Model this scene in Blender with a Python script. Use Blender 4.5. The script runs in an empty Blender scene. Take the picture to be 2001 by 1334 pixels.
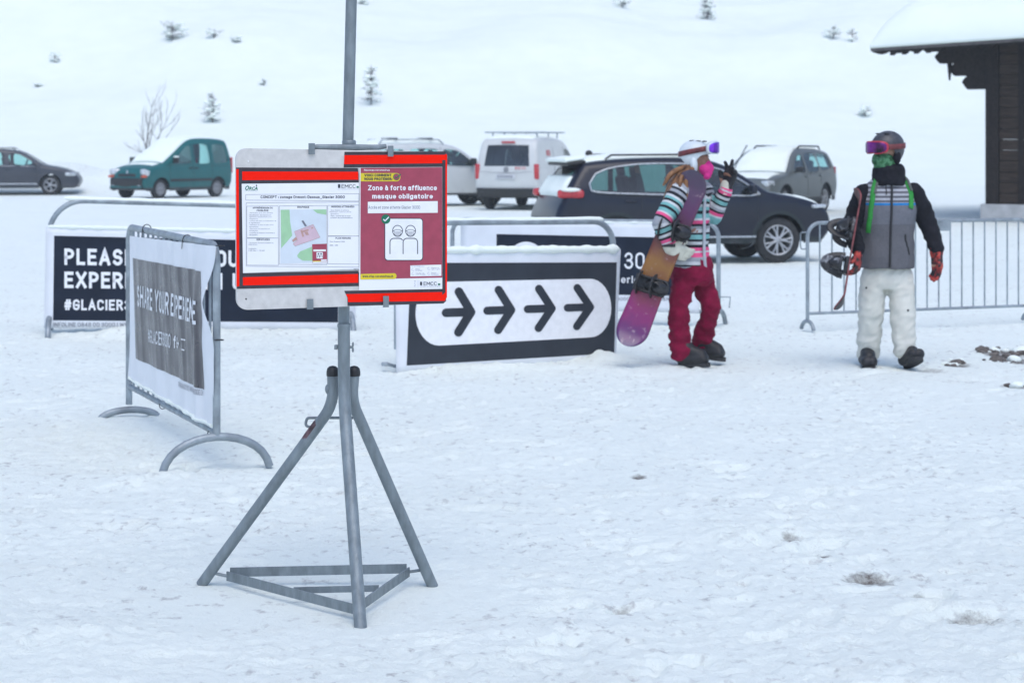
import bpy, bmesh, math, random
import numpy as np
from mathutils import Vector, Matrix, noise
from mathutils.geometry import delaunay_2d_cdt

random.seed(7)
rng = np.random.default_rng(11)
S = bpy.context.scene
COL = S.collection
R = math.radians
PI = math.pi

# ------------------------------------------------------------------ camera
CAM_H = 1.7
FPX = 3891.0                       # focal length in photo pixels (70 mm on a 36 mm sensor, 2001 px wide)
HZ = 280.0                         # photo row of the horizon
cd = bpy.data.cameras.new('camera')
cam = bpy.data.objects.new('camera', cd)
COL.objects.link(cam)
cam.location = (0, 0, CAM_H)
cam.rotation_euler = (R(90), 0, 0)
cd.lens = 70
cd.sensor_width = 36
cd.shift_y = -(667 - HZ) / 2001
cd.clip_start = 0.1
cd.clip_end = 2000
cd.dof.use_dof = True
cd.dof.focus_distance = 7.45
cd.dof.aperture_fstop = 6.3
S.camera = cam

# ------------------------------------------------------------------ world, sun, exposure
SUN_EL, SUN_AZ = 64, 172
wd = bpy.data.worlds.new('World')
S.world = wd
wd.use_nodes = True
wn = wd.node_tree
bgn = wn.nodes['Background']
sky = wn.nodes.new('ShaderNodeTexSky')
sky.sky_type = 'NISHITA'
sky.sun_disc = False
sky.sun_elevation = R(SUN_EL)
sky.sun_rotation = R(SUN_AZ)
sky.altitude = 1200
sky.air_density = 1.0
sky.dust_density = 3.3
sky.ozone_density = 1.5
wn.links.new(sky.outputs[0], bgn.inputs[0])
bgn.inputs[1].default_value = 0.15
ld = bpy.data.lights.new('sun', 'SUN')
ld.energy = 1.0
ld.angle = R(45)
ld.color = (1.0, 0.97, 0.93)
sun = bpy.data.objects.new('sun', ld)
COL.objects.link(sun)
_az = R(SUN_AZ)
_sd = Vector((math.sin(_az) * math.cos(R(SUN_EL)), math.cos(_az) * math.cos(R(SUN_EL)), math.sin(R(SUN_EL))))
sun.rotation_euler = _sd.to_track_quat('Z', 'Y').to_euler()
S.view_settings.view_transform = 'Standard'
S.view_settings.look = 'None'
S.view_settings.gamma = 1
S.view_settings.exposure = 0.57
S.cycles.use_denoising = True
S.cycles.max_bounces = 8
S.cycles.volume_bounces = 1
S.cycles.transparent_max_bounces = 16


def P(px, py, Y):
    """point of the place seen at a photo pixel, at distance Y"""
    return Vector(((px - 1000.5) / FPX * Y, Y, CAM_H - (py - HZ) / FPX * Y))


# ------------------------------------------------------------------ object helpers
def tag(o, label=None, cat=None, group=None, kind=None):
    if label: o['label'] = label
    if cat: o['category'] = cat
    if group: o['group'] = group
    if kind: o['kind'] = kind
    return o


def empty(name, loc=(0, 0, 0), rz=0.0, parent=None):
    o = bpy.data.objects.new(name, None)
    o.empty_display_size = 0.1
    o.location = loc
    o.rotation_euler = (0, 0, rz)
    COL.objects.link(o)
    if parent: o.parent = parent
    return o


def smoothstep(a, b, x):
    t = np.clip((x - a) / (b - a), 0, 1)
    return t * t * (3 - 2 * t)


class MB:
    """collects shapes and links them as one mesh object"""

    def __init__(self):
        self.v, self.f, self.m, self.s = [], [], [], []
        self.mats = []

    def mi(self, mat):
        if mat not in self.mats: self.mats.append(mat)
        return self.mats.index(mat)

    def add(self, vs, fs, mat, smooth=False):
        o = len(self.v)
        k = self.mi(mat)
        self.v += [tuple(v) for v in vs]
        for f in fs:
            self.f.append([i + o for i in f]); self.m.append(k); self.s.append(smooth)

    def box(self, c, size, mat, M=None, bev=0.0):
        x, y, z = [s / 2 for s in size]
        if bev > 0:
            bm = bmesh.new()
            bmesh.ops.create_cube(bm, size=1)
            for v in bm.verts: v.co = Vector((v.co.x * size[0], v.co.y * size[1], v.co.z * size[2]))
            bmesh.ops.bevel(bm, geom=list(bm.edges), offset=bev, segments=3, affect='EDGES', profile=0.5)
            bm.verts.index_update()
            vs = [v.co.copy() for v in bm.verts]
            fs = [[v.index for v in f.verts] for f in bm.faces]
            bm.free()
        else:
            vs = [Vector(p) for p in ((-x, -y, -z), (x, -y, -z), (x, y, -z), (-x, y, -z), (-x, -y, z), (x, -y, z), (x, y, z), (-x, y, z))]
            fs = [(3, 2, 1, 0), (4, 5, 6, 7), (0, 1, 5, 4), (1, 2, 6, 5), (2, 3, 7, 6), (3, 0, 4, 7)]
        c = Vector(c)
        vs = [(M @ v if M is not None else v) + c for v in vs]
        self.add(vs, fs, mat, bev > 0)

    def tube(self, pts, r, mat, seg=12, caps=True, flat=None):
        pts = [Vector(p) for p in pts]
        n = len(pts)
        rs = r if isinstance(r, (list, tuple)) else [r] * n
        T = []
        for i in range(n):
            a = pts[max(i - 1, 0)]; b = pts[min(i + 1, n - 1)]
            T.append((b - a).normalized())
        up = Vector((0, 0, 1)) if abs(T[0].z) < 0.9 else Vector((0, 1, 0))
        N = T[0].cross(up).normalized()
        vs, fs = [], []
        for i in range(n):
            if i:
                ax = T[i - 1].cross(T[i])
                if ax.length > 1e-7:
                    N = Matrix.Rotation(T[i - 1].angle(T[i]), 3, ax.normalized()) @ N
            B = T[i].cross(N)
            k = 1.0
            if 0 < i < n - 1:
                ca = max(0.3, math.cos((pts[i] - pts[i - 1]).angle(pts[i + 1] - pts[i]) / 2)) if (pts[i] - pts[i - 1]).length > 1e-9 and (pts[i + 1] - pts[i]).length > 1e-9 else 1
            for j in range(seg):
                a = 2 * PI * j / seg
                fx = flat[0] if flat else 1; fy = flat[1] if flat else 1
                vs.append(pts[i] + (N * math.cos(a) * fx + B * math.sin(a) * fy) * rs[i])
        for i in range(n - 1):
            for j in range(seg):
                k = (j + 1) % seg
                fs.append((i * seg + j, i * seg + k, (i + 1) * seg + k, (i + 1) * seg + j))
        self.add(vs, fs, mat, True)
        if caps:
            self.add(vs[:seg], [list(range(seg))[::-1]], mat)
            self.add(vs[-seg:], [list(range(seg))], mat)

    def ball(self, c, r, mat, seg=16, rings=10, M=None):
        r = Vector(r) if not isinstance(r, (int, float)) else Vector((r, r, r))
        c = Vector(c)
        vs, fs = [], []
        for i in range(rings + 1):
            th = PI * i / rings
            for j in range(seg):
                a = 2 * PI * j / seg
                p = Vector((r.x * math.sin(th) * math.cos(a), r.y * math.sin(th) * math.sin(a), r.z * math.cos(th)))
                vs.append((M @ p if M is not None else p) + c)
        for i in range(rings):
            for j in range(seg):
                k = (j + 1) % seg
                fs.append((i * seg + j, (i + 1) * seg + j, (i + 1) * seg + k, i * seg + k))
        self.add(vs, fs, mat, True)

    def capsule(self, a, ra, b, rb, mat, seg=14):
        a, b = Vector(a), Vector(b)
        self.tube([a, b], [ra, rb], mat, seg)
        self.ball(a, ra, mat, seg, 8)
        self.ball(b, rb, mat, seg, 8)

    def lathe(self, prof, mat, seg=32, M=None, c=(0, 0, 0), close=False):
        """profile of (radius, height), turned about local z"""
        c = Vector(c)
        vs, fs = [], []
        for (r, h) in prof:
            for j in range(seg):
                a = 2 * PI * j / seg
                p = Vector((r * math.cos(a), r * math.sin(a), h))
                vs.append((M @ p if M is not None else p) + c)
        n = len(prof)
        for i in range(n - 1 + (1 if close else 0)):
            for j in range(seg):
                k = (j + 1) % seg; q = (i + 1) % n
                fs.append((i * seg + j, i * seg + k, q * seg + k, q * seg + j))
        self.add(vs, fs, mat, True)

    def prism(self, poly, h, mat, fn):
        """polygon (u,v) given depth h, fn(u,v,w) maps to space"""
        n = len(poly)
        vs = [fn(u, v, 0) for u, v in poly] + [fn(u, v, h) for u, v in poly]
        fs = [list(range(n))[::-1], [n + i for i in range(n)]]
        for i in range(n):
            k = (i + 1) % n
            fs.append((i, k, n + k, n + i))
        self.add(vs, fs, mat)

    def loft(self, rings, mat, caps=True):
        n = len(rings[0]); vs, fs = [], []
        for r in rings: vs += r
        for i in range(len(rings) - 1):
            for j in range(n):
                k = (j + 1) % n
                fs.append((i * n + j, i * n + k, (i + 1) * n + k, (i + 1) * n + j))
        self.add(vs, fs, mat, True)
        if caps:
            self.add(rings[0], [list(range(n))[::-1]], mat); self.add(rings[-1], [list(range(n))], mat)

    def mesh(self, name):
        me = bpy.data.meshes.new(name)
        me.from_pydata(self.v, [], self.f)
        for m in self.mats: me.materials.append(m)
        me.polygons.foreach_set('material_index', self.m)
        me.polygons.foreach_set('use_smooth', self.s)
        me.update()
        return me

    def build(self, name, parent=None, loc=None, merge=0.0, recalc=False):
        me = self.mesh(name)
        if merge or recalc:
            bm = bmesh.new(); bm.from_mesh(me)
            if merge: bmesh.ops.remove_doubles(bm, verts=bm.verts, dist=merge)
            if recalc: bmesh.ops.recalc_face_normals(bm, faces=bm.faces)
            bm.to_mesh(me); bm.free()
        o = bpy.data.objects.new(name, me)
        COL.objects.link(o)
        if parent: o.parent = parent
        if loc is not None: o.location = loc
        return o


def link_mesh(name, me, parent=None, loc=None):
    o = bpy.data.objects.new(name, me)
    COL.objects.link(o)
    if parent: o.parent = parent
    if loc is not None: o.location = loc
    return o


def fillet(pts, rad, n=7):
    """polyline with rounded corners; rad a number or one per inner corner"""
    pts = [Vector(p) for p in pts]
    out = [pts[0]]
    for i in range(1, len(pts) - 1):
        r = rad[i - 1] if isinstance(rad, (list, tuple)) else rad
        a = (pts[i - 1] - pts[i]); b = (pts[i + 1] - pts[i])
        ang = a.angle(b)
        if r <= 0 or ang > PI - 0.02:
            out.append(pts[i]); continue
        t = min(r / math.tan(ang / 2), a.length * 0.49, b.length * 0.49)
        p0 = pts[i] + a.normalized() * t; p2 = pts[i] + b.normalized() * t
        rr = t * math.tan(ang / 2)
        bis = (a.normalized() + b.normalized()).normalized()
        c = pts[i] + bis * (rr / math.sin(ang / 2))
        u = (p0 - c); w = (p2 - c)
        tot = u.angle(w); ax = u.cross(w).normalized()
        for k in range(n + 1):
            out.append(c + Matrix.Rotation(tot * k / n, 3, ax) @ u)
    out.append(pts[-1])
    return out


def chaikin(pts, it=2, closed=False):
    pts = [tuple(p) for p in pts]
    for _ in range(it):
        q = []
        n = len(pts)
        if not closed: q.append(pts[0])
        for i in range(n if closed else n - 1):
            a = pts[i]; b = pts[(i + 1) % n]
            q.append(tuple(0.75 * s + 0.25 * t for s, t in zip(a, b)))
            q.append(tuple(0.25 * s + 0.75 * t for s, t in zip(a, b)))
        if not closed: q.append(pts[-1])
        pts = q
    return pts


def rrect(x0, y0, x1, y1, r, n=6):
    """rounded rectangle; r a number or (bl, br, tr, tl)"""
    rs = r if isinstance(r, (list, tuple)) else (r, r, r, r)
    out = []
    for (cx, cy, a0), q in zip(((x0, y0, 180), (x1, y0, 270), (x1, y1, 0), (x0, y1, 90)), rs):
        if q <= 0:
            out.append((cx, cy)); continue
        sx = 1 if cx == x0 else -1; sy = 1 if cy == y0 else -1
        for k in range(n + 1):
            a = R(a0 + 90 * k / n)
            out.append((cx + sx * q + q * math.cos(a), cy + sy * q + q * math.sin(a)))
    return out


# ------------------------------------------------------------------ text
_tc = {}


def text_shape(s, bold=0.0, shear=0.0, space=1.0):
    key = (s, bold, shear, space)
    if key in _tc: return _tc[key]
    cu = bpy.data.curves.new('lettering_curve', 'FONT')
    cu.body = s
    cu.size = 1
    cu.offset = bold
    cu.shear = shear
    cu.space_character = space
    cu.resolution_u = 3
    cu.fill_mode = 'FRONT'
    o = bpy.data.objects.new('lettering_tmp', cu)
    COL.objects.link(o)
    bpy.context.view_layer.update()
    me = bpy.data.meshes.new_from_object(o.evaluated_get(bpy.context.evaluated_depsgraph_get()))
    vs = [(v.co.x, v.co.y) for v in me.vertices]
    fs = [list(p.vertices) for p in me.polygons]
    bpy.data.objects.remove(o); bpy.data.curves.remove(cu); bpy.data.meshes.remove(me)
    xs = [v[0] for v in vs]; ys = [v[1] for v in vs]
    x0, x1, y0, y1 = min(xs), max(xs), min(ys), max(ys)
    vs = [((x - x0) / (x1 - x0), (y - y0) / max(1e-6, y1 - y0)) for x, y in vs]
    _tc[key] = (vs, fs)
    return _tc[key]


def put_text(mb, s, box, fn, mat, bold=0.0, shear=0.0, space=1.0):
    """fit the string into a box (left, top, right, bottom) of fn's own coordinates"""
    vs, fs = text_shape(s, bold, shear, space)
    l, t, r, b = box
    mb.add([fn(l + (r - l) * x, b + (t - b) * y) for x, y in vs], fs, mat)


def _arc(cx, cy, rx, ry, a0, a1, n=10):
    return [(cx + rx * math.cos(R(a0 + (a1 - a0) * k / n)), cy + ry * math.sin(R(a0 + (a1 - a0) * k / n))) for k in range(n + 1)]


def _glyphs():
    """sans-serif letters as pen strokes: name -> (width, strokes); capitals fill 0..1, small letters 0..0.7"""
    A = _arc
    X = 0.7
    W = 0.52; c = W / 2
    g = {}
    O = A(c, 1 - c, c, c, 90, 180) + A(c, c, c, c, 180, 360, 18) + A(c, 1 - c, c, c, 0, 90)
    g['O'] = g['0'] = (W, [O])
    g['Q'] = (W, [O, [(0.32, 0.22), (0.56, -0.04)]])
    g['A'] = (0.58, [[(0, 0), (0.29, 1), (0.58, 0)], [(0.1, 0.3), (0.48, 0.3)]])
    g['B'] = (W, [[(0, 0), (0, 1), (0.28, 1)] + A(0.28, 0.76, 0.22, 0.24, 90, -90) + [(0, 0.52)], [(0.28, 0.52)] + A(0.28, 0.26, 0.24, 0.26, 90, -90) + [(0, 0)]])
    g['C'] = (W, [A(c, 1 - c, c, c, 20, 180) + A(c, c, c, c, 180, 340)])
    g['D'] = (W, [[(0, 0), (0, 1), (0.24, 1)] + A(0.24, 0.72, 0.28, 0.28, 90, 0) + A(0.24, 0.28, 0.28, 0.28, 0, -90) + [(0, 0)]])
    g['E'] = (0.44, [[(0.44, 1), (0, 1), (0, 0), (0.44, 0)], [(0, 0.52), (0.38, 0.52)]])
    g['F'] = (0.42, [[(0.42, 1), (0, 1), (0, 0)], [(0, 0.5), (0.36, 0.5)]])
    g['G'] = (W, [A(c, 1 - c, c, c, 20, 180) + A(c, c, c, c, 180, 360) + [(W, 0.46), (c, 0.46)]])
    g['H'] = (W, [[(0, 0), (0, 1)], [(W, 0), (W, 1)], [(0, 0.52), (W, 0.52)]])
    g['I'] = (0.0, [[(0, 0), (0, 1)]])
    g['L'] = (0.4, [[(0, 1), (0, 0), (0.4, 0)]])
    g['M'] = (0.68, [[(0, 0), (0, 1), (0.34, 0.35), (0.68, 1), (0.68, 0)]])
    g['N'] = (W, [[(0, 0), (0, 1), (W, 0), (W, 1)]])
    g['P'] = (0.48, [[(0, 0), (0, 1), (0.22, 1)] + A(0.22, 0.73, 0.26, 0.27, 90, -90) + [(0, 0.46)]])
    g['R'] = (0.5, [[(0, 0), (0, 1), (0.22, 1)] + A(0.22, 0.74, 0.26, 0.26, 90, -90) + [(0, 0.48)], [(0.26, 0.48), (0.5, 0)]])
    g['S'] = (0.48, [A(0.24, 0.75, 0.23, 0.25, 25, 180) + A(0.24, 0.75, 0.23, 0.25, 180, 250, 4) + A(0.24, 0.26, 0.24, 0.26, 75, 0, 5) + A(0.24, 0.26, 0.24, 0.26, 0, -155)])
    g['T'] = (0.5, [[(0, 1), (0.5, 1)], [(0.25, 1), (0.25, 0)]])
    g['U'] = (W, [[(0, 1)] + A(c, c, c, c, 180, 360, 14) + [(W, 1)]])
    g['V'] = (0.56, [[(0, 1), (0.28, 0), (0.56, 1)]])
    g['W'] = (0.84, [[(0, 1), (0.2, 0), (0.42, 0.9), (0.64, 0), (0.84, 1)]])
    g['X'] = (0.54, [[(0, 0), (0.54, 1)], [(0, 1), (0.54, 0)]])
    g['Y'] = (0.56, [[(0, 1), (0.28, 0.45), (0.56, 1)], [(0.28, 0.45), (0.28, 0)]])
    g['Z'] = (0.48, [[(0, 1), (0.48, 1), (0, 0), (0.48, 0)]])
    g['1'] = (0.24, [[(0, 0.8), (0.24, 1), (0.24, 0)]])
    g['2'] = (0.46, [A(0.23, 0.74, 0.23, 0.26, 170, -35) + [(0, 0), (0.46, 0)]])
    g['3'] = (0.48, [A(0.23, 0.76, 0.22, 0.24, 165, -90) + [(0.16, 0.52)], [(0.23, 0.52)] + A(0.23, 0.26, 0.25, 0.26, 90, -165)])
    g['4'] = (0.5, [[(0.38, 0), (0.38, 1), (0, 0.25), (0.5, 0.25)]])
    g['8'] = (0.48, [A(0.24, 0.76, 0.21, 0.24, 0, 360, 18), A(0.24, 0.26, 0.24, 0.26, 0, 360, 18)])
    g['#'] = (0.56, [[(0.1, 0), (0.2, 1)], [(0.36, 0), (0.46, 1)], [(0, 0.34), (0.52, 0.34)], [(0.04, 0.68), (0.56, 0.68)]])
    g['|'] = (0.0, [[(0, -0.1), (0, 1.1)]])
    g[':'] = (0.0, [[(0, 0), (0, 0.1)], [(0, 0.5), (0, 0.6)]])
    g['.'] = (0.0, [[(0, 0), (0, 0.08)]])
    g['-'] = (0.22, [[(0, 0.36), (0.22, 0.36)]])
    g['_'] = (0.5, [[(0, -0.2), (0.5, -0.2)]])
    g['+'] = (0.4, [[(0, 0.5), (0.4, 0.5)], [(0.2, 0.3), (0.2, 0.7)]])
    w = 0.42; d = w / 2; h = X / 2
    ring = A(d, h, d, h, 0, 360, 20)
    g['o'] = (w, [ring])
    g['a'] = (0.4, [A(0.2, X - 0.19, 0.19, 0.19, 160, 0) + [(0.4, 0)], [(0.4, 0.42)] + A(0.2, 0.2, 0.2, 0.2, 80, 300, 14) + [(0.4, 0.16)]])
    g['b'] = (w, [[(0, 0), (0, 1)], ring])
    g['d'] = (w, [[(w, 0), (w, 1)], ring])
    g['c'] = (0.38, [A(d, h, d, h, 40, 320, 16)])
    g['e'] = (w, [[(0, h), (w, h)] + A(d, h, d, h, 0, 315, 18)])
    g['f'] = (0.26, [A(0.26, 0.82, 0.15, 0.18, 90, 180) + [(0.11, 0)], [(0, X), (0.26, X)]])
    g['g'] = (w, [[(w, X)] + A(d, -0.06, d, 0.2, 0, -150), ring])
    g['h'] = (0.38, [[(0, 0), (0, 1)], [(0, 0.45)] + A(0.19, X - 0.19, 0.19, 0.19, 170, 0) + [(0.38, 0)]])
    g['n'] = (0.38, [[(0, 0), (0, X)], [(0, 0.45)] + A(0.19, X - 0.19, 0.19, 0.19, 170, 0) + [(0.38, 0)]])
    g['m'] = (0.62, [[(0, 0), (0, X)], [(0, 0.45)] + A(0.155, X - 0.16, 0.155, 0.16, 170, 0) + [(0.31, 0)], [(0.31, 0.45)] + A(0.465, X - 0.16, 0.155, 0.16, 170, 0) + [(0.62, 0)]])
    g['i'] = (0.0, [[(0, 0), (0, X)], [(0, 0.9), (0, 1.0)]])
    g['l'] = (0.0, [[(0, 0), (0, 1)]])
    g['p'] = (w, [[(0, -0.28), (0, X)], ring])
    g['q'] = (w, [[(w, -0.28), (w, X)], ring])
    g['r'] = (0.24, [[(0, 0), (0, X)], [(0, 0.4)] + A(0.2, X - 0.2, 0.2, 0.2, 170, 80)])
    g['s'] = (0.36, [A(0.18, 0.525, 0.17, 0.175, 25, 250, 12) + A(0.18, 0.175, 0.18, 0.175, 75, -155, 12)])
    g['t'] = (0.24, [[(0.1, 0.92)] + A(0.22, 0.12, 0.12, 0.12, 180, 280, 6), [(0, X), (0.24, X)]])
    g['u'] = (0.38, [[(0, X)] + A(0.19, 0.19, 0.19, 0.19, 180, 350) + [(0.38, 0.25)], [(0.38, X), (0.38, 0)]])
    g['v'] = (0.4, [[(0, X), (0.2, 0), (0.4, X)]])
    g['w'] = (0.6, [[(0, X), (0.15, 0), (0.3, X), (0.45, 0), (0.6, X)]])
    g['x'] = (0.4, [[(0, X), (0.4, 0)], [(0, 0), (0.4, X)]])
    g['z'] = (0.38, [[(0, X), (0.38, X), (0, 0), (0.38, 0)]])
    g['é'] = (g['e'][0], g['e'][1] + [[(0.16, 0.82), (0.28, 0.98)]])
    g['è'] = (g['e'][0], g['e'][1] + [[(0.14, 0.98), (0.26, 0.82)]])
    g['à'] = (g['a'][0], g['a'][1] + [[(0.12, 0.98), (0.24, 0.82)]])
    g['É'] = (g['E'][0], g['E'][1] + [[(0.16, 1.12), (0.3, 1.26)]])
    g['È'] = (g['E'][0], g['E'][1] + [[(0.14, 1.26), (0.28, 1.12)]])
    return g


GLYPH = _glyphs()


def _dense(p, d):
    out = [p[0]]
    for a, b in zip(p, p[1:]):
        n = max(1, int(math.hypot(b[0] - a[0], b[1] - a[1]) / d + 0.5))
        out += [(a[0] + (b[0] - a[0]) * k / n, a[1] + (b[1] - a[1]) * k / n) for k in range(1, n + 1)]
    return out


def stroke_shape(s, wt=0.16, gap=0.17):
    """returns points (x 0..1 over the line's width, y with capitals 0..1, layer) and faces"""
    key = (s, wt, gap, 'pen')
    if key in _tc: return _tc[key]
    vs, fs = [], []
    x = wt / 2; lay = 0
    for ch in s:
        if ch == ' ':
            x += 0.26 + wt * 0.3; continue
        gw, strokes = GLYPH[ch]
        for st in strokes:
            lay = (lay + 1) % 5
            p = [(x + a, wt / 2 + b * (1 - wt)) for a, b in st]
            p = _dense(p, 0.12)
            q = [p[0]]
            for t in p[1:]:
                if math.hypot(t[0] - q[-1][0], t[1] - q[-1][1]) > 1e-4: q.append(t)
            n = len(q); o = len(vs)
            closed = math.hypot(q[0][0] - q[-1][0], q[0][1] - q[-1][1]) < 1e-3
            for i in range(n):
                a = q[i - 1] if i else (q[-2] if closed else None); b = q[i + 1] if i < n - 1 else (q[1] if closed else None)
                d1 = (q[i][0] - a[0], q[i][1] - a[1]) if a else None; d2 = (b[0] - q[i][0], b[1] - q[i][1]) if b else None
                d1 = d1 or d2; d2 = d2 or d1
                l1 = math.hypot(*d1); l2 = math.hypot(*d2)
                n1 = (-d1[1] / l1, d1[0] / l1); n2 = (-d2[1] / l2, d2[0] / l2)
                m = (n1[0] + n2[0], n1[1] + n2[1]); ml = math.hypot(*m) or 1
                m = (m[0] / ml, m[1] / ml); k = wt / 2 / max(0.42, m[0] * n1[0] + m[1] * n1[1])
                e = 0.0
                px, py = q[i]
                if not closed and i in (0, n - 1):   # square pen ends
                    sg = -1 if i == 0 else 1; dd = d2 if i == 0 else d1; ll = l2 if i == 0 else l1
                    px += sg * dd[0] / ll * wt / 2; py += sg * dd[1] / ll * wt / 2
                vs.append((px + m[0] * k, py + m[1] * k, lay)); vs.append((px - m[0] * k, py - m[1] * k, lay))
            for i in range(n - 1): fs.append((o + 2 * i, o + 2 * i + 1, o + 2 * i + 3, o + 2 * i + 2))
        x += gw + gap + wt
    T = x - gap - wt / 2
    vs = [(a / T, b, l) for a, b, l in vs]
    _tc[key] = (vs, fs)
    return _tc[key]


def pen_text(mb, s, box, fn, mat, wt=0.16, gap=0.17):
    """box: left, cap line, right, base line"""
    vs, fs = stroke_shape(s, wt, gap)
    l, t, r, b = box
    mb.add([Vector(fn(l + (r - l) * x, b + (t - b) * y)) + Vector((0, -0.00012 * k, 0)) for x, y, k in vs], fs, mat)


# ------------------------------------------------------------------ materials
def nt_new(name):
    m = bpy.data.materials.new(name)
    m.use_nodes = True
    nt = m.node_tree
    return m, nt, nt.nodes['Principled BSDF']


def N(nt, kind, **kw):
    n = nt.nodes.new('ShaderNode' + kind)
    for k, v in kw.items(): setattr(n, k, v)
    return n


def rgba(c): return (c[0], c[1], c[2], 1.0)


def mixc(nt, fac, a, b, mode='MIX'):
    n = nt.nodes.new('ShaderNodeMix'); n.data_type = 'RGBA'; n.blend_type = mode
    for sock, v in ((n.inputs[0], fac), (n.inputs[6], a), (n.inputs[7], b)):
        if hasattr(v, 'is_linked') or hasattr(v, 'links'): nt.links.new(v, sock)
        elif isinstance(v, (int, float)): sock.default_value = v
        else: sock.default_value = rgba(v)
    return n.outputs[2]


def math_(nt, op, a, b=None, c=None):
    n = nt.nodes.new('ShaderNodeMath'); n.operation = op
    for i, v in enumerate((a, b, c)):
        if v is None: continue
        if isinstance(v, (int, float)): n.inputs[i].default_value = v
        else: nt.links.new(v, n.inputs[i])
    return n.outputs[0]


def objco(nt, scale=None):
    tc = N(nt, 'TexCoord')
    if scale is None: return tc.outputs['Object']
    mp = N(nt, 'Mapping'); mp.inputs['Scale'].default_value = scale
    nt.links.new(tc.outputs['Object'], mp.inputs[0])
    return mp.outputs[0]


def noise_(nt, co, scale, detail=4, rough=0.55):
    n = N(nt, 'TexNoise'); n.inputs['Scale'].default_value = scale
    n.inputs['Detail'].default_value = detail; n.inputs['Roughness'].default_value = rough
    nt.links.new(co, n.inputs['Vector'])
    return n.outputs['Fac']


def ramp(nt, fac, stops, mode='LINEAR'):
    n = N(nt, 'ValToRGB'); n.color_ramp.interpolation = mode
    e = n.color_ramp.elements
    while len(e) > 1: e.remove(e[0])
    for i, (p, c) in enumerate(stops):
        c = (c, c, c) if isinstance(c, (int, float)) else c
        el = e[0] if i == 0 else e.new(p)
        el.position = p; el.color = rgba(c)
    nt.links.new(fac, n.inputs[0])
    return n.outputs[0]


def pmat(name, col, rough=0.5, metal=0.0, var=0.12, vscale=6.0, bump=0.0, bscale=40.0, coat=0.0, spec=None, stretch=None):
    m, nt, b = nt_new(name)
    co = objco(nt, stretch)
    f = noise_(nt, co, vscale)
    lo = [max(0, c * (1 - var * 1.6)) for c in col]; hi = [min(1, c * (1 + var * 1.6)) for c in col]
    nt.links.new(ramp(nt, f, ((0.3, lo), (0.7, hi))), b.inputs['Base Color'])
    b.inputs['Metallic'].default_value = metal
    nt.links.new(ramp(nt, noise_(nt, co, vscale * 2.3), ((0.3, max(0, rough - 0.08)), (0.7, min(1, rough + 0.08)))), b.inputs['Roughness'])
    if coat: b.inputs['Coat Weight'].default_value = coat; b.inputs['Coat Roughness'].default_value = 0.12
    if spec is not None: b.inputs['Specular IOR Level'].default_value = spec
    if bump:
        bp = N(nt, 'Bump'); bp.inputs['Strength'].default_value = bump; bp.inputs['Distance'].default_value = 0.01
        nt.links.new(noise_(nt, co, bscale), bp.inputs['Height'])
        nt.links.new(bp.outputs[0], b.inputs['Normal'])
    return m


def snow_mat(name, dirt_shade=False, k=1.0):
    m, nt, b = nt_new(name)
    co = objco(nt)
    f1 = noise_(nt, co, 0.9, 5); f2 = noise_(nt, co, 9, 6, 0.65)
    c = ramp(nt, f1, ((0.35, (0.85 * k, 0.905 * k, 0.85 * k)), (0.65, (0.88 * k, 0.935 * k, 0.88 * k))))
    c = mixc(nt, ramp(nt, f2, ((0.55, 0.0), (0.85, 0.3))), c, (0.76, 0.80, 0.76))
    if dirt_shade:
        at = N(nt, 'Attribute'); at.attribute_name = 'dirt_shade'
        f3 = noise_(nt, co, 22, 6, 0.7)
        # thin brown slush trodden into the snow, in patches of its own, and shade painted on the bank
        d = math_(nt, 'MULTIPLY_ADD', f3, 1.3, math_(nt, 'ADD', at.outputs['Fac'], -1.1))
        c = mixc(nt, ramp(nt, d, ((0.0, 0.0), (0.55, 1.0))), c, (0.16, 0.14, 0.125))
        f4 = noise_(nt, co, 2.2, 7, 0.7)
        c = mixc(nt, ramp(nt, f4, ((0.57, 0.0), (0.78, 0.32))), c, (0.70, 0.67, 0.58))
    nt.links.new(c, b.inputs['Base Color'])
    b.inputs['Roughness'].default_value = 0.7
    b.inputs['Specular IOR Level'].default_value = 0.25
    if dirt_shade:
        mk = noise_(nt, co, 1.1, 3)
        sp = noise_(nt, objco(nt, (1.0, 0.75, 1.0)), 17, 5, 0.62)
        sp = math_(nt, 'MULTIPLY', ramp(nt, sp, ((0.565, 0.0), (0.70, 1.0))), ramp(nt, mk, ((0.36, 0.18), (0.60, 0.9))))
        c = mixc(nt, sp, c, (0.47, 0.47, 0.46)); nt.links.new(c, b.inputs['Base Color'])
    b1 = N(nt, 'Bump'); b1.inputs['Strength'].default_value = 0.75 if dirt_shade else 0.5; b1.inputs['Distance'].default_value = 0.02 if dirt_shade else 0.012
    hh = math_(nt, 'ADD', noise_(nt, co, 38, 8, 0.7), math_(nt, 'MULTIPLY', noise_(nt, co, 95, 5, 0.7), 0.5))
    nt.links.new(hh, b1.inputs['Height'])
    nt.links.new(b1.outputs[0], b.inputs['Normal'])
    return m


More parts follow.
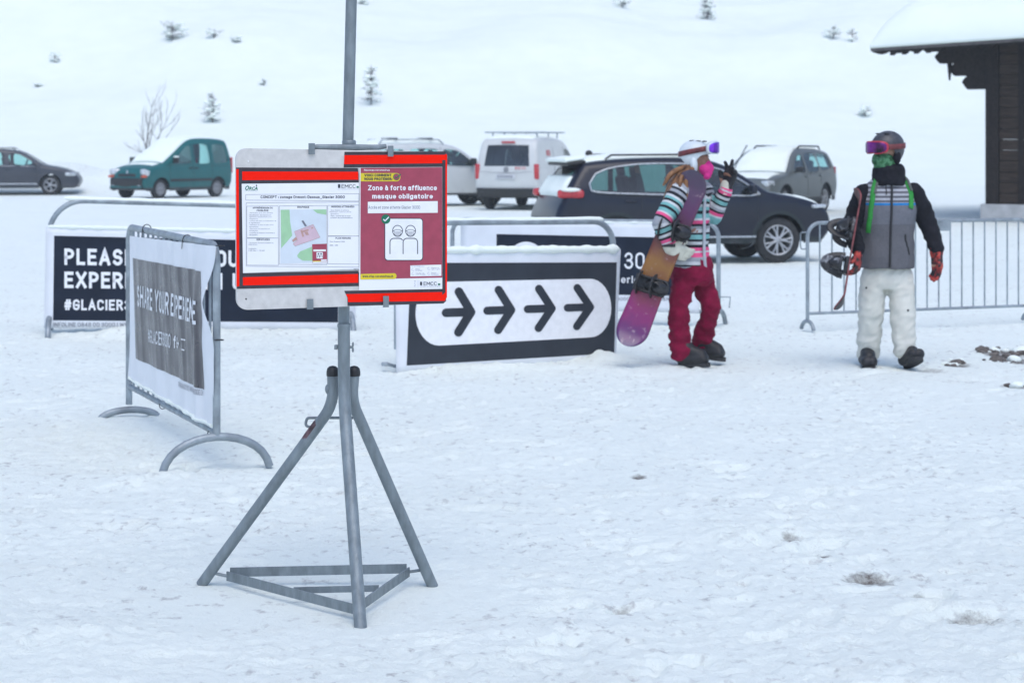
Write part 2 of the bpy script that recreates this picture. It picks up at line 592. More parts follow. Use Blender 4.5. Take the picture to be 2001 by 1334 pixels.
def glass_mat(name, tint=(0.62, 0.88, 0.85), gloss=0.12):
    m, nt, b = nt_new(name)
    nt.nodes.remove(b)
    tr = N(nt, 'BsdfTransparent'); tr.inputs[0].default_value = rgba(tint)
    gl = N(nt, 'BsdfGlossy'); gl.inputs['Roughness'].default_value = 0.08
    co = objco(nt)
    lw = N(nt, 'LayerWeight'); lw.inputs[0].default_value = 0.35
    mx = N(nt, 'MixShader')
    nt.links.new(math_(nt, 'MULTIPLY_ADD', lw.outputs['Fresnel'], 0.8, math_(nt, 'MULTIPLY', noise_(nt, co, 3), gloss)), mx.inputs[0])
    nt.links.new(tr.outputs[0], mx.inputs[1]); nt.links.new(gl.outputs[0], mx.inputs[2])
    nt.links.new(mx.outputs[0], nt.nodes['Material Output'].inputs[0])
    return m


M = {}
M['snow'] = snow_mat('fresh_snow')
M['hill'] = snow_mat('dimmed_hill_snow', k=0.95)  # snow colour dimmed to offset the extra light on the slope
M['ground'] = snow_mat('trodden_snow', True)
M['galv'] = pmat('galvanised_steel', (0.21, 0.245, 0.265), 0.5, 0.35, 0.13, 30, 0.25, 160, stretch=(1, 1, 0.35))
M['galv2'] = pmat('weathered_galvanised_steel', (0.29, 0.33, 0.36), 0.5, 0.4, 0.18, 10, 0.15, 90)
M['black'] = pmat('black_plastic', (0.018, 0.018, 0.02), 0.5, 0, 0.2, 20)
M['rubber'] = pmat('tyre_rubber', (0.022, 0.022, 0.024), 0.8, 0, 0.25, 15, 0.3, 60)
M['alu'] = pmat('grey_sign_panel', (0.61, 0.59, 0.57), 0.42, 0.1, 0.06, 30)
M['red'] = pmat('fluorescent_red_tape', (0.98, 0.012, 0.002), 0.6, 0, 0.02, 40, spec=0.1)
M['tape'] = pmat('black_tape_border', (0.035, 0.03, 0.04), 0.5, 0, 0.15, 60)
M['paper'] = pmat('white_paper', (0.84, 0.84, 0.86), 0.4, 0, 0.02, 9)
M['ink'] = pmat('dark_print', (0.035, 0.04, 0.06), 0.5, 0, 0.05, 30)
M['inkgrey'] = pmat('grey_print', (0.17, 0.18, 0.22), 0.5, 0, 0.05, 30)
M['crimson'] = pmat('crimson_print', (0.36, 0.05, 0.09), 0.42, 0, 0.06, 25)
M['yellow'] = pmat('yellow_print', (0.72, 0.56, 0.02), 0.45, 0, 0.04, 30)
M['green'] = pmat('green_print', (0.0, 0.16, 0.08), 0.45, 0, 0.04, 30)
M['mapgreen'] = pmat('pale_green_print', (0.36, 0.60, 0.36), 0.45, 0, 0.04, 30)
M['mappink'] = pmat('pale_pink_print', (0.62, 0.45, 0.52), 0.45, 0, 0.04, 30)
M['mapbrown'] = pmat('pale_brown_print', (0.5, 0.3, 0.26), 0.45, 0, 0.04, 30)
M['maptint'] = pmat('pale_map_print', (0.64, 0.70, 0.76), 0.45, 0, 0.04, 12)
M['white'] = pmat('white_print', (0.84, 0.84, 0.86), 0.45, 0, 0.03, 20)
M['navy'] = pmat('dark_navy_print', (0.012, 0.018, 0.034), 0.5, 0, 0.12, 5, spec=0.2)
M['slate'] = pmat('dark_slate_print', (0.036, 0.042, 0.054), 0.5, 0, 0.08, 5, spec=0.2)
M['sheet'] = pmat('white_banner_sheet', (0.76, 0.78, 0.82), 0.5, 0, 0.03, 4)


# ------------------------------------------------------------------ ground and hill
def perlin(x, y, seed):
    r = np.random.default_rng(seed)
    p = r.permutation(512)
    ang = r.random(512) * 2 * np.pi
    gx, gy = np.cos(ang), np.sin(ang)
    xi = np.floor(x).astype(np.int64); yi = np.floor(y).astype(np.int64)
    xf = x - xi; yf = y - yi
    u = xf * xf * xf * (xf * (xf * 6 - 15) + 10); v = yf * yf * yf * (yf * (yf * 6 - 15) + 10)

    def g(ix, iy, dx, dy):
        h = p[(p[ix & 511] + iy) & 511]
        return gx[h] * dx + gy[h] * dy
    a = g(xi, yi, xf, yf); b = g(xi + 1, yi, xf - 1, yf)
    c = g(xi, yi + 1, xf, yf - 1); d = g(xi + 1, yi + 1, xf - 1, yf - 1)
    return (a + u * (b - a)) * (1 - v) + (c + u * (d - c)) * v


def fbm(x, y, seed, octv=4, gain=0.5):
    t = 0; a = 1.0; f = 1.0
    for i in range(octv):
        t = t + a * perlin(x * f + 17.3 * i, y * f - 9.1 * i, seed + i)
        a *= gain; f *= 2.03
    return t


HILL_Y = 70.0


def terrain(x, y):
    """large shape of the land: flat car park, a ploughed bank, then the snow slope"""
    x = np.asarray(x, float); y = np.asarray(y, float)
    h = -0.2 * np.exp(-((x - 3.0) / 5) ** 4 - ((y - 33) / 5) ** 4)
    h = h + 0.05 * fbm(x / 9, y / 9, 3, 3) * smoothstep(20, 30, y)
    bank = np.exp(-((y - 69.5) / 1.9) ** 2) * (0.75 + 0.8 * fbm(x / 4.0, y / 3.0, 21, 3))
    gap = 1 - 0.85 * smoothstep(-6, -2, x)
    h = h + np.maximum(bank, 0) * gap * (1 + 0.5 * np.exp(-((x + 14.6) / 1.6) ** 2))
    d = np.maximum(0, y - HILL_Y)
    slope = 0.34 * d - 2.2 * (1 - np.exp(-d / 6.0)) * 0.9
    roll = (3.2 * fbm(x / 38 + 3, y / 30, 31, 3) + 0.6 * fbm(x / 9, y / 9, 33, 3)) * smoothstep(2, 30, d)
    fold = 1.5 * np.exp(-(((x + 0.55 * (y - 70)) + 24) / 5.0) ** 2) * smoothstep(1, 12, d)
    h = h + slope + roll + fold
    return h


def tz(x, y): return float(terrain(np.array([x]), np.array([y]))[0])


def on_hill(px, py):
    """where the line of sight through a photo pixel meets the slope"""
    for Y in np.arange(71, 260, 0.2):
        p = P(px, py, Y)
        if tz(p.x, p.y) >= p.z: return p
    return P(px, py, 110)


DIRT = [  # photo px, row, half width, half height, strength of bare or slushy spots
    (1700, 1122, 66, 17, 0.95), (1810, 1160, 30, 9, 0.95), (1905, 1207, 70, 14, 0.9), (1248, 930, 20, 6, 1.0), (1600, 1075, 26, 7, 0.95), (1548, 1052, 34, 7, 0.75), (1540, 1000, 30, 10, 0.5), (1220, 1183, 26, 8, 0.8), (1080, 690, 40, 5, 0.3),
    (1550, 1045, 40, 14, 0.45), (1215, 1185, 40, 12, 0.35), (1985, 1215, 40, 14, 0.5), (1985, 752, 40, 7, 0.9),
    (1955, 688, 55, 11, 1.1), (1870, 711, 34, 7, 0.95), (1985, 702, 45, 9, 1.0), (1820, 722, 40, 6, 0.7), (1640, 700, 40, 6, 0.4),
    (1700, 735, 60, 7, 0.4), (110, 930, 70, 30, 0.3), (20, 990, 40, 10, 0.42),
    (60, 1300, 60, 20, 0.25), (1890, 745, 70, 8, 0.5), (1600, 660, 50, 6, 0.35)]


def make_ground():
    xa = np.concatenate([np.arange(0, 2.3, 0.0145), np.arange(2.3, 5.2, 0.026), 5.2 * 1.045 ** np.arange(0, 62)])
    xs = np.concatenate([-xa[:0:-1], xa])
    ys = [-8.0]
    while ys[-1] < 3: ys.append(ys[-1] + 0.5)
    while ys[-1] < HILL_Y:
        y = ys[-1]
        ys.append(y + (0.1 if y < 5.6 else (0.0021 * y if y < 24 else 0.010 * y)))
    ys[-1] = HILL_Y
    ys = np.array(ys)
    X, Y = np.meshgrid(xs, ys)
    Z = terrain(X, Y)
    near = 1 - smoothstep(26, 40, Y)
    side = 1 - smoothstep(5, 9, np.abs(X))
    k = near * side
    Z += 0.026 * fbm(X / 1.1, Y / 1.1, 41, 2) * near
    Z += k * (0.0085 * fbm(X / 0.13, Y / 0.13, 45, 4, 0.7)) * (0.5 + 0.9 * np.clip(fbm(X / 1.3, Y / 1.3, 58, 2) + 0.5, 0, 1.2))
    rid = 1 - np.abs(fbm(X / 0.33, Y / 0.33, 51, 3))
    Z += k * 0.005 * (rid - 0.6) * (0.4 + 0.9 * np.clip(fbm(X / 1.7, Y / 1.7, 57, 2) + 0.4, 0, 1))
    Z += k * (0.0105 * fbm(X / 0.062, Y / 0.085, 66, 2)) * (0.35 + 1.1 * np.clip(fbm(X / 0.9, Y / 1.1, 68, 2) + 0.45, 0, 1.1))
    # trodden footprints
    r = np.random.default_rng(5)
    for _ in range(1500):
        cx = r.uniform(-5, 5.2); cy = 5.6 * (22 / 5.6) ** r.random()
        if abs(cx) > 0.285 * cy + 0.4: continue
        if cx < -0.1 and cy < 8.6 and r.random() < 0.75: continue
        a = r.normal(0.6, 0.7) if r.random() < 0.6 else r.uniform(0, PI)
        L = r.uniform(0.12, 0.17); W = r.uniform(0.05, 0.075); dep = r.uniform(0.002, 0.011)
        i0, i1 = np.searchsorted(xs, [cx - 0.3, cx + 0.3]); j0, j1 = np.searchsorted(ys, [cy - 0.3, cy + 0.3])
        if i1 - i0 < 2 or j1 - j0 < 2: continue
        dx = X[j0:j1, i0:i1] - cx; dy = Y[j0:j1, i0:i1] - cy
        u = (dx * math.cos(a) + dy * math.sin(a)) / L; v = (-dx * math.sin(a) + dy * math.cos(a)) / W
        q = np.sqrt(u * u + v * v) + 0.12 * np.sin(7 * u + 3 * v)
        Z[j0:j1, i0:i1] += -dep * (1 - smoothstep(0.75, 1.1, q)) + dep * 0.5 * np.exp(-((q - 1.25) / 0.2) ** 2)
    # loose crumbs kicked up
    for _ in range(7000):
        cx = r.uniform(-5, 5.2); cy = 5.6 * (22 / 5.6) ** r.random()
        if abs(cx) > 0.285 * cy + 0.4: continue
        s = r.uniform(0.006, 0.018) * (1 if cy < 12 else 1.3)
        if cx < -0.1 and cy < 8.4 and r.random() < 0.7: continue
        i0, i1 = np.searchsorted(xs, [cx - 3 * s, cx + 3 * s]); j0, j1 = np.searchsorted(ys, [cy - 3 * s, cy + 3 * s])
        if i1 - i0 < 2 or j1 - j0 < 2: continue
        q = ((X[j0:j1, i0:i1] - cx) ** 2 + ((Y[j0:j1, i0:i1] - cy) / r.uniform(0.7, 1.4)) ** 2) / (s * s)
        Z[j0:j1, i0:i1] += 0.65 * s * np.exp(-q)
    # snow heaped against the feet of the barriers
    for (cx, cy, sx, sy, hh) in ((-3.2, 17.5, 0.35, 0.2, 0.10), (0.74, 15.7, 0.22, 0.14, 0.055), (-0.2, 15.1, 0.8, 0.12, 0.03), (-2.7, 17.7, 1.6, 0.22, 0.05),
                                 (-1.85, 10.0, 0.2, 0.12, 0.03), (1.0, 8.6, 0.5, 0.2, 0.03), (-1.6, 6.9, 0.5, 0.2, 0.025), (0.2, 7.0, 0.35, 0.12, 0.02), (1.6, 7.3, 0.4, 0.12, 0.02)):
        Z += hh * np.exp(-((X - cx) / sx) ** 2 - ((Y - cy) / sy) ** 2) * (1 + 0.5 * fbm(X / 0.15, Y / 0.15, 77, 2))
    # the snow is smooth and a little lower round the tripod
    tri = np.exp(-(((X + 0.7) / 0.75) ** 2 + ((Y - 7.5) / 0.6) ** 2) ** 2)
    Z = Z * (1 - tri) + tri * (-0.022 + 0.006 * fbm(X / 0.5, Y / 0.5, 90, 2))
    # a line of deeper steps crossing towards the lower right
    for i, (px, py) in enumerate(((1380, 905), (1440, 930), (1470, 968), (1545, 985), (1540, 1030), (1610, 1060), (1590, 1090), (1700, 1122), (1690, 1150), (1812, 1160), (1790, 1195), (1905, 1207), (1230, 1185), (1090, 1250), (1330, 1290), (1500, 1240), (1095, 1180))):
        cy = 6615.0 / (py - HZ); cx = (px - 1000.5) / FPX * cy; a = 0.5
        u = ((X - cx) * math.cos(a) + (Y - cy) * math.sin(a)) / 0.13; v = (-(X - cx) * math.sin(a) + (Y - cy) * math.cos(a)) / 0.055
        q = np.sqrt(u * u + v * v) + 0.35 * fbm(X / 0.08, Y / 0.08, 91 + i, 2)
        Z += -0.022 * (1 - smoothstep(0.6, 1.1, q)) + 0.004 * np.exp(-((q - 1.3) / 0.25) ** 2)
    dirt_shade = np.zeros_like(X)
    for (px, py, hw, hh, st) in DIRT:
        p0 = 6615.0 / (py - HZ); cx = (px - 1000.5) / FPX * p0
        wx = hw / FPX * p0; wy = 6615.0 / (py - hh - HZ) - p0
        dirt_shade = np.maximum(dirt_shade, st * np.exp(-(((X - cx) / wx) ** 2 + ((Y - p0) / max(wy, 0.05)) ** 2) ** 1.3))
    # wheel-churned car park
    dirt_shade = np.maximum(dirt_shade, 0.42 * np.exp(-((Y - 31.6) / 1.0) ** 2) * smoothstep(-1.5, 0, X) * (1 - smoothstep(6, 7, X)))
    dirt_shade = np.maximum(dirt_shade, 0.36 * smoothstep(44, 50, Y) * (1 - smoothstep(64, 67, Y)) * (0.5 + fbm(X / 2.5, Y / 2.0, 63, 3)) * smoothstep(-5, -3, X) * (1 - smoothstep(6.0, 7.5, X)))
    dirt_shade = np.maximum(dirt_shade, 0.5 * np.exp(-((X + 14.6) / 1.8) ** 2 - ((Y - 68.6) / 1.2) ** 2))  # ploughed bank: some dirt plus its sheltered shade put into the colour
    dirt_shade = np.clip(dirt_shade, 0, 1)
    Z -= 0.02 * dirt_shade * k
    ny, nx = X.shape
    me = bpy.data.meshes.new('ground')
    co = np.stack([X, Y, Z], -1).reshape(-1, 3).astype(np.float32)
    idx = np.arange(nx * ny).reshape(ny, nx)
    q = np.stack([idx[:-1, :-1], idx[:-1, 1:], idx[1:, 1:], idx[1:, :-1]], -1).reshape(-1, 4)
    me.vertices.add(len(co)); me.vertices.foreach_set('co', co.ravel())
    me.loops.add(q.size); me.loops.foreach_set('vertex_index', q.ravel().astype(np.int32))
    me.polygons.add(len(q)); me.polygons.foreach_set('loop_start', (np.arange(len(q)) * 4).astype(np.int32))
    me.polygons.foreach_set('loop_total', np.full(len(q), 4, np.int32))
    me.polygons.foreach_set('use_smooth', np.ones(len(q), bool))
    me.update(calc_edges=True)
    at = me.attributes.new('dirt_shade', 'FLOAT', 'POINT'); at.data.foreach_set('value', dirt_shade.ravel().astype(np.float32))
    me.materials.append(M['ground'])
    tag(link_mesh('ground', me), kind='structure')
    global _gx, _gy, _gz
    _gx, _gy, _gz = xs, ys, Z

    hx = np.linspace(-110, 110, 300); hy = HILL_Y + np.concatenate([np.linspace(0, 40, 110), 40 + np.linspace(1, 170, 70)])
    X, Y = np.meshgrid(hx, hy)
    Z = terrain(X, Y) + 0.05 * fbm(X / 1.6, Y / 1.6, 88, 3) * smoothstep(0, 4, Y - HILL_Y)
    Z[0] -= 0.02
    mb = MB()
    idx = np.arange(X.size).reshape(X.shape)
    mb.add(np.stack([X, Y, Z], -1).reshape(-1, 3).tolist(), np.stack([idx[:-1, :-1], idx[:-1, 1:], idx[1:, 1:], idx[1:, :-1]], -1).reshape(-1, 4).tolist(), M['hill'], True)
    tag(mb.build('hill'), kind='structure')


def gz(x, y):
    """height of the finished ground"""
    i = min(max(np.searchsorted(_gx, x), 1), len(_gx) - 1); j = min(max(np.searchsorted(_gy, y), 1), len(_gy) - 1)
    return float(_gz[j - 1:j + 1, i - 1:i + 1].mean())


make_ground()


# ------------------------------------------------------------------ a plane in the place, addressed by what is drawn on it
class Plane:
    def __init__(self, C, u, v=(0, 0, 1)):
        self.C = Vector(C); self.u = Vector(u).normalized(); self.v = Vector(v).normalized()
        self.n = self.v.cross(self.u)          # away from the viewer
        if self.n.y < 0: self.n = -self.n

    def uv(self, px, py):
        d = P(px, py, 1.0) - Vector((0, 0, CAM_H)); o = Vector((0, 0, CAM_H))
        t = (self.C - o).dot(self.n) / d.dot(self.n)
        w = o + d * t - self.C
        return w.dot(self.u), w.dot(self.v)

    def at(self, a, b, off=0.0):
        return self.C + self.u * a + self.v * b - self.n * off


M['rust'] = pmat('rubbed_red_paint', (0.13, 0.07, 0.08), 0.7, 0, 0.5, 40)


def tripod_sign():
    g = M['galv']
    root = empty('sign_stand', (-0.68, 7.5, 0))
    tag(root, 'galvanised steel tripod stand with a tall pole carrying the notice board', 'sign stand')
    L = Vector(root.location)
    q = lambda p: Vector(p) - L
    top = P(688, -60, 7.52); join = P(672, 634, 7.52)
    mb = MB(); mb.tube([q(top), q(P(672, 610, 7.52)), q(join - Vector((0, 0, 0.05)))], 0.0212, g, 20)
    mb.build('pole', root)
    # the front leg holds the pole
    fl = fillet([q(P(672, 632, 7.5)), q(P(672, 775, 7.5)), q(P(705, 1232, 7.08))], 0.5, 10)
    mb = MB(); mb.tube(fl, 0.0232, g, 20)
    mb.lathe([(0.0245, -0.006), (0.0252, 0), (0.0245, 0.006)], g, 20, None, q(P(672, 636, 7.5)))
    mb.build('leg', root)
    # side legs with capped stubs
    for a, b, c in (((650, 728), (651, 790), (393, 1142)), ((692, 728), (687, 782), (846, 1146))):
        Yt = 7.56; Yb = 7.74
        pts = fillet([q(P(*a, Yt)), q(P(*b, Yt)), q(P(*c, Yb))], 0.28, 10)
        leg = MB(); leg.tube(pts, 0.0215, g, 20)
        w = q(P(b[0] + (-10 if a[0] < 670 else 8), b[1] - 30, Yt))
        leg.ball(w, (0.012, 0.018, 0.02), g, 10, 6)
        lo = leg.build('leg', root)
        if a[0] < 670:
            d_ = Vector((-0.0018, -0.0006, 0.0012)); i0 = len(pts) - 2; pm_ = MB()
            pm_.tube([pts[i0].lerp(pts[-1], t) + d_ for t in (0.0, 0.05, 0.12, 0.2)], [0.016, 0.0206, 0.0206, 0.016], M['rust'], 16); pm_.build('paint_mark', lo)
        cap = MB(); t = q(P(*a, Yt))
        cap.lathe([(0.0235, -0.012), (0.0235, 0.004), (0.021, 0.016), (0.013, 0.024), (0.0, 0.027)], M['black'], 20, None, t)
        cap.build('end_cap', lo)
    # wing bolt
    wb = MB(); c = q(P(672, 678, 7.5))
    wb.tube([c + Vector((-0.036, 0, 0)), c + Vector((0.036, 0, 0))], 0.005, g, 8)
    wb.box(c + Vector((-0.03, 0, 0)), (0.012, 0.018, 0.018), g, None, 0.002)
    for s in (-1, 1): wb.ball(c + Vector((0.034, 0, s * 0.010)), (0.004, 0.006, 0.010), g, 8, 6)
    wb.build('wing_bolt', root)
    # flat bar triangle low down
    def flat(name, a, b, h=0.036):
        mb = MB(); a, b = Vector(a), Vector(b)
        d = (b - a).normalized(); n = d.cross(Vector((0, 0, 1))).normalized() * 0.003; up = Vector((0, 0, h / 2))
        vs = [a - n - up, b - n - up, b + n - up, a + n - up, a - n + up, b - n + up, b + n + up, a + n + up]
        mb.add(vs, [(3, 2, 1, 0), (4, 5, 6, 7), (0, 1, 5, 4), (1, 2, 6, 5), (2, 3, 7, 6), (3, 0, 4, 7)], g)
        return mb.build(name, root)
    zb = 0.024
    A = Vector((-1.105, 7.72, zb)); B = Vector((-0.40, 7.74, zb + 0.012)); C_ = Vector((-0.572, 7.19, zb - 0.004))
    flat('brace_bar', q(A), q(C_)); flat('brace_bar', q(C_ + Vector((0.012, 0.01, 0))), q(B)); flat('brace_bar', q(A + Vector((0.01, 0.012, 0.012))), q(B + Vector((-0.01, 0.012, 0.01))))
    flat('brace_bar', q(A.lerp(C_, 0.52) + Vector((0.01, 0.01, 0.006))), q(B.lerp(C_, 0.52) + Vector((-0.01, 0.01, 0.006))), 0.024)
    for a, b in ((A, P(412, 1118, 7.72)), (B, P(832, 1112, 7.75))):
        mb = MB(); mb.tube([q(a), q(b)], 0.006, g, 8); mb.build('brace_stub', root)
    mb = MB(); mb.tube(fillet([q(P(690, 816, 7.62)), q(P(600, 816, 7.62)), q(P(596, 832, 7.62)), q(P(618, 836, 7.60))], 0.012, 4), 0.0055, g, 8)
    mb.build('tie_rod', root)
    # bracket behind and over the board
    pl = BOARD
    mb = MB()
    def bp(px, py, off): return q(pl.at(*pl.uv(px, py), off))
    mb.tube([bp(612, 288, -0.012), bp(622, 287, -0.012), bp(680, 288, -0.012), bp(742, 288, -0.012), bp(756, 286, -0.012)], [0.009, 0.010, 0.012, 0.010, 0.009], g, 10, True)
    mb.build('bracket', root)
    mb = MB(); mb.tube([bp(615, 590, -0.012), bp(755, 588, -0.012)], 0.010, g, 10); mb.build('bracket', root)
    mb = MB(); c = q(P(682, 281, 7.52)); mb.lathe([(0.0212, -0.018), (0.026, -0.018), (0.0265, 0.01), (0.0225, 0.014)], g, 20, None, c)
    mb.build('collar', root)
    for (px, py0, py1) in ((608, 280, 302), (762, 285, 306), (605, 584, 604), (753, 578, 600)):
        mb = MB()
        w = 0.012 if px < 700 else 0.011
        a = pl.uv(px, py0); b = pl.uv(px, py1)
        lo, hi = min(a[1], b[1]), max(a[1], b[1])
        prof = [(-0.014, hi if py0 < 400 else lo), (0.006, hi if py0 < 400 else lo), (0.0075, (lo + hi) / 2), (0.006, lo if py0 < 400 else hi)]
        vs = []; fs = []
        for off, v in prof:
            for du in (-w, w):
                vs += [q(pl.at(a[0] + du, v, off)), q(pl.at(a[0] + du, v, off + 0.003))]
        for i in range(len(prof) - 1):
            o = i * 4; n = o + 4
            fs += [(o + 1, o + 3, n + 3, n + 1), (o, n, n + 2, o + 2), (o, o + 1, n + 1, n), (o + 2, n + 2, n + 3, o + 3)]
        fs += [(0, 2, 3, 1), (len(vs) - 4, len(vs) - 3, len(vs) - 1, len(vs) - 2)]
        mb.add(vs, fs, g); mb.build('clip', root)


BOARD = Plane(P(667, 447, 7.44), (math.cos(R(20)), math.sin(R(20)), 0))
BOARD.n = Vector((-math.sin(R(20)), math.cos(R(20)), 0))


def notice_board():
    pl = BOARD
    root = empty('notice_board', pl.C)
    tag(root, 'grey metal notice board with red tape edging and two taped paper posters', 'notice board')
    K = 3.7065
    def c1(x, y): return pl.uv(440 + x / K, 260 + y / K)           # coordinates measured on an enlargement of the board
    def lay(off): return lambda x, y: pl.at(*c1(x, y), off) - pl.C

    def poly(mb, pts, mat, off, th=0.0004):
        fn = lay(0)
        mb.prism(pts, th, mat, lambda x, y, w: pl.at(*c1(x, y), off + w) - pl.C)

    def strip(mb, x0, y0a, y1a, x1, y0b, y1b, mat, off):
        poly(mb, [(x0, y0a), (x1, y0b), (x1, y1b), (x0, y1a)], mat, off)

    def line(mb, x0, y0, x1, y1, w, mat, off):
        dx, dy = x1 - x0, y1 - y0; l = math.hypot(dx, dy); a, b = -dy / l * w / 2, dx / l * w / 2
        poly(mb, [(x0 + a, y0 + b), (x1 + a, y1 + b), (x1 - a, y1 - b), (x0 - a, y0 - b)], mat, off, 0.0002)

    def frame(mb, x0, y0, x1, y1, w, mat, off, dy=0):
        line(mb, x0, y0, x1, y0 + dy, w, mat, off); line(mb, x0, y1, x1, y1 - dy, w, mat, off)
        line(mb, x0, y0, x0, y1, w, mat, off); line(mb, x1, y0 + dy, x1, y1 - dy, w, mat, off)

    # panel
    mb = MB()
    o = [(80 + (x - 80), y) for x, y in []]
    tl, tr, br, bl = (80, 110), (1598, 136), (1594, 1232), (86, 1282)
    pts = []
    base = rrect(0, 0, 1, 1, 0)
    def bil(s, t):
        x = tl[0] * (1 - s) * (1 - t) + tr[0] * s * (1 - t) + br[0] * s * t + bl[0] * (1 - s) * t
        y = tl[1] * (1 - s) * (1 - t) + tr[1] * s * (1 - t) + br[1] * s * t + bl[1] * (1 - s) * t
        return x, y
    for (sx, sy, a0) in ((0, 0, 180), (1, 0, 270), (1, 1, 0), (0, 1, 90)):
        rx, ry = (78 / 1515, 78 / 1150) if sx == 0 else (40 / 1515, 46 / 1150)
        cx = rx if sx == 0 else 1 - rx; cy = ry if sy == 0 else 1 - ry
        for k in range(9):
            a = R(a0 + 90 * k / 8)
            pts.append(bil(cx + rx * math.cos(a), cy + ry * math.sin(a)))
    mb.prism(pts, -0.022, M['alu'], lambda x, y, w: pl.at(*c1(x, y), w) - pl.C)
    mb.build('panel', root, None, 0, True)
    for (x, y, mat) in ((167, 206, M['white']), (151, 1201, M['black'])):
        b = MB(); u = c1(x, y); b.ball(pl.at(*u, 0.0) - pl.C, (0.0032, 0.0025, 0.0032), mat, 12, 8); b.build('bolt', root)

    # tape
    def tape(bands, name='tape_strip'):
        mb = MB()
        for i, (mat, pts) in enumerate(bands): poly(mb, pts, M[mat], 0.0006 + 0.0005 * i)
        mb.build(name, root)
    tape([('tape', [(78, 250), (960, 254), (966, 300), (967, 358), (78, 367)]), ('red', [(117, 279), (962, 281), (964, 338), (117, 342)])])
    tape([('tape', [(864, 137), (1592, 134), (1604, 158), (1605, 244), (858, 250)]), ('red', [(863, 161), (1600, 158), (1604, 172), (1604, 219), (860, 226)])])
    tape([('tape', [(84, 1016), (960, 997), (969, 1015), (967, 1108), (84, 1128)]), ('red', [(126, 1044), (962, 1020), (964, 1083), (126, 1103)])])
    tape([('tape', [(862, 1142), (1600, 1128), (1600, 1216), (1580, 1234), (886, 1252), (884, 1190)]), ('red', [(872, 1166), (1600, 1150), (1602, 1192), (1590, 1214), (890, 1224), (886, 1190)])])
    mb = MB(); poly(mb, [(78, 252), (122, 252), (128, 1125), (84, 1128)], M['tape'], 0.0017); poly(mb, [(77, 262), (97, 262), (102, 1108), (81, 1112)], M['red'], 0.0022)
    mb.build('tape_strip', root)
    mb = MB(); poly(mb, [(1571, 196), (1597, 196), (1597, 1150), (1571, 1172)], M['tape'], 0.0017); poly(mb, [(1594, 150), (1606, 158), (1605, 1190), (1594, 1200)], M['red'], 0.0022)
    mb.build('tape_strip', root)

    # landscape sheet
    O = 0.0028
    sh = MB(); poly(sh, [(118, 368), (968, 360), (970, 984), (128, 1013)], M['paper'], O, 0.0005)
    sheet = sh.build('paper_sheet', root); sheet['label'] = 'white landscape sheet with a site plan and text boxes'
    O1 = O + 0.0007
    tx = MB()
    def T(s, x0, y0, x1, y1, mat, bold=0.0, off=O1, shear=0.0, mbx=None, sp=1.0):
        put_text(mbx or tx, s, (x0, y0, x1, y1), lay(off), M[mat], bold, shear, sp)
    def TP(s, x0, y0, x1, y1, mat, wt=0.16, off=O1, mbx=None, gap=0.13):
        pen_text(mbx or tx, s, (x0, y0, x1, y1), lay(off), M[mat], wt, gap)
    T('O', 143, 381, 172, 414, 'green', 0.04, O1, 0.3); T('RCA', 170, 389, 234, 413, 'green', 0.04, O1, 0.25)
    line(tx, 143, 418, 234, 416, 1.6, M['green'], O1)
    poly(tx, [(220, 378), (226, 374), (231, 379), (227, 387), (223, 386)], M['ink'], O1)
    poly(tx, [(815, 371), (832, 372), (832, 398), (815, 398)], M['ink'], O1); poly(tx, [(950, 385), (965, 385), (965, 398), (950, 398)], M['green'], O1)
    TP('EMCC', 841, 372, 943, 399, 'ink', 0.13); T('ETAT-MAJOR CANTONAL DE CONDUITE', 815, 405, 964, 411, 'inkgrey')
    tx.build('logo_print', sheet); tx = MB()
    TP('CONCEPT : zonage Ormont-Dessus_Glacier 3000', 255, 453, 864, 473, 'ink', 0.19)
    TP('APPRÉHENSION DU', 197, 536, 343, 548, 'ink', 0.19); TP('PROBLÈME', 227, 555, 312, 567, 'ink', 0.19)
    TP('SERVITUDES', 225, 765, 321, 778, 'ink', 0.19); TP('GRAPHIQUE', 520, 530, 607, 543, 'ink', 0.19)
    TP('MISSIONS ATTRIBUÉES', 767, 527, 934, 540, 'ink', 0.19); TP('PLAN HORAIRE', 798, 754, 908, 767, 'ink', 0.19)
    rows = ['-délimitation de la zone (terrain)', 'identification des besoins en', 'signalétique (emplacements, pour', 'obligations)', '-création des plans et implantation de', 'la signalétique', '-réalisation et mise en place de la', 'signalétique', '-information à la population et',
            'commerçants', '-contrôles et mesures correctives si', 'nécessaire']
    wid = [170, 160, 164, 62, 196, 78, 176, 66, 150, 62, 186, 60]
    for i, (s, w) in enumerate(zip(rows, wid)): T(s, 172, 575 + i * 14.3, 172 + w, 584 + i * 14.3, 'inkgrey', 0.01)
    for s, x, y, w in (("- Fourniture d'accès et d'attente au", 168, 790, 180), ('téléphérique', 166, 803, 66), ('Localisation :', 168, 832, 62), ('2 582 046 / 1 133 665', 166, 846, 118),
                       ("- Zone d'attente et entrée du", 756, 554, 138), ('téléphérique : mettre en place la', 752, 568, 160), ('signalisation', 760, 582, 60), ('- Police : contrôle dans les zones', 756, 595, 150), ('activation des recommandations', 760, 608, 160),
                       ("Zone d'attente G3000", 755, 781, 110), ('0800 - 1800', 755, 808, 60), ('ORMONT', 928, 981, 36)):
        T(s, x, y, x + w, y + 9, 'inkgrey', 0.01)
    for b in ((147, 446, 967, 486, -7), (150, 506, 967, 964, -7), (155, 530, 383, 758, -2), (155, 762, 384, 956, -2), (391, 528, 735, 950, -3), (741, 524, 967, 744, -2), (741, 748, 967, 946, -3)):
        frame(tx, b[0], b[1], b[2], b[3], 2.2, M['inkgrey'], O1, b[4])
    tx.build('lettering', sheet)
    mp = MB()
    poly(mp, [(400, 555), (731, 552), (733, 938), (398, 944)], M['maptint'], O1, 0.0002)
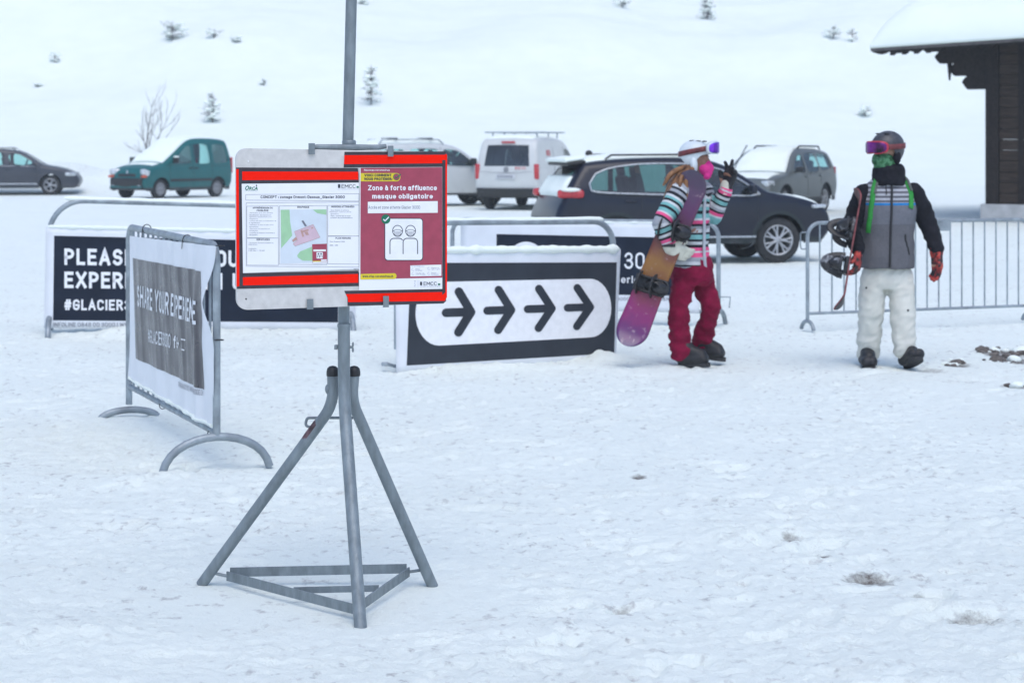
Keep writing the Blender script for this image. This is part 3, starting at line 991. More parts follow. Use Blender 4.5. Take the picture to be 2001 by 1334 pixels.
    for pts in ([(400, 556), (464, 555), (468, 640), (484, 742), (404, 834)], [(633, 555), (731, 553), (731, 592), (664, 580)], [(520, 885), (540, 858), (628, 822), (700, 806), (733, 800), (733, 924), (560, 924), (524, 900)]):
        poly(mp, pts, M['mapgreen'], O1 + 0.0004, 0.0002)
    pk = [(500, 713), (635, 662), (685, 755), (505, 818), (490, 802), (520, 776)]
    poly(mp, pk, M['mappink'], O1 + 0.0005, 0.0002)
    for a, b in zip(pk, pk[1:] + pk[:1]): line(mp, *a, *b, 2, M['mapbrown'], O1 + 0.0009)
    poly(mp, [(550, 636), (564, 632), (590, 672), (576, 678)], M['inkgrey'], O1 + 0.0004, 0.0002)
    poly(mp, [(482, 775), (512, 750), (522, 770), (490, 790)], M['mapbrown'], O1 + 0.0008, 0.0002)
    for pts in ([(543, 706), (556, 701), (570, 748), (557, 753)], [(556, 708), (600, 694), (604, 706), (560, 720)], [(572, 718), (594, 712), (606, 738), (584, 740)], [(620, 684), (632, 680), (636, 690), (624, 694)]):
        poly(mp, pts, M['mapbrown'], O1 + 0.0008, 0.0002)
    poly(mp, [(628, 805), (735, 801), (737, 940), (630, 943)], M['crimson'], O1 + 0.0008, 0.0002)
    poly(mp, [(637, 843), (727, 842), (727, 856), (637, 857)], M['white'], O1 + 0.0012, 0.0002)
    poly(mp, rrect(659, 862, 705, 908, 5), M['white'], O1 + 0.0012, 0.0002)
    for x in (673, 692):
        line(mp, x - 8, 902, x - 8, 886, 2.5, M['ink'], O1 + 0.0015); line(mp, x + 8, 902, x + 8, 886, 2.5, M['ink'], O1 + 0.0015); line(mp, x - 8, 886, x + 8, 886, 2.5, M['ink'], O1 + 0.0015)
        poly(mp, [(x + 6 * math.cos(t), 874 + 6 * math.sin(t)) for t in np.linspace(0, 2 * PI, 12)[:-1]], M['ink'], O1 + 0.0015, 0.0002)
    poly(mp, [(631, 932), (736, 929), (736, 939), (631, 942)], M['white'], O1 + 0.0012, 0.0002)
    poly(mp, [(631, 926), (690, 924), (690, 931), (631, 932)], M['yellow'], O1 + 0.0013, 0.0002)
    poly(mp, [(692, 915), (733, 914), (733, 926), (692, 927)], M['white'], O1 + 0.0013, 0.0002)
    mp.build('site_plan', sheet)

    # red poster, over the sheet's edge
    Q = 0.0046
    ps = MB(); poly(ps, [(972, 252), (1569, 247), (1570, 1128), (967, 1139)], M['paper'], Q, 0.0005)
    poly(ps, [(978, 253), (1568, 248), (1569, 1046), (976, 1058)], M['crimson'], Q + 0.0007, 0.0003)
    post = ps.build('poster', root); post['label'] = 'crimson poster asking for masks with two masked figures'
    lt = MB(); Q1 = Q + 0.0013; Q2 = Q + 0.0017
    poly(lt, [(978, 291)] + [(1238 + 28 * math.cos(t), 320 + 30 * math.sin(t)) for t in np.linspace(-PI / 2, PI / 2, 12)] + [(978, 350)], M['yellow'], Q1, 0.0002)
    TP('Nouveau coronavirus', 1003, 261, 1188, 275, 'white', 0.14, Q1, lt)
    TP('VOICI COMMENT', 1005, 296, 1202, 316, 'ink', 0.24, Q2, lt, 0.1); TP('NOUS PROTÉGER:', 1005, 323, 1207, 342, 'ink', 0.24, Q2, lt, 0.1)
    lt.build('tag_print', post); lt = MB()
    TP('Zone à forte affluence', 1032, 378, 1530, 415, 'white', 0.185, Q1, lt, 0.11); TP('masque obligatoire', 1062, 440, 1501, 475, 'white', 0.185, Q1, lt, 0.11)
    lt.build('title_lettering', post); lt = MB()
    poly(lt, [(1030, 498), (1536, 493), (1536, 577), (1030, 581)], M['white'], Q1, 0.0002)
    TP('Accès et zone attente Glacier 3000', 1034, 526, 1408, 549, 'inkgrey', 0.11, Q2, lt)
    lt.build('text_box', post); lt = MB()
    poly(lt, [(977, 1020)] + [(1220 + 18 * math.cos(t), 1035 + 21 * math.sin(t)) for t in np.linspace(-PI / 2, PI / 2, 10)] + [(977, 1060)], M['yellow'], Q1, 0.0002)
    TP('www.ofsp-coronavirus.ch', 992, 1028, 1213, 1044, 'ink', 0.19, Q2, lt)
    lt.build('address_print', post); lt = MB()
    poly(lt, [(1408, 1076), (1423, 1076), (1423, 1102), (1408, 1102)], M['ink'], Q1, 0.0002); poly(lt, [(1538, 1088), (1554, 1088), (1554, 1101), (1538, 1101)], M['green'], Q1, 0.0002)
    TP('EMCC', 1434, 1076, 1529, 1102, 'ink', 0.13, Q1, lt); T('ETAT-MAJOR CANTONAL DE CONDUITE', 1408, 1108, 1554, 1114, 'inkgrey', 0.0, Q1, 0, lt)
    for k in range(6): line(lt, 1366 + (k % 2) * 3, 1070 + k * 9, 1376 - (k % 3) * 2, 1070 + k * 9, 2.5, M['inkgrey'], Q1)
    line(lt, 1393, 1066, 1393, 1118, 1.0, M['inkgrey'], Q1)
    lt.build('logo_print', post); lt = MB()
    poly(lt, [(1338, 958), (1562, 952), (1562, 1033), (1338, 1037)], M['white'], Q1, 0.0002)
    T('Ce qui change pour', 1346, 961, 1440, 968, 'inkgrey', 0.01, Q2, 0, lt)
    for (x, y, a, b) in ((1375, 980, 'Réduire', 'les contacts'), (1375, 1010, 'Travailler à la', 'maison si possible'), (1490, 972, 'Respecter les', 'règles d’hygiène'), (1490, 1008, 'Respecter', 'les distances')):
        T(a, x, y, x + 4.2 * len(a), y + 8, 'inkgrey', 0.01, Q2, 0, lt); T(b, x, y + 10, x + 4.0 * len(b), y + 18, 'inkgrey', 0.01, Q2, 0, lt)
        cx = x - 18; cy = y + 8
        ring = [(cx + 9 * math.cos(t), cy + 9 * math.sin(t)) for t in np.linspace(0.4, 2 * PI - 1.2, 10)]
        for p, r_ in zip(ring, ring[1:]): line(lt, *p, *r_, 1.6, M['inkgrey'], Q2)
    lt.build('info_print', post)
    pg = MB()
    poly(pg, rrect(1150, 615, 1430, 924, 24), M['ink'], Q1, 0.0002); poly(pg, rrect(1156, 621, 1424, 918, 20), M['white'], Q2, 0.0002)
    Q3 = Q2 + 0.0004
    def arc(cx, cy, rx, ry, a0, a1, w, mat='ink', n=24, off=Q3):
        t = [R(a0 + (a1 - a0) * k / n) for k in range(n + 1)]
        for a, b in zip(t, t[1:]): line(pg, cx + rx * math.cos(a), cy + ry * math.sin(a), cx + rx * math.cos(b), cy + ry * math.sin(b), w, M[mat], off)
    for cx in (1245, 1339):
        arc(cx, 708, 36, 40, 0, 360, 5)
        arc(cx, 745, 50, 46, 225, 315, 3)
        arc(cx, 712, 26, 36, 20, 160, 2.4)
        for k in range(4): line(pg, cx - 19 + k, 716 + 8 * k, cx + 19 - k, 716 + 8 * k, 2.2, M['ink'], Q3)
        for s in (-1, 1): line(pg, cx + s * 33, 706, cx + s * 22, 712, 2.4, M['ink'], Q3); line(pg, cx + s * 25, 712, cx + s * 22, 738, 2.4, M['ink'], Q3)
    for x0, x1 in ((1190, 1285), (1285, 1390)):
        arc(x0 + 28, 790, 28, 28, 180, 270, 6, n=8); line(pg, x0, 790, x0, 875, 6, M['ink'], Q3); line(pg, x0 + 26, 762, x1 - 26, 762, 6, M['ink'], Q3)
        arc(x1 - 28, 790, 28, 28, 270, 360 if x1 > 1300 else 330, 6, n=8)
    line(pg, 1390, 788, 1390, 875, 6, M['ink'], Q3)
    pg.build('pictogram', post); pg = MB()
    poly(pg, [(1160 + 33 * math.cos(t), 623 + 34 * math.sin(t)) for t in np.linspace(0, 2 * PI, 28)[:-1]], M['green'], Q3, 0.0002)
    line(pg, 1142, 624, 1156, 638, 8, M['white'], Q3 + 0.0004); line(pg, 1152, 638, 1181, 608, 8, M['white'], Q3 + 0.0004)
    pg.build('tick_badge', post); pg = MB()
    poly(pg, [(1237 + 24 * math.cos(t), 318 + 24 * math.sin(t)) for t in np.linspace(0, 2 * PI, 24)[:-1]], M['green'], Q3, 0.0002)
    poly(pg, [(1237 + 20 * math.cos(t), 318 + 20 * math.sin(t)) for t in np.linspace(0, 2 * PI, 24)[:-1]], M['crimson'], Q3 + 0.0003, 0.0002)
    line(pg, 1226, 316, 1236, 328, 7, M['green'], Q3 + 0.0007); line(pg, 1233, 328, 1268, 298, 7, M['green'], Q3 + 0.0007)
    pg.build('tick_badge', post)


tripod_sign()
notice_board()


# ------------------------------------------------------------------ barriers and their banners
def barrier(name, label, A, B, hA, hB, foot=0.42, footB=None, foot_hA=None, group='crowd barriers', rad=0.12, bars=True, rail=0.019, zb=0.18, snow=True, barN=18, foot_h=0.16, fA=True, fB=True, mat='galv2'):
    """A, B ground points of the two posts"""
    g = M[mat]
    A, B = Vector(A), Vector(B)
    root = empty(name, (A + B) / 2)
    tag(root, label, 'barrier', group)
    L = Vector(root.location)
    d = (B - A); d.z = 0; d.normalize(); n = Vector((-d.y, d.x, 0))
    fa = A + Vector((0, 0, foot_hA or foot_h)); fb = B + Vector((0, 0, foot_h))
    ta = A + Vector((0, 0, hA - rail)); tb = B + Vector((0, 0, hB - rail))
    mb = MB(); mb.tube([p - L for p in fillet([fa, ta, tb, fb], rad, 10)], rail, g, 16)
    mb.build('frame', root)
    ba = A + Vector((0, 0, zb)); bb = B + Vector((0, 0, zb))
    mb = MB(); mb.tube([ba - L, bb - L], rail * 0.8, g, 12); mb.build('bottom_rail', root)
    if bars:
        for i in range(1, barN):
            t = i / barN
            mb = MB(); mb.tube([ba.lerp(bb, t) - L, ta.lerp(tb, t) - L], 0.0075, g, 8); mb.build('bar', root)
    for c, use, fw, fh in ((A, fA, foot, foot_hA or foot_h), (B, fB, footB or foot, foot_h)):
        if not use: continue
        mb = MB()
        pts = []
        for k in range(15):
            a = PI * (0.06 + 0.88 * k / 14)
            pts.append(c + n * (fw * math.cos(a)) + Vector((0, 0, fh * 1.36 * (math.sin(a) ** 0.8 if fw > 0.2 else 0.42 + 0.58 * math.sin(a)) - 0.06)) - L)
        mb.tube(pts, rail * 1.05, g, 14); mb.build('foot', root)
    if snow:
        mb = MB(); pts = []; rs = []
        a = ta + (tb - ta) * 0.05; b = ta + (tb - ta) * 0.95
        m = 60
        for k in range(m + 1):
            p = a.lerp(b, k / m)
            j = 0.004 * noise.noise(p * 9)
            pts.append(p + Vector((0, 0, rail * 0.72 + j)) - L); rs.append(rail * (0.85 + 0.25 * noise.noise(p * 5)) * (0.5 if k in (0, m) else 1))
        mb.tube(pts, rs, M['snow'], 10); mb.build('snow_cap', root)
    return root, d, n


def banner(name, label, pl, corners, prints, texts, th=0.012, depth=0.03, snow_top=None, group='banners on the crowd barriers', wave=0.0, discs=(), sheet='sheet'):
    """corners (tl, tr, br, bl) and prints in photo pixels on the banner's own plane"""
    root = empty(name, pl.C)
    tag(root, label, 'banner', group)
    L = pl.C

    def wav(u, v):
        return wave * (noise.noise(Vector((u * 2.3, v * 0.8, 3.1))) * 1.0 + 0.5 * noise.noise(Vector((u * 7, v * 1.5, 1.2)))) if wave else 0.0

    def fn(px, py, off=0.0):
        a, b = pl.uv(px, py)
        return pl.at(a, b, depth + off + wav(a, b)) - L
    mb = MB()
    tl, tr, br, bl = corners
    nu, nv = (30, 16)
    vs, fs = [], []
    for o in (0.0, -th):
        for j in range(nv + 1):
            for i in range(nu + 1):
                s, t = i / nu, j / nv
                x = (tl[0] * (1 - s) + tr[0] * s) * (1 - t) + (bl[0] * (1 - s) + br[0] * s) * t
                y = (tl[1] * (1 - s) + tr[1] * s) * (1 - t) + (bl[1] * (1 - s) + br[1] * s) * t
                vs.append(fn(x, y, o))
    w = nu + 1; K = w * (nv + 1)
    for j in range(nv):
        for i in range(nu):
            a = j * w + i
            fs.append((a, a + w, a + w + 1, a + 1)); fs.append((K + a, K + a + 1, K + a + w + 1, K + a + w))
    edge = [i for i in range(w)] + [j * w + nu for j in range(1, nv + 1)] + [nv * w + i for i in range(nu - 1, -1, -1)] + [j * w for j in range(nv - 1, 0, -1)]
    for a, b in zip(edge, edge[1:] + edge[:1]): fs.append((a, b, K + b, K + a))
    mb.add(vs, fs, M[sheet], True)
    sh = mb.build('sheet', root)
    for q, (pts, mat) in enumerate(prints):
        mb = MB()
        if len(pts) == 4:
            a, b, c, d_ = pts; vs, fs = [], []
            for j in range(17):
                for i in range(25):
                    s, t = i / 24, j / 16
                    x = (a[0] * (1 - s) + b[0] * s) * (1 - t) + (d_[0] * (1 - s) + c[0] * s) * t
                    y = (a[1] * (1 - s) + b[1] * s) * (1 - t) + (d_[1] * (1 - s) + c[1] * s) * t
                    vs.append(fn(x, y, 0.0014 * (q + 1)))
            for j in range(16):
                for i in range(24):
                    k = j * 25 + i; fs.append((k, k + 25, k + 26, k + 1))
            mb.add(vs, fs, M[mat], True)
        else:
            mb.add([fn(x, y, 0.0014 * (q + 1)) for x, y in pts], [list(range(len(pts)))], M[mat])
        mb.build('print_panel', root)
    o2 = 0.0014 * (len(prints) + 1)
    if texts:
        for (s, box, mat, bold, slope) in texts:
            mb = MB()
            l, t, r, b = box
            pen_text(mb, s, box, lambda x, y: fn(x, y + slope * (x - l), o2), M[mat], bold)
            mb.build('lettering', root)
    for pts in discs:
        mb = MB(); mb.add([fn(x, y, o2) for x, y in pts[1]], [list(range(len(pts[1])))], M[pts[2]]); mb.build(pts[0], root)
    if snow_top:
        mb = MB(); pp = []; rs = []
        m = 70
        for k in range(m + 1):
            x = tl[0] + (tr[0] - tl[0]) * (0.005 + 0.99 * k / m); y = tl[1] + (tr[1] - tl[1]) * k / m
            p = fn(x, y, -th / 2)
            pp.append(p + Vector((0, 0, 0.004))); rs.append(snow_top * (0.8 + 0.5 * noise.noise(Vector((x * 0.06, 0, 2)))) * (0.4 if k in (0, m) else 1))
        mb.tube(pp, rs, M['snow'], 10); mb.build('snow_cap', root)
    return root, fn


def dirv(A, B):
    d = Vector(B) - Vector(A); d.z = 0
    return d.normalized()


# 1. near barrier on the left, seen at a slant
A1 = Vector((-2.385, 12.40, 0)); B1 = Vector((-1.540, 10.38, 0))
nb, d1, n1 = barrier('crowd_barrier', 'galvanised barrier standing at a slant nearest the tripod, with a wrinkled banner tied on', A1, B1, 1.20, 1.19, foot=0.18, foot_hA=0.075, footB=0.29, zb=0.19, snow=False, barN=16, rad=0.10, foot_h=0.17, rail=0.0205)
pl1 = Plane((A1 + B1) / 2 + Vector((0, 0, 0.7)), d1)
vn = pl1.n


def slant_banner():
    side0 = 1 if (Vector((0, 0, CAM_H)) - pl1.C).dot(pl1.n) > 0 else -1
    pl = Plane(pl1.C + pl1.n * side0 * 0.026, d1)
    root = empty('banner', pl.C)
    tag(root, 'wrinkled white vinyl banner reading SHARE YOUR EXPERIENCE on a grey print', 'banner', 'banners on the crowd barriers')
    sgn = -1.0
    # side of the barrier that faces the camera
    face = (Vector((0, 0, CAM_H)) - pl.C); side = 1 if face.dot(pl.n) > 0 else -1
    def wav(u, v):
        # folds hang from the ties and fan out; the right edge is slack
        f = 0.013 * noise.noise(Vector((u * 5.5 + v * 1.2, v * 0.9, 0.4))) + 0.0028 * (1 - 2 * abs(noise.noise(Vector((u * 9 + v * 2.2, v * 0.8, 5.4))))) + 0.0005 * noise.noise(Vector((u * 22 + v * 5.0, v * 1.5, 9.4)))
        t = max(0.0, (u - 0.55) / 0.45)
        f += 0.010 * t * math.sin(v * 5.2 + 1.0) * (1 if t > 0 else 0)
        f += 0.022 * math.exp(-((u - 0.80) / 0.06) ** 2) * (1 if v < 0.1 else max(0, 1 - (v - 0.1) * 3))
        return f
    def fn(px, py, off=0.0):
        a, b = pl.uv(px, py)
        return pl.C + pl.u * a + pl.v * b + pl.n * side * (off + wav(a, b)) - pl.C
    def grid(mb, L, Rr, mat, off, nu=190, nv=60):
        """L, Rr: left and right edges as lists of photo pixels from top to bottom"""
        vs, fs = [], []
        def along(E, t):
            k = t * (len(E) - 1); i = min(int(k), len(E) - 2); f = k - i
            return (E[i][0] * (1 - f) + E[i + 1][0] * f, E[i][1] * (1 - f) + E[i + 1][1] * f)
        for j in range(nv + 1):
            a = along(L, j / nv); b = along(Rr, j / nv)
            for i in range(nu + 1):
                s = i / nu
                vs.append(fn(a[0] + (b[0] - a[0]) * s, a[1] + (b[1] - a[1]) * s, off))
        for j in range(nv):
            for i in range(nu):
                k = j * (nu + 1) + i; fs.append((k, k + nu + 1, k + nu + 2, k + 1))
        mb.add(vs, fs, mat, True)
    mb = MB()
    Lp = [(253, 461), (254, 560), (255, 650), (248, 740)]
    Rp = chaikin([(421, 481), (420, 515), (402, 580), (401, 600), (420, 660), (417, 720), (414, 790), (413, 838)], 2)
    grid(mb, Lp, Rp, M['sheet'], 0.0)
    mb.build('sheet', root)
    mb = MB(); Rq = chaikin([(397, 530), (399, 565), (399, 590), (402, 625), (398, 660), (398, 700), (398, 761)], 2)
    grid(mb, [(259, 504), (262, 570), (264, 640), (266, 700)], Rq, M['bannergrey'], 0.0016)
    mb.build('print_panel', root)
    def tl(s, x0, yt0, yb0, x1, yt1, yb1, mat, bold):
        vs, fs = stroke_shape(s, bold); tx = MB()
        tx.add([fn(x0 + (x1 - x0) * x, (yb0 + (yt0 - yb0) * y) * (1 - x) + (yb1 + (yt1 - yb1) * y) * x, 0.0045 + 0.0003 * k) for x, y, k in vs], fs, M[mat]); tx.build('lettering', root)
    tl('SHARE YOUR EXPERIENCE', 271, 556, 598, 391, 588, 634, 'sheet', 0.16)
    tl('#GLACIER3000', 292, 643, 668, 334, 652, 680, 'sheet', 0.14)
    tl('f', 339, 655, 679, 343, 656, 681, 'white', 0.18); tl('G+', 345, 657, 680, 353, 660, 682, 'white', 0.16)
    tx = MB()
    for (a, b) in (((357, 662), (362, 664)), ((362, 664), (362, 684)), ((362, 684), (357, 682)), ((357, 682), (357, 662))):
        tx.add([fn(a[0] - 0.6, a[1] - 1, 0.0034), fn(b[0] + 0.6, b[1] - 1, 0.0034), fn(b[0] + 0.6, b[1] + 1.4, 0.0034), fn(a[0] - 0.6, a[1] + 1.4, 0.0034)], [(0, 1, 2, 3)], M['white'])
    tx.build('camera_symbol', root)
    tl('INFOLINE 0848 00 3000 | WWW.GLACIER3000.CH', 348, 745, 755, 396, 762, 773, 'inkgrey', 0.13)
    def on_rail(px, py):
        a, b = pl1.uv(px, py)
        return pl1.C + pl1.u * a + pl1.v * b - pl.C
    # black cable ties
    for (px, py) in ((287, 455), (366, 476)):
        t = MB(); c = on_rail(px, py - 8)
        pts = []
        for k in range(13):
            a = 2 * PI * k / 12
            pts.append(c + pl.n * side * (0.026 * math.cos(a)) + Vector((0, 0, 0.028 * math.sin(a) - 0.002)))
        t.tube(pts, 0.0028, M['black'], 6); t.tube([c + pl.n * side * 0.027, c + pl.n * side * 0.034 - Vector((0, 0, 0.05)) + pl.u * 0.012], 0.0022, M['black'], 6)
        t.build('cable_tie', root)
    for (px, py) in ((428, 664), (430, 480), (413, 846), (318, 792)):
        t = MB(); c = on_rail(px, py); pts = []
        post = px > 420
        for k in range(13):
            a = 2 * PI * k / 12
            pts.append(c + ((pl.u * 0.024 * math.cos(a) + pl.n * 0.024 * math.sin(a)) if post else (pl.n * 0.02 * math.cos(a) + Vector((0, 0, 0.02 * math.sin(a))))))
        t.tube(pts, 0.0026, M['black'], 6); t.build('cable_tie', root)
    # snow clinging to the lower hem
    sn = MB(); pts = []; rs = []
    for k in range(40):
        x = 252 + 160 * k / 39; y = 742 + 94 * k / 39
        c = fn(x, y - 4, 0.004); pts.append(c); rs.append(max(0.003, 0.010 + 0.012 * noise.noise(Vector((x * 0.09, 0.3, 0)))))
    sn.tube(pts, rs, M['snow'], 8); sn.build('snow_crust', root)


M['bannergrey'] = pmat('grey_banner_print', (0.052, 0.048, 0.058), 0.30, 0, 0.10, 3)
slant_banner()

# 2. the PLEASE SHARE barrier behind it
YL, YR = 17.6, 18.1
A2 = P(96, 640, YL); A2.z = 0; B2 = P(684, 640, YR); B2.z = 0
barrier('crowd_barrier', 'snow-topped barrier at the far left carrying the PLEASE SHARE banner', A2, B2, 1.225, 1.13, rad=0.30, zb=0.12, bars=False, rail=0.024, foot=0.3)
pl2 = Plane((A2 + B2) / 2 + Vector((0, 0, 0.6)), dirv(A2, B2))
banner('banner', 'wide navy banner with white PLEASE lettering behind the slanted barrier', pl2,
       ((90, 443), (692, 456), (694, 646), (86, 640)),
       [([(106, 460), (660, 473), (660, 629), (104, 625)], 'navy')],
       [('PLEASE', (126, 485, 262, 517), 'white', 0.2, 0.012), ('SHARE YOUR', (270, 486.7, 489, 518.7), 'white', 0.2, 0.012), ('EXPERIENCE', (126, 530, 345, 562), 'white', 0.2, 0.010), ('WITH', (354, 532.3, 434, 564.3), 'white', 0.2, 0.010), ('US', (454, 533.3, 496, 565.3), 'white', 0.2, 0.010), ('#GLACIER3000', (126, 584, 304, 605), 'white', 0.2, 0.006),
        ('INFOLINE 0848 00 3000 | WWW.GLACIER3000.CH', (105, 629, 352, 637), 'inkgrey', 0.13, 0.004)], snow_top=0.022, depth=0.04)

# 3. the arrow barrier
YL, YR = 14.9, 15.9
A3 = P(776, 640, YL); A3.z = 0; B3 = P(1198, 640, YR); B3.z = 0
barrier('crowd_barrier', 'snow-topped barrier in the middle carrying the banner of four arrows', A3, B3, 1.13, 1.10, rad=0.19, zb=0.1, bars=False, rail=0.024, foot=0.3, fB=False, fA=False)
pl3 = Plane((A3 + B3) / 2 + Vector((0, 0, 0.5)), dirv(A3, B3))


def arrow_prints():
    out = [([(797, 513), (1199, 512), (1194, 689), (789, 713)], 'slate')]
    # white lozenge with round ends
    TL, TR, BR, BL = (806, 549), (1188, 543), (1187, 655), (806, 676)
    pts = []
    for (cx, cy, rx, ry, a0, a1) in ((852, 612, 46, 62, 90, 270), (1147, 601, 41, 57, 270, 450)):
        for k in range(17):
            a = R(a0 + (a1 - a0) * k / 16)
            pts.append((cx + rx * math.cos(a), cy - ry * math.sin(a) * -1 if False else cy - ry * math.sin(a)))
    out.append((pts, 'white'))
    return out


r3, fn3 = banner('banner', 'dark slate banner with four black arrows pointing right on a white lozenge', pl3,
                 ((768, 489), (1207, 487), (1197, 704), (770, 728)), arrow_prints(), [], snow_top=0.036, depth=0.045)
for (xs, xt, yc, h, w) in ((857, 920, 608.5, 47, 17), (938, 998, 604.5, 46, 16), (1017, 1077, 601.5, 45, 15.5), (1095, 1152, 599, 44, 15)):
    def cap(a, b, w, n=8):
        ang = math.atan2(b[1] - a[1], b[0] - a[0]); o = []
        for k in range(n + 1): t = ang + PI / 2 + PI * k / n; o.append((a[0] + w / 2 * math.cos(t), a[1] + w / 2 * math.sin(t)))
        for k in range(n + 1): t = ang - PI / 2 + PI * k / n; o.append((b[0] + w / 2 * math.cos(t), b[1] + w / 2 * math.sin(t)))
        return o
    mb = MB()
    tip = (xt - w * 0.35, yc)
    for q, (a, b) in enumerate((((xs + w / 2, yc + 1.5), tip), ((xt - 32 + w / 2 - 6, yc - h + w / 2 - 1), tip), ((xt - 33 + w / 2 - 6, yc + h - w / 2 + 1), tip))):
        c = cap(a, b, w); mb.add([fn3(x, y, 0.0045 + 0.0006 * q) for x, y in c], [list(range(len(c)))], M['slate'])
    mb.build('arrow', r3)

# 4. the barrier behind the arrows
YL, YR = 19.4, 18.4
A4 = P(884, 640, YL); A4.z = 0; B4 = P(1404, 640, YR); B4.z = 0
barrier('crowd_barrier', 'barrier half hidden behind the arrow banner and the walker in crimson trousers', A4, B4, 0.98, 0.99, rad=0.14, zb=0.14, bars=False, rail=0.021, foot=0.24, snow=False)
pl4 = Plane((A4 + B4) / 2 + Vector((0, 0, 0.5)), dirv(A4, B4))
disc = [(1031 + 36 * math.cos(t), 508 + 36 * math.sin(t)) for t in np.linspace(0, 2 * PI, 40)[:-1]]
banner('banner', 'navy banner with a white disc and the end of GLACIER 3000 behind the arrow banner', pl4,
       ((903, 432), (1372, 437), (1368, 611), (903, 600)),
       [([(973, 457), (1356, 465), (1354, 578), (973, 571)], 'navy')],
       [('GLACIER 3000', (1076, 492, 1307, 524), 'white', 0.13, 0.006), ('alpine experience', (1120, 538, 1285, 552), 'white', 0.14, 0.004), ('INFOLINE 0848 00 3000 | WWW.GLACIER3000.CH', (1120, 580, 1352, 586), 'inkgrey', 0.13, 0.004)],
       snow_top=0.012, depth=0.035, discs=[('disc', disc, 'white')])
mb = MB(); c = P(752, 711, 14.9); mb.box((0, 0, 0), (0.05, 0.04, 0.026), M['galv2'], None, 0.005); mb.tube([(0.02, 0, 0), (0.10, 0.05, -0.03)], 0.012, M['galv2'], 8)
o = mb.build('foot_bracket', None, c); tag(o, 'small grey steel bracket end poking from the snow left of the arrow banner', 'bracket')

# 5. bare barrier on the right
A5 = P(1578, 640, 17.9); A5.z = 0; B5 = P(2012, 640, 18.8); B5.z = 0
r5, d5, _n = barrier('crowd_barrier', 'bare galvanised barrier with upright bars behind the walker in white trousers', A5, B5, 1.0, 1.0, rad=0.13, zb=0.17, barN=19, rail=0.017, foot=0.11, snow=False, foot_h=0.12)
mb = MB(); c = A5.lerp(B5, 0.60) + Vector((0, -0.02, 0.945)) - Vector(r5.location); mb.box(c, (0.12, 0.004, 0.11), M['galv2'], None, 0.001); mb.build('name_plate', r5)
mb = MB(); p = [A5 + Vector((-0.01, 0, z)) - Vector(r5.location) for z in (0.9, 0.9, 0.75, 0.75)]
p[1] -= d5 * 0.06; p[2] -= d5 * 0.06
mb.tube(fillet(p, 0.02, 4), 0.006, M['galv2'], 8); mb.build('hook', r5)
mb = MB(); p = [B4 + Vector((0, 0, z)) for z in (0.28, 0.28, 0.18)]
r4 = [o for o in bpy.data.objects if o.name.startswith('crowd_barrier') and 'half hidden' in o.get('label', '')][0]
p[1] += Vector((0.11, 0, 0)); p[2] += Vector((0.10, 0, 0)); p = [q - Vector(r4.location) for q in p]
mb.tube(p, 0.006, M['galv2'], 8); mb.build('hook', r4)


# ------------------------------------------------------------------ bodies and clothes: shapes grown together into one surface
def grow(mb, name, mat, voxel=0.012, smooth=6, parent=None, fold=None, sub=False):
    """fuse overlapping solids into one continuous smooth mesh"""
    me = mb.mesh(name)
    bm = bmesh.new(); bm.from_mesh(me); bmesh.ops.recalc_face_normals(bm, faces=bm.faces); bm.to_mesh(me); bm.free()
    t = bpy.data.objects.new('grow_tmp', me); COL.objects.link(t)
    m = t.modifiers.new('remesh', 'REMESH'); m.mode = 'VOXEL'; m.voxel_size = voxel; m.use_smooth_shade = True
    if smooth:
        k = t.modifiers.new('smooth', 'SMOOTH'); k.factor = 0.5; k.iterations = smooth
    bpy.context.view_layer.update()
    out = bpy.data.meshes.new_from_object(t.evaluated_get(bpy.context.evaluated_depsgraph_get()))
    bpy.data.objects.remove(t); bpy.data.meshes.remove(me)
    out.name = name
    if fold:
        no = [v.normal.copy() for v in out.vertices]
        for v, n in zip(out.vertices, no): v.co += n * fold(v.co, n)
    out.materials.clear(); out.materials.append(mat)
    for p in out.polygons: p.use_smooth = True; p.material_index = 0
    out.update()
    return link_mesh(name, out, parent)


def ell(c, rx, ry, z, yaw=0.0, n=20, tilt=0.0, p=2.0):
    """one flat oval ring of a torso"""
    o = []
    for k in range(n):
        a = 2 * PI * k / n
        ca, sa = math.cos(a), math.sin(a)
        x = rx * math.copysign(abs(ca) ** (2 / p), ca); y = ry * math.copysign(abs(sa) ** (2 / p), sa)
        o.append(Vector((c[0] + x * math.cos(yaw) - y * math.sin(yaw), c[1] + x * math.sin(yaw) + y * math.cos(yaw), z + tilt * x)))
    return o


def chain(mb, pts, mat, seg=16):
    for (a, ra), (b, rb) in zip(pts, pts[1:]): mb.capsule(a, ra, b, rb, mat, seg)


def seg_t(p, a, b):
    a = Vector(a); b = Vector(b); d = b - a
    t = max(0.0, min(1.0, (p - a).dot(d) / d.length_squared))
    return (p - (a + d * t)).length, t


def put_attr(o, name, fn):
    at = o.data.attributes.new(name, 'FLOAT', 'POINT')
    at.data.foreach_set('value', [fn(v.co) for v in o.data.vertices])


def cloth_fold(amp, sx=9.0, sz=14.0, seed=0.0):
    def f(co, n):
        q = Vector((co.x * sx, co.y * sx, co.z * sz + seed))
        a = noise.noise(q); b = noise.noise(q * 2.1 + Vector((3, 1, 7)))
        return amp * (0.9 * (1 - abs(a) * 2.2) + 0.55 * b)
    return f


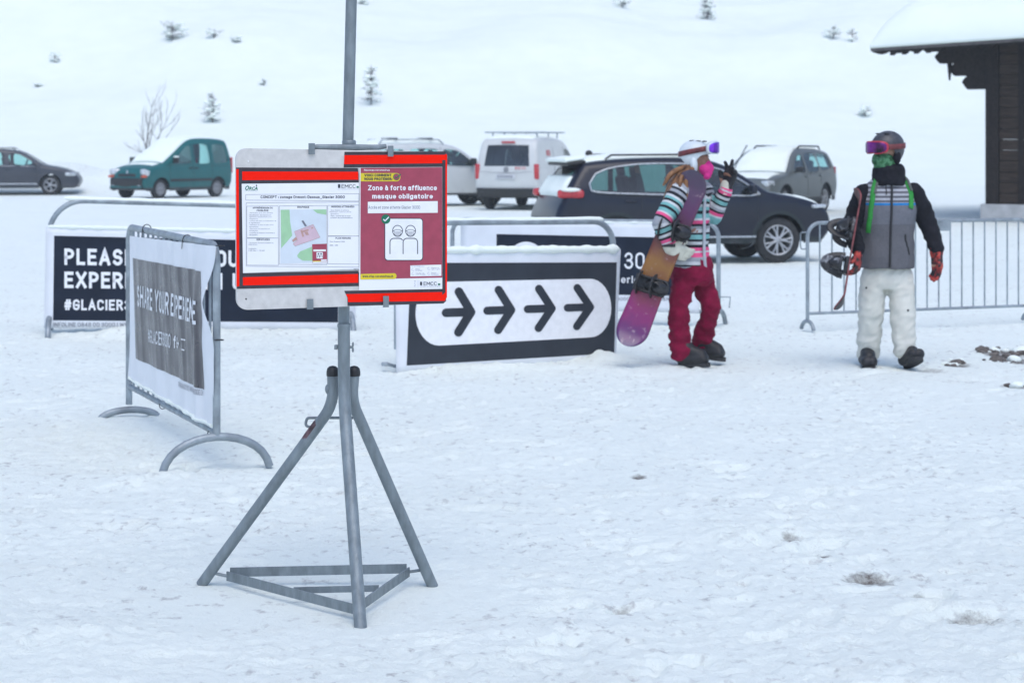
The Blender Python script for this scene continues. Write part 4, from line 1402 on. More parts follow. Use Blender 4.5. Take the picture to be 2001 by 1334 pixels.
def hand(mb, wrist, dirn, palmn, thumb, mat, size=1.0, curl=(0.5, 0.55, 0.6, 0.65), spread=0.10, thick=1.0):
    """gloved hand: palm, four unequal bent fingers and a thumb; palmn points out of the palm, thumb towards the thumb side"""
    w = Vector(wrist); d = Vector(dirn).normalized(); n = Vector(palmn); n = (n - d * n.dot(d)).normalized()
    s = d.cross(n).normalized()
    if s.dot(Vector(thumb)) < 0: s = -s
    L = 0.095 * size
    for k in (-1.0, -0.33, 0.33, 1.0):
        mb.capsule(w + s * (0.020 * k * size), 0.021 * size * thick, w + d * L + s * (0.033 * k * size), 0.0165 * size * thick, mat, 10)
    fl = (0.078, 0.088, 0.080, 0.062)
    for i, k in enumerate((1.0, 0.33, -0.33, -1.0)):
        p = w + d * L + s * (0.034 * k * size); a = 0.0; r = 0.0125 * size * thick
        side = s * (spread * k)
        for j, q in enumerate((0.45, 0.32, 0.28)):
            a += curl[i] * (0.8 if j == 0 else 1.0)
            v = ((d + side) * math.cos(a) + n * math.sin(a)).normalized()
            e = p + v * (fl[i] * q * size)
            mb.capsule(p, r, e, r * 0.92, mat, 10); p = e; r *= 0.92
    p = w + d * (0.025 * size) + s * (0.028 * size)
    v = (d * 0.75 + s * 0.75 + n * 0.35).normalized(); e = p + v * 0.045 * size
    mb.capsule(p, 0.0165 * size * thick, e, 0.0145 * size * thick, mat, 10)
    v = (d * 0.95 + s * 0.35 + n * 0.45).normalized(); mb.capsule(e, 0.0145 * size * thick, e + v * 0.036 * size, 0.012 * size * thick, mat, 10)


def head_shape(mb, c, f, mat, up=Vector((0, 0, 1))):
    """skull, jaw, nose, brow, lips and ears about centre c, facing f"""
    f = Vector(f).normalized(); s = up.cross(f).normalized(); c = Vector(c)
    Mx = Matrix((s, f, up)).transposed()
    mb.ball(c + f * -0.008 + up * 0.02, (0.074, 0.092, 0.105), mat, 20, 14, Mx)
    mb.ball(c + f * 0.028 - up * 0.055, (0.056, 0.058, 0.062), mat, 18, 12, Mx)
    mb.ball(c + f * 0.070 - up * 0.098, (0.022, 0.020, 0.018), mat, 12, 8, Mx)
    mb.capsule(c + f * 0.088 + up * 0.012, 0.010, c + f * 0.104 - up * 0.026, 0.014, mat, 10)
    for k in (-1, 1):
        mb.ball(c + f * 0.078 + up * 0.028 + s * 0.03 * k, (0.024, 0.014, 0.010), mat, 10, 8, Mx)
        mb.ball(c + s * 0.078 * k - up * 0.004, (0.010, 0.020, 0.032), mat, 10, 8, Mx)
        mb.ball(c + f * 0.062 - up * 0.022 + s * 0.036 * k, (0.020, 0.018, 0.022), mat, 10, 8, Mx)
    mb.ball(c + f * 0.082 - up * 0.058, (0.024, 0.014, 0.007), mat, 10, 8, Mx)
    mb.ball(c + f * 0.079 - up * 0.072, (0.020, 0.014, 0.008), mat, 10, 8, Mx)


def helmet_shape(mb, c, f, mat, r=(0.112, 0.132, 0.115), up=Vector((0, 0, 1)), drop=-0.012):
    """shell open below and in front of the face, with a rim"""
    f = Vector(f).normalized(); s = up.cross(f).normalized(); c = Vector(c)
    vs, fs = [], []
    seg, rings = 40, 16

    def low(a):      # how far down the shell reaches round the head (a = 0 in front)
        k = (1 - math.cos(a)) / 2
        side = math.exp(-((abs(a) - 1.75) / 0.42) ** 2)
        return 0.028 - 0.045 * k - 0.105 * side * 1.0
    for off in (0.0, -0.014):
        for i in range(rings + 1):
            for j in range(seg):
                a = -PI + 2 * PI * j / seg
                z1 = low(a) + drop; zt = r[2] - 0.0
                th_end = math.acos(max(-1, min(1, z1 / zt)))
                th = th_end * i / rings
                q = math.sin(th) if th < PI / 2 else 1 - 0.35 * (1 - math.sin(th))
                x = (r[0] + off) * q * math.sin(a); y = (r[1] + off) * q * math.cos(a); z = (zt + off) * math.cos(th) if i < rings else z1
                vs.append(c + s * x + f * (y - 0.008) + up * z)
    K = seg * (rings + 1)
    for i in range(rings):
        for j in range(seg):
            k = (j + 1) % seg; a, b, d, e = i * seg + j, i * seg + k, (i + 1) * seg + k, (i + 1) * seg + j
            fs.append((a, e, d, b)); fs.append((K + a, K + b, K + d, K + e))
    for j in range(seg):
        k = (j + 1) % seg; a = rings * seg + j; b = rings * seg + k
        fs.append((a, K + a, K + b, b))
    mb.add(vs, fs, mat, True)
    return s


def goggles(parent, c, f, lens, frame, strap, tilt=0.0, r=(0.118, 0.138), up=Vector((0, 0, 1)), z=0.03):
    f = Vector(f).normalized(); s = up.cross(f).normalized(); c = Vector(c)
    root = MB()
    def pt(a, h, off): return c + s * ((r[0] + off) * math.sin(a)) + f * ((r[1] + off) * math.cos(a) - 0.008) + up * (z + h + tilt * math.cos(a))
    # strap round the helmet
    vs, fs = [], []; n = 48
    for j in range(n + 1):
        a = 0.55 + (2 * PI - 1.1) * j / n
        for (h, off) in ((-0.02, 0.004), (0.02, 0.004), (0.02, 0.0), (-0.02, 0.0)): vs.append(pt(a, h, off))
    for j in range(n):
        for k in range(4): a, b = j * 4 + k, j * 4 + (k + 1) % 4; fs.append((a, a + 4, b + 4, b))
    st = MB(); st.add(vs, fs, strap, True); so = st.build('goggle_strap', parent)
    def shell(mat, h0, w, o0, o1, name, par):
        vs, fs = [], []; n, m = 20, 8
        for q in (o1, o0):
            for i in range(m + 1):
                t = -1 + 2 * i / m
                for j in range(n + 1):
                    u = -1 + 2 * j / n
                    ww = w * (1 - 0.10 * abs(t) ** 3); hh = h0 * (1 - 0.30 * abs(u) ** 4 - (0.16 * math.exp(-(u / 0.22) ** 2) if t < 0 else 0))
                    vs.append(pt(u * ww, t * hh, q + 0.004 * (1 - u * u) * (1 if q == o1 else 0)))
        K = (n + 1) * (m + 1)
        for i in range(m):
            for j in range(n):
                a = i * (n + 1) + j; fs.append((a, a + 1, a + n + 2, a + n + 1)); fs.append((K + a, K + a + n + 1, K + a + n + 2, K + a + 1))
        E = [j for j in range(n + 1)] + [(i) * (n + 1) + n for i in range(1, m + 1)] + [m * (n + 1) + j for j in range(n - 1, -1, -1)] + [i * (n + 1) for i in range(m - 1, 0, -1)]
        for a, b in zip(E, E[1:] + E[:1]): fs.append((a, K + a, K + b, b))
        b_ = MB(); b_.add(vs, fs, mat, True); return b_.build(name, par)
    fr = shell(frame, 0.050, 0.86, 0.0, 0.026, 'goggle_frame', parent)
    shell(lens, 0.041, 0.76, 0.020, 0.034, 'lens', fr)


def boot(mb, heel, d, mat, L=0.30, h=0.20, w=0.055, pitch=0.0):
    """heel point on the ground, d the way the toe points"""
    d = Vector(d).normalized(); h0 = Vector(heel); s = Vector((0, 0, 1)).cross(d).normalized(); up = d.cross(s) * -1
    if up.z < 0: up = -up
    for k in (-0.5, 0.5):
        mb.capsule(h0 + d * 0.03 + up * 0.045 + s * w * k, 0.044, h0 + d * (L - 0.07) + up * 0.045 + s * w * 0.8 * k, 0.042, mat)
    mb.capsule(h0 + d * 0.05 + up * 0.06, 0.062, h0 + d * 0.055 + up * h, 0.068, mat)
    mb.capsule(h0 + d * 0.07 + up * 0.10, 0.06, h0 + d * 0.17 + up * 0.07, 0.052, mat)


def sole(mb, heel, d, mat, L=0.31, w=0.055):
    L *= 0.93
    d = Vector(d).normalized(); s = Vector((0, 0, 1)).cross(d).normalized(); up = s.cross(d) * -1
    if up.z < 0: up = -up
    n = 24; o = []
    for k in range(n):
        a = 2 * PI * k / n
        x = L / 2 + (L / 2) * math.copysign(abs(math.cos(a)) ** 0.75, math.cos(a)); ww = (w * 1.0) * (0.88 + 0.16 * math.cos(a))
        o.append((x, ww * math.copysign(abs(math.sin(a)) ** 0.75, math.sin(a))))
    mb.prism(o, 0.03, mat, lambda u, v, t: Vector(heel) + d * u + s * v + up * (t - 0.006))


# ------------------------------------------------------------------ snowboards
def snowboard(name, label, A, B, width, normal, topmat, edge_mat, base_mat, binds, group='snowboards', bend=0.05, bulk=1.0, bmat=None):
    """A nose, B tail; bindings stand out along the normal; binds = positions 0..1"""
    A, B = Vector(A), Vector(B); d = (B - A); L = d.length; d.normalize()
    n = Vector(normal); n = (n - d * n.dot(d)).normalized(); s = n.cross(d)
    root = empty(name, (A + B) / 2); tag(root, label, 'snowboard', group)
    R3 = Matrix((d, s, n)).transposed().to_4x4(); root.rotation_euler = R3.to_euler()
    nx, ny = 56, 8; vs, fs = [], []
    def prof(x):
        t = x / (L / 2)
        tip = 1.0 if abs(t) < 0.80 else math.sqrt(max(0.0, 1 - ((abs(t) - 0.80) / 0.20) ** 2))
        side = 1 - 0.10 * (1 - min(1, (t / 0.8) ** 2))
        return width / 2 * side * tip
    def lift(x):
        t = abs(x / (L / 2)); return bend * max(0, (t - 0.76) / 0.24) ** 2 * 1.2 + 0.006 * (1 - t * t)
    for o in (0.006, -0.006):
        for i in range(nx + 1):
            x = -L / 2 + L * (0.5 - 0.5 * math.cos(PI * i / nx)); w = max(prof(x), 0.004)
            for j in range(ny + 1):
                vs.append((x, w * (-1 + 2 * j / ny), lift(x) + o))
    K = (nx + 1) * (ny + 1); top, bot, ed = [], [], []
    for i in range(nx):
        for j in range(ny):
            a = i * (ny + 1) + j; top.append((a, a + ny + 1, a + ny + 2, a + 1)); bot.append((K + a, K + a + 1, K + a + ny + 2, K + a + ny + 1))
        for j in (0, ny):
            a = i * (ny + 1) + j; ed.append((a, a + ny + 1, K + a + ny + 1, K + a) if j else (a, K + a, K + a + ny + 1, a + ny + 1))
    for i in (0, nx):
        for j in range(ny):
            a = i * (ny + 1) + j; ed.append((a, a + 1, K + a + 1, K + a))
    mb = MB(); mb.v = [tuple(v) for v in vs]
    for F, m in ((top, topmat), (bot, base_mat), (ed, edge_mat)):
        k = mb.mi(m)
        for f in F: mb.f.append(list(f)); mb.m.append(k); mb.s.append(m is not edge_mat)
    mb.build('deck', root)
    bk = bmat or M['black']
    for (t, ang) in binds:
        x = -L / 2 + L * t; z0 = lift(x) + 0.006
        Rz = Matrix.Rotation(ang, 3, 'Z'); c = Vector((x, 0, z0))
        g = lambda p: c + Rz @ Vector(p)
        b = MB(); b.box(c + Vector((0, 0, 0.014)), (0.13, 0.25, 0.026), bk, Rz, 0.008)
        b.lathe([(0.0, 0.03), (0.045, 0.028), (0.05, 0.0)], bk, 20, None, c + Vector((0, 0, 0.002)))
        for sx in (-1, 1):
            b.tube([g((sx * 0.052, -0.11, 0.02)), g((sx * 0.055, -0.05, 0.055)), g((sx * 0.05, 0.08, 0.03))], 0.010, bk, 8)
        # heel hoop
        b.tube([g((0.056 * math.cos(a), -0.10 - 0.045 * math.sin(a), 0.055)) for a in np.linspace(0, PI, 9)], 0.010, bk, 8)
        bo = b.build('binding', root)
        h = MB(); vv, ff = [], []
        for o in (0, 0.010):
            for i in range(9):
                hgt = 0.05 + 0.085 * i / 8; ww = 0.040 + 0.012 * math.sin(PI * i / 8) - 0.016 * (i / 8)
                for j in range(9):
                    a = PI * j / 8
                    vv.append(g((ww * math.cos(a), -0.10 - (0.042 + o) * math.sin(a) + 0.06 * (i / 8) ** 1.5, hgt)))
        for i in range(8):
            for j in range(8):
                a = i * 9 + j; ff.append((a, a + 1, a + 10, a + 9)); ff.append((81 + a, 81 + a + 9, 81 + a + 10, 81 + a + 1))
        for i in range(8):
            for j in (0, 8): a = i * 9 + j; ff.append((a, a + 9, 81 + a + 9, 81 + a))
        for i in (0, 8):
            for j in range(8): a = i * 9 + j; ff.append((a, a + 1, 82 + a, 81 + a))
        h.add(vv, ff, bmat or M['binding_grey'], True); h.build('highback', bo)
        for (yy, zz) in ((-0.03, 0.12), (0.085, 0.085)):
            s_ = MB(); pts = [g((0.066 * math.cos(a), yy, 0.03 + (zz * bulk - 0.03) * math.sin(a))) for a in np.linspace(0, PI, 11)]
            s_.tube(pts, 0.030, bk, 8, True, (1.0, 0.3)); s_.box(g((0.055, yy, zz * 0.75)), (0.016, 0.05, 0.03), M['binding_grey'], Rz, 0.004); s_.build('strap', bo)
    return root


M['binding_grey'] = pmat('binding_dark_grey', (0.022, 0.022, 0.026), 0.45, 0, 0.4, 14)
M['skin'] = pmat('skin', (0.42, 0.24, 0.17), 0.55, 0, 0.06, 30)
M['skin2'] = pmat('tanned_skin', (0.30, 0.15, 0.10), 0.55, 0, 0.06, 30)
M['crimson_cloth'] = pmat('crimson_cloth', (0.20, 0.004, 0.035), 0.8, 0, 0.16, 12, 0.35, 300, spec=0.2)
M['white_cloth'] = pmat('off_white_cloth', (0.62, 0.62, 0.565), 0.8, 0, 0.06, 8, 0.3, 260, spec=0.2)
M['boot'] = pmat('black_boot', (0.014, 0.014, 0.017), 0.55, 0, 0.35, 18, 0.2, 60)
M['sole'] = pmat('dark_sole', (0.03, 0.03, 0.032), 0.8, 0, 0.3, 30)
M['black_cloth'] = pmat('black_cloth', (0.012, 0.012, 0.017), 0.8, 0, 0.2, 15, 0.3, 250, spec=0.2)
M['pink'] = pmat('hot_pink_cloth', (0.80, 0.03, 0.28), 0.7, 0, 0.08, 25, 0.3, 160)
M['hel_white'] = pmat('white_helmet_shell', (0.62, 0.68, 0.71), 0.35, 0, 0.05, 14)
M['zip_grey'] = pmat('pale_grey_zip', (0.42, 0.45, 0.50), 0.6, 0, 0.08, 20)
M['hel_dark'] = pmat('charcoal_helmet_shell', (0.05, 0.05, 0.06), 0.45, 0, 0.25, 40)
M['cream'] = pmat('cream_glove', (0.62, 0.60, 0.50), 0.7, 0, 0.08, 20)
M['lens'] = pmat('violet_mirror_lens', (0.20, 0.04, 0.75), 0.15, 0.55, 0.35, 12)
M['lens2'] = pmat('magenta_mirror_lens', (0.12, 0.008, 0.15), 0.2, 0.3, 0.6, 10)
M['pinkframe'] = pmat('magenta_frame', (0.55, 0.05, 0.40), 0.4, 0, 0.1, 20)
M['redstrap'] = pmat('dark_red_strap', (0.16, 0.03, 0.035), 0.6, 0, 0.3, 20)
M['redframe'] = pmat('red_frame', (0.50, 0.03, 0.06), 0.5, 0, 0.2, 20)
M['greenstrap'] = pmat('bright_green_webbing', (0.02, 0.25, 0.035), 0.75, 0, 0.12, 30)
M['greenweb'] = pmat('grey_green_padding', (0.10, 0.11, 0.10), 0.8, 0, 0.2, 40)


def pattern_mat(name, cols, scale, rough=0.7, detail=3):
    m, nt, b = nt_new(name)
    f = noise_(nt, objco(nt), scale, detail)
    st = [(0.30 + 0.40 * i / (len(cols) - 1), c) for i, c in enumerate(cols)]
    nt.links.new(ramp(nt, f, st), b.inputs['Base Color']); b.inputs['Roughness'].default_value = rough
    return m


M['hair'] = pattern_mat('auburn_hair', [(0.06, 0.028, 0.018), (0.20, 0.085, 0.03), (0.28, 0.14, 0.055)], 22, 0.5)
M['gaiter'] = pattern_mat('green_camouflage_cloth', [(0.01, 0.03, 0.012), (0.02, 0.11, 0.04), (0.10, 0.28, 0.14), (0.03, 0.14, 0.05)], 26, 0.8)
M['redglove'] = pattern_mat('red_and_black_glove', [(0.012, 0.01, 0.012), (0.02, 0.012, 0.012), (0.42, 0.03, 0.025), (0.5, 0.10, 0.06)], 22, 0.65)
M['blackglove'] = pmat('black_glove', (0.016, 0.016, 0.02), 0.6, 0, 0.3, 25)


def board_top(name, stops, rough=0.3):
    """colours run along the deck, broken up by painted swirls"""
    m, nt, b = nt_new(name)
    co = objco(nt); sx = N(nt, 'SeparateXYZ'); nt.links.new(co, sx.inputs[0])
    f = noise_(nt, co, 7, 5)
    t = math_(nt, 'ADD', math_(nt, 'MULTIPLY_ADD', sx.outputs[0], 0.72, 0.5), math_(nt, 'MULTIPLY', math_(nt, 'SUBTRACT', f, 0.5), 0.22))
    c = ramp(nt, t, stops)
    g = noise_(nt, co, 16, 6, 0.7)
    c = mixc(nt, ramp(nt, g, ((0.60, 0.0), (0.68, 0.4))), c, (0.65, 0.5, 0.5))
    nt.links.new(c, b.inputs['Base Color']); b.inputs['Roughness'].default_value = rough
    return m


def stripe_mat(name, stops):
    m, nt, b = nt_new(name)
    at = N(nt, 'Attribute'); at.attribute_name = 'band'
    co = objco(nt)
    w = math_(nt, 'ADD', at.outputs['Fac'], math_(nt, 'MULTIPLY', math_(nt, 'SUBTRACT', noise_(nt, co, 10), 0.5), 0.010))
    c = ramp(nt, w, stops, 'CONSTANT')
    c = mixc(nt, 0.5, c, ramp(nt, noise_(nt, co, 60), ((0.3, 0.75), (0.7, 1.0))), 'MULTIPLY')
    nt.links.new(c, b.inputs['Base Color']); b.inputs['Roughness'].default_value = 0.75
    b.inputs['Specular IOR Level'].default_value = 0.2
    return m


# ------------------------------------------------------------------ the walker with the crimson trousers
M['binding_print'] = pattern_mat('black_and_white_binding', [(0.012, 0.012, 0.014), (0.018, 0.018, 0.02), (0.03, 0.03, 0.035), (0.30, 0.31, 0.33)], 15, 0.5, 5)


def walker_crimson():
    Y0 = 15.3; k = Y0 / FPX
    base = P(1350, 716, Y0); base.z = gz(base.x, Y0) - 0.005
    def q(px, py, dy=0.0):
        s = (Y0 + dy) / FPX
        return Vector(((px - 1000.5) * s - base.x, dy, CAM_H - (py - HZ) * s - base.z))
    sk = M['skin2']
    # joints
    hipR, kneeR, ankR = q(1339, 535, -0.06), q(1325, 612, -0.10), q(1332, 690, -0.06)
    hipL, kneeL, ankL = q(1366, 532, 0.07), q(1389, 600, 0.02), q(1373, 672, 0.16)
    shR, elR, wrR = q(1331, 372, -0.17), q(1292, 436, -0.27), q(1308, 479, -0.26)
    shL, elL, wrL = q(1372, 370, 0.16), q(1394, 422, 0.10), q(1418, 368, 0.04)
    head = q(1362, 312, 0.0); neck = q(1353, 345, 0.0)
    f = Vector((0.95, -0.30, -0.05)).normalized()
    b = MB()
    head_shape(b, head, f, sk)
    b.capsule(head - Vector((0.01, 0, 0.06)), 0.052, neck - Vector((0, 0, 0.03)), 0.058, sk)
    b.loft([ell(q(1352, 528), 0.13, 0.15, q(0, 528).z), ell(q(1352, 480), 0.115, 0.14, q(0, 480).z), ell(q(1350, 420), 0.12, 0.16, q(0, 420).z), ell(q(1350, 372), 0.10, 0.17, q(0, 372).z), ell(q(1352, 352), 0.06, 0.08, q(0, 352).z)], sk)
    chain(b, [(hipR, .08), (kneeR, .055), (ankR, .04)], sk); chain(b, [(hipL, .08), (kneeL, .055), (ankL, .04)], sk)
    chain(b, [(shR, .05), (elR, .04), (wrR, .03)], sk); chain(b, [(shL, .05), (elL, .04), (wrL, .03)], sk)
    hand(b, wrR, (0.95, 0.0, -0.2), (0, 0.9, -0.3), (0.2, 0.1, 1), sk, 0.8); hand(b, wrL, (0.2, -0.1, 1), (-0.3, -1, 0), (-0.9, 0.2, 0.1), sk, 0.8)
    person = grow(b, 'person', sk, 0.011, 4)
    person.location = base
    tag(person, 'person in crimson trousers, striped jacket and white helmet waving with a snowboard under one arm', 'person', 'people walking across the snow')
    # trousers
    t = MB(); m = M['crimson_cloth']
    t.loft([ell(q(1351, 500), 0.145, 0.165, q(0, 500).z), ell(q(1352, 522), 0.165, 0.18, q(0, 522).z), ell(q(1353, 545), 0.165, 0.18, q(0, 545).z), ell(q(1353, 556), 0.12, 0.16, q(0, 556).z)], m)
    chain(t, [(hipR + Vector((0.005, 0, 0)), .096), (hipR.lerp(kneeR, .5), .086), (kneeR, .079), (kneeR.lerp(ankR, .5), .082), (ankR + Vector((0.004, 0, 0.0)), .088)], m)
    chain(t, [(hipL, .096), (hipL.lerp(kneeL, .5), .088), (kneeL + Vector((0.004, 0, 0)), .076), (kneeL.lerp(ankL, .5), .076), (ankL + Vector((0.0, 0, -0.01)), .080)], m)
    def tf(co, n):
        z = co.z
        ring = noise.noise(Vector((co.x * 5, co.y * 5, z * 16)))
        low = max(0, 1 - abs(z - 0.22) / 0.25)
        return 0.016 * ring * (0.6 + low) + 0.013 * (0.5 - 2 * abs(noise.noise(Vector((co.x * 11 + co.z * 8, co.y * 11, co.z * 16)))))
    grow(t, 'trousers', m, 0.011, 3, person, tf)
    # jacket with sleeves
    J = MB(); m = stripe_mat('striped_jacket_cloth', JACKET)
    J.loft([ell(q(1347, 523), 0.150, 0.175, q(0, 523).z, 0, 24, -0.10), ell(q(1347, 505), 0.156, 0.18, q(0, 505).z), ell(q(1349, 470), 0.146, 0.17, q(0, 470).z), ell(q(1351, 430), 0.145, 0.18, q(0, 430).z),
            ell(q(1351, 390), 0.135, 0.20, q(0, 390).z), ell(q(1351, 366), 0.105, 0.17, q(0, 366).z), ell(q(1353, 350), 0.075, 0.085, q(0, 350).z), ell(q(1354, 338), 0.07, 0.075, q(0, 338).z)], m)
    chain(J, [(shR + Vector((-.01, 0, -.01)), .082), (shR.lerp(elR, .5), .076), (elR, .066), (wrR + Vector((-0.005, 0, 0.02)), .052)], m)
    chain(J, [(shL + Vector((0, 0, -.01)), .082), (shL.lerp(elL, .5), .074), (elL, .066), (wrL + Vector((0, 0, -0.02)), .050)], m)
    jk = grow(J, 'jacket', m, 0.011, 3, person, cloth_fold(0.007, 9, 12, 2))
    zt = shR.z
    def band(co):
        dA = [(seg_t(co, shR, elR), 0.0, (elR - shR).length), (seg_t(co, elR, wrR), (elR - shR).length, (wrR - elR).length),
              (seg_t(co, shL, elL), 0.0, (elL - shL).length), (seg_t(co, elL, wrL), (elL - shL).length, (wrL - elL).length)]
        best = min(dA, key=lambda a: a[0][0])
        out = best[0][0] < 0.095 and (co - Vector((0.0, 0, co.z))).length > 0.0 and not (abs(co.x) < 0.10 and abs(co.y) < 0.15 and best[1] == 0.0 and best[0][1] < 0.3)
        core = math.hypot((co.x - 0.0) / 0.15, co.y / 0.19)
        v = zt + 0.06 - (best[1] + best[2] * best[0][1]) * 1.15 if (best[0][0] < 0.10 and core > 0.92) else co.z
        return (v - 0.72) / 0.78
    put_attr(jk, 'band', band)
    # zip and pale front placket down the jacket's front
    zp = MB(); pts = []
    for i in range(24):
        z = q(0, 520).z + (q(0, 350).z - q(0, 520).z) * i / 23
        hit = max((v.co.x * 0.72 - v.co.y * 0.69, tuple(v.co)) for v in jk.data.vertices if abs(v.co.z - z) < 0.02 and abs(v.co.y + 0.10) < 0.05) if True else None
        pts.append(Vector(hit[1]) + Vector((0.003, -0.003, 0)))
    for _ in range(6): pts = [pts[0]] + [(a + b_ + c_) / 3 for a, b_, c_ in zip(pts, pts[1:], pts[2:])] + [pts[-1]]
    pts = [p + Vector((0.004, -0.006, 0)) for p in pts]
    zp.tube(pts, 0.012, M['zip_grey'], 8, True, (1.0, 0.5)); zp.build('placket', person)
    # scarf of a collar, hair, helmet
    h = MB(); c = head
    for i in range(90):
        r_ = random.Random(i)
        a = c + Vector((-0.04 - 0.05 * r_.random(), -0.13 + 0.17 * r_.random(), -0.05 - 0.05 * r_.random()))
        e = a + Vector((-0.02 - 0.17 * r_.random(), -0.12 + 0.05 * r_.random(), -0.12 - 0.21 * r_.random()))
        mid = a.lerp(e, 0.5) + Vector((-0.03, -0.03, 0.03))
        hp = chaikin([a, mid, e], 2); nh = len(hp) - 1
        h.tube(hp, [0.004 + 0.019 * math.sin(PI * (0.25 + 0.75 * t / nh)) for t in range(nh + 1)], M['hair'], 7)
    h.build('hair', person)
    up = Vector((0.06, 0, 1)).normalized()
    hm = MB(); helmet_shape(hm, head + Vector((-0.004, 0, 0.035)), f, M['hel_white'], up=Vector((0, 0, 1)))
    s = Vector((0, 0, 1)).cross(f).normalized()
    hl = hm.build('helmet', person)
    for dx in (-0.03, 0.0, 0.03):
        v = MB(); v.ball(head + Vector((-0.004, 0, 0.035)) + f * (dx * 1.6 + 0.02) - s * 0.03 + Vector((0, 0, 0.108)), (0.022, 0.008, 0.006), M['black'], 10, 6); v.build('vent', hl)
    for k in (-1, 1):
        ep = MB(); ep.ball(head + s * 0.096 * k - f * 0.004 - Vector((0, 0, 0.045)), (0.030, 0.036, 0.070), M['hel_white'], 14, 10); ep.build('ear_pad', hl)
    cs = MB(); cs.tube(chaikin([head + s * -0.095 + Vector((0, 0, -0.07)), head + s * -0.06 + f * 0.05 + Vector((0, 0, -0.115)), head + f * 0.065 + Vector((0, 0, -0.125))], 2), 0.006, M['black'], 6); cs.build('chin_strap', hl)
    goggles(person, head + Vector((0.004, 0, 0.03)), f, M['lens'], M['hel_white'], M['redstrap'], 0.035, z=0.036)
    mk = MB(); mk.ball(head + f * 0.055 - Vector((0, 0, 0.062)), (0.060, 0.058, 0.052), M['pink'], 20, 14); mk.ball(head + f * 0.07 - Vector((0, 0, 0.105)), (0.042, 0.036, 0.045), M['pink'], 16, 10); mk.capsule(head + f * 0.088 - Vector((0, 0, 0.02)), 0.020, head + f * 0.106 - Vector((0, 0, 0.06)), 0.026, M['pink']); mk.capsule(head + f * 0.106 - Vector((0, 0, 0.06)), 0.026, head + f * 0.088 - Vector((0, 0, 0.115)), 0.024, M['pink'])
    grow(mk, 'face_mask', M['pink'], 0.007, 3, person, cloth_fold(0.003, 30, 40))
    # gloves
    g = MB(); hand(g, wrL + Vector((0.004, 0, 0.012)), (0.32, -0.25, 1), (-0.55, -0.8, 0.1), (-0.75, 0.3, 0.2), M['blackglove'], 1.12, (0.32, 0.04, 0.45, 0.5), 0.22, 1.25)
    gl = grow(g, 'glove', M['blackglove'], 0.006, 2, person); gl['label'] = 'raised black glove with spread fingers'
    cf = MB(); cf.capsule(wrL + Vector((-.008, 0, -.045)), .048, wrL + Vector((0.006, 0, 0.028)), .046, M['cream']); cf.build('cuff', gl)
    g = MB(); hand(g, wrR + Vector((0.0, -0.01, -0.015)), (0.92, 0.1, -0.42), (0.1, 0.95, 0.2), (0.3, -0.1, 1), M['cream'], 1.15, (0.35, 0.4, 0.42, 0.5), 0.05, 1.3)
    gl = grow(g, 'glove', M['cream'], 0.006, 2, person); gl['label'] = 'cream glove gripping the snowboard'
    cf = MB(); cf.capsule(wrR + Vector((-0.008, 0, 0.04)), .052, wrR + Vector((0, 0, -0.01)), .05, M['cream']); cf.build('cuff', gl)
    ws = MB(); ws.lathe([(0.056, -0.012), (0.058, 0), (0.056, 0.012)], M['black'], 16, None, wrR + Vector((0.002, 0, 0.0))); ws.build('wrist_strap', gl)
    # boots
    for a, d in (((q(1327, 716, -0.06)), (0.93, -0.34, 0)), ((q(1359, 694, 0.17)), (0.88, -0.38, -0.10))):
        a.z = 0.018 if a.y < 0 else a.z - 0.0
        bt = MB(); boot(bt, a, d, M['boot'], 0.262, 0.115, 0.046); o = grow(bt, 'boot', M['boot'], 0.009, 3, person)
        s_ = MB(); sole(s_, a + Vector((-0.01, 0, -0.006)), d, M['sole'], 0.275, 0.048); s_.build('sole', o)
    # board held against the near side
    top = board_top('sunset_deck_print', ((0.0, (0.08, 0.04, 0.13)), (0.08, (0.14, 0.025, 0.13)), (0.18, (0.25, 0.02, 0.13)), (0.30, (0.26, 0.04, 0.08)), (0.38, (0.24, 0.09, 0.02)), (0.46, (0.27, 0.12, 0.02)), (0.56, (0.18, 0.05, 0.03)), (0.66, (0.08, 0.015, 0.035)), (0.80, (0.10, 0.02, 0.08)), (1.0, (0.075, 0.06, 0.10))))
    na = q(1224, 676, -0.30) + base; tb = q(1362, 336, -0.20) + base
    snowboard('snowboard', 'purple and orange snowboard held under the arm of the walker in crimson trousers', na, tb, 0.25, (-0.28, -0.96, 0.05), top, M['black'], M['black'], ((0.345, 0.1), (0.66, 0.1)), bulk=1.4)


W_, G_, K_, T_, P_ = (0.60, 0.62, 0.64), (0.34, 0.36, 0.40), (0.02, 0.022, 0.03), (0.20, 0.46, 0.46), (0.80, 0.10, 0.26)
_seq = [(G_, 3.0), (K_, .7), (W_, 1.4), (G_, 2.2), (P_, 2.0), (W_, .7), (P_, 1.8), (K_, 1.2), (W_, 1.6), (K_, 1.0), (T_, 2.2), (K_, .9), (W_, 1.6), (G_, 1.4), (K_, 1.1), (P_, 1.6), (W_, 1.0), (T_, 2.0), (K_, 1.6), (T_, 1.6), (W_, 1.4),
        (K_, 1.2), (T_, 1.4), (W_, 1.4), (K_, 1.8), (G_, 1.6), (K_, 1.4), (W_, 1.2), (G_, 6)]
_tot = sum(w for _, w in _seq); _p = 0.0; JACKET = []
for _c, _w in _seq: JACKET.append((_p / _tot, _c)); _p += _w


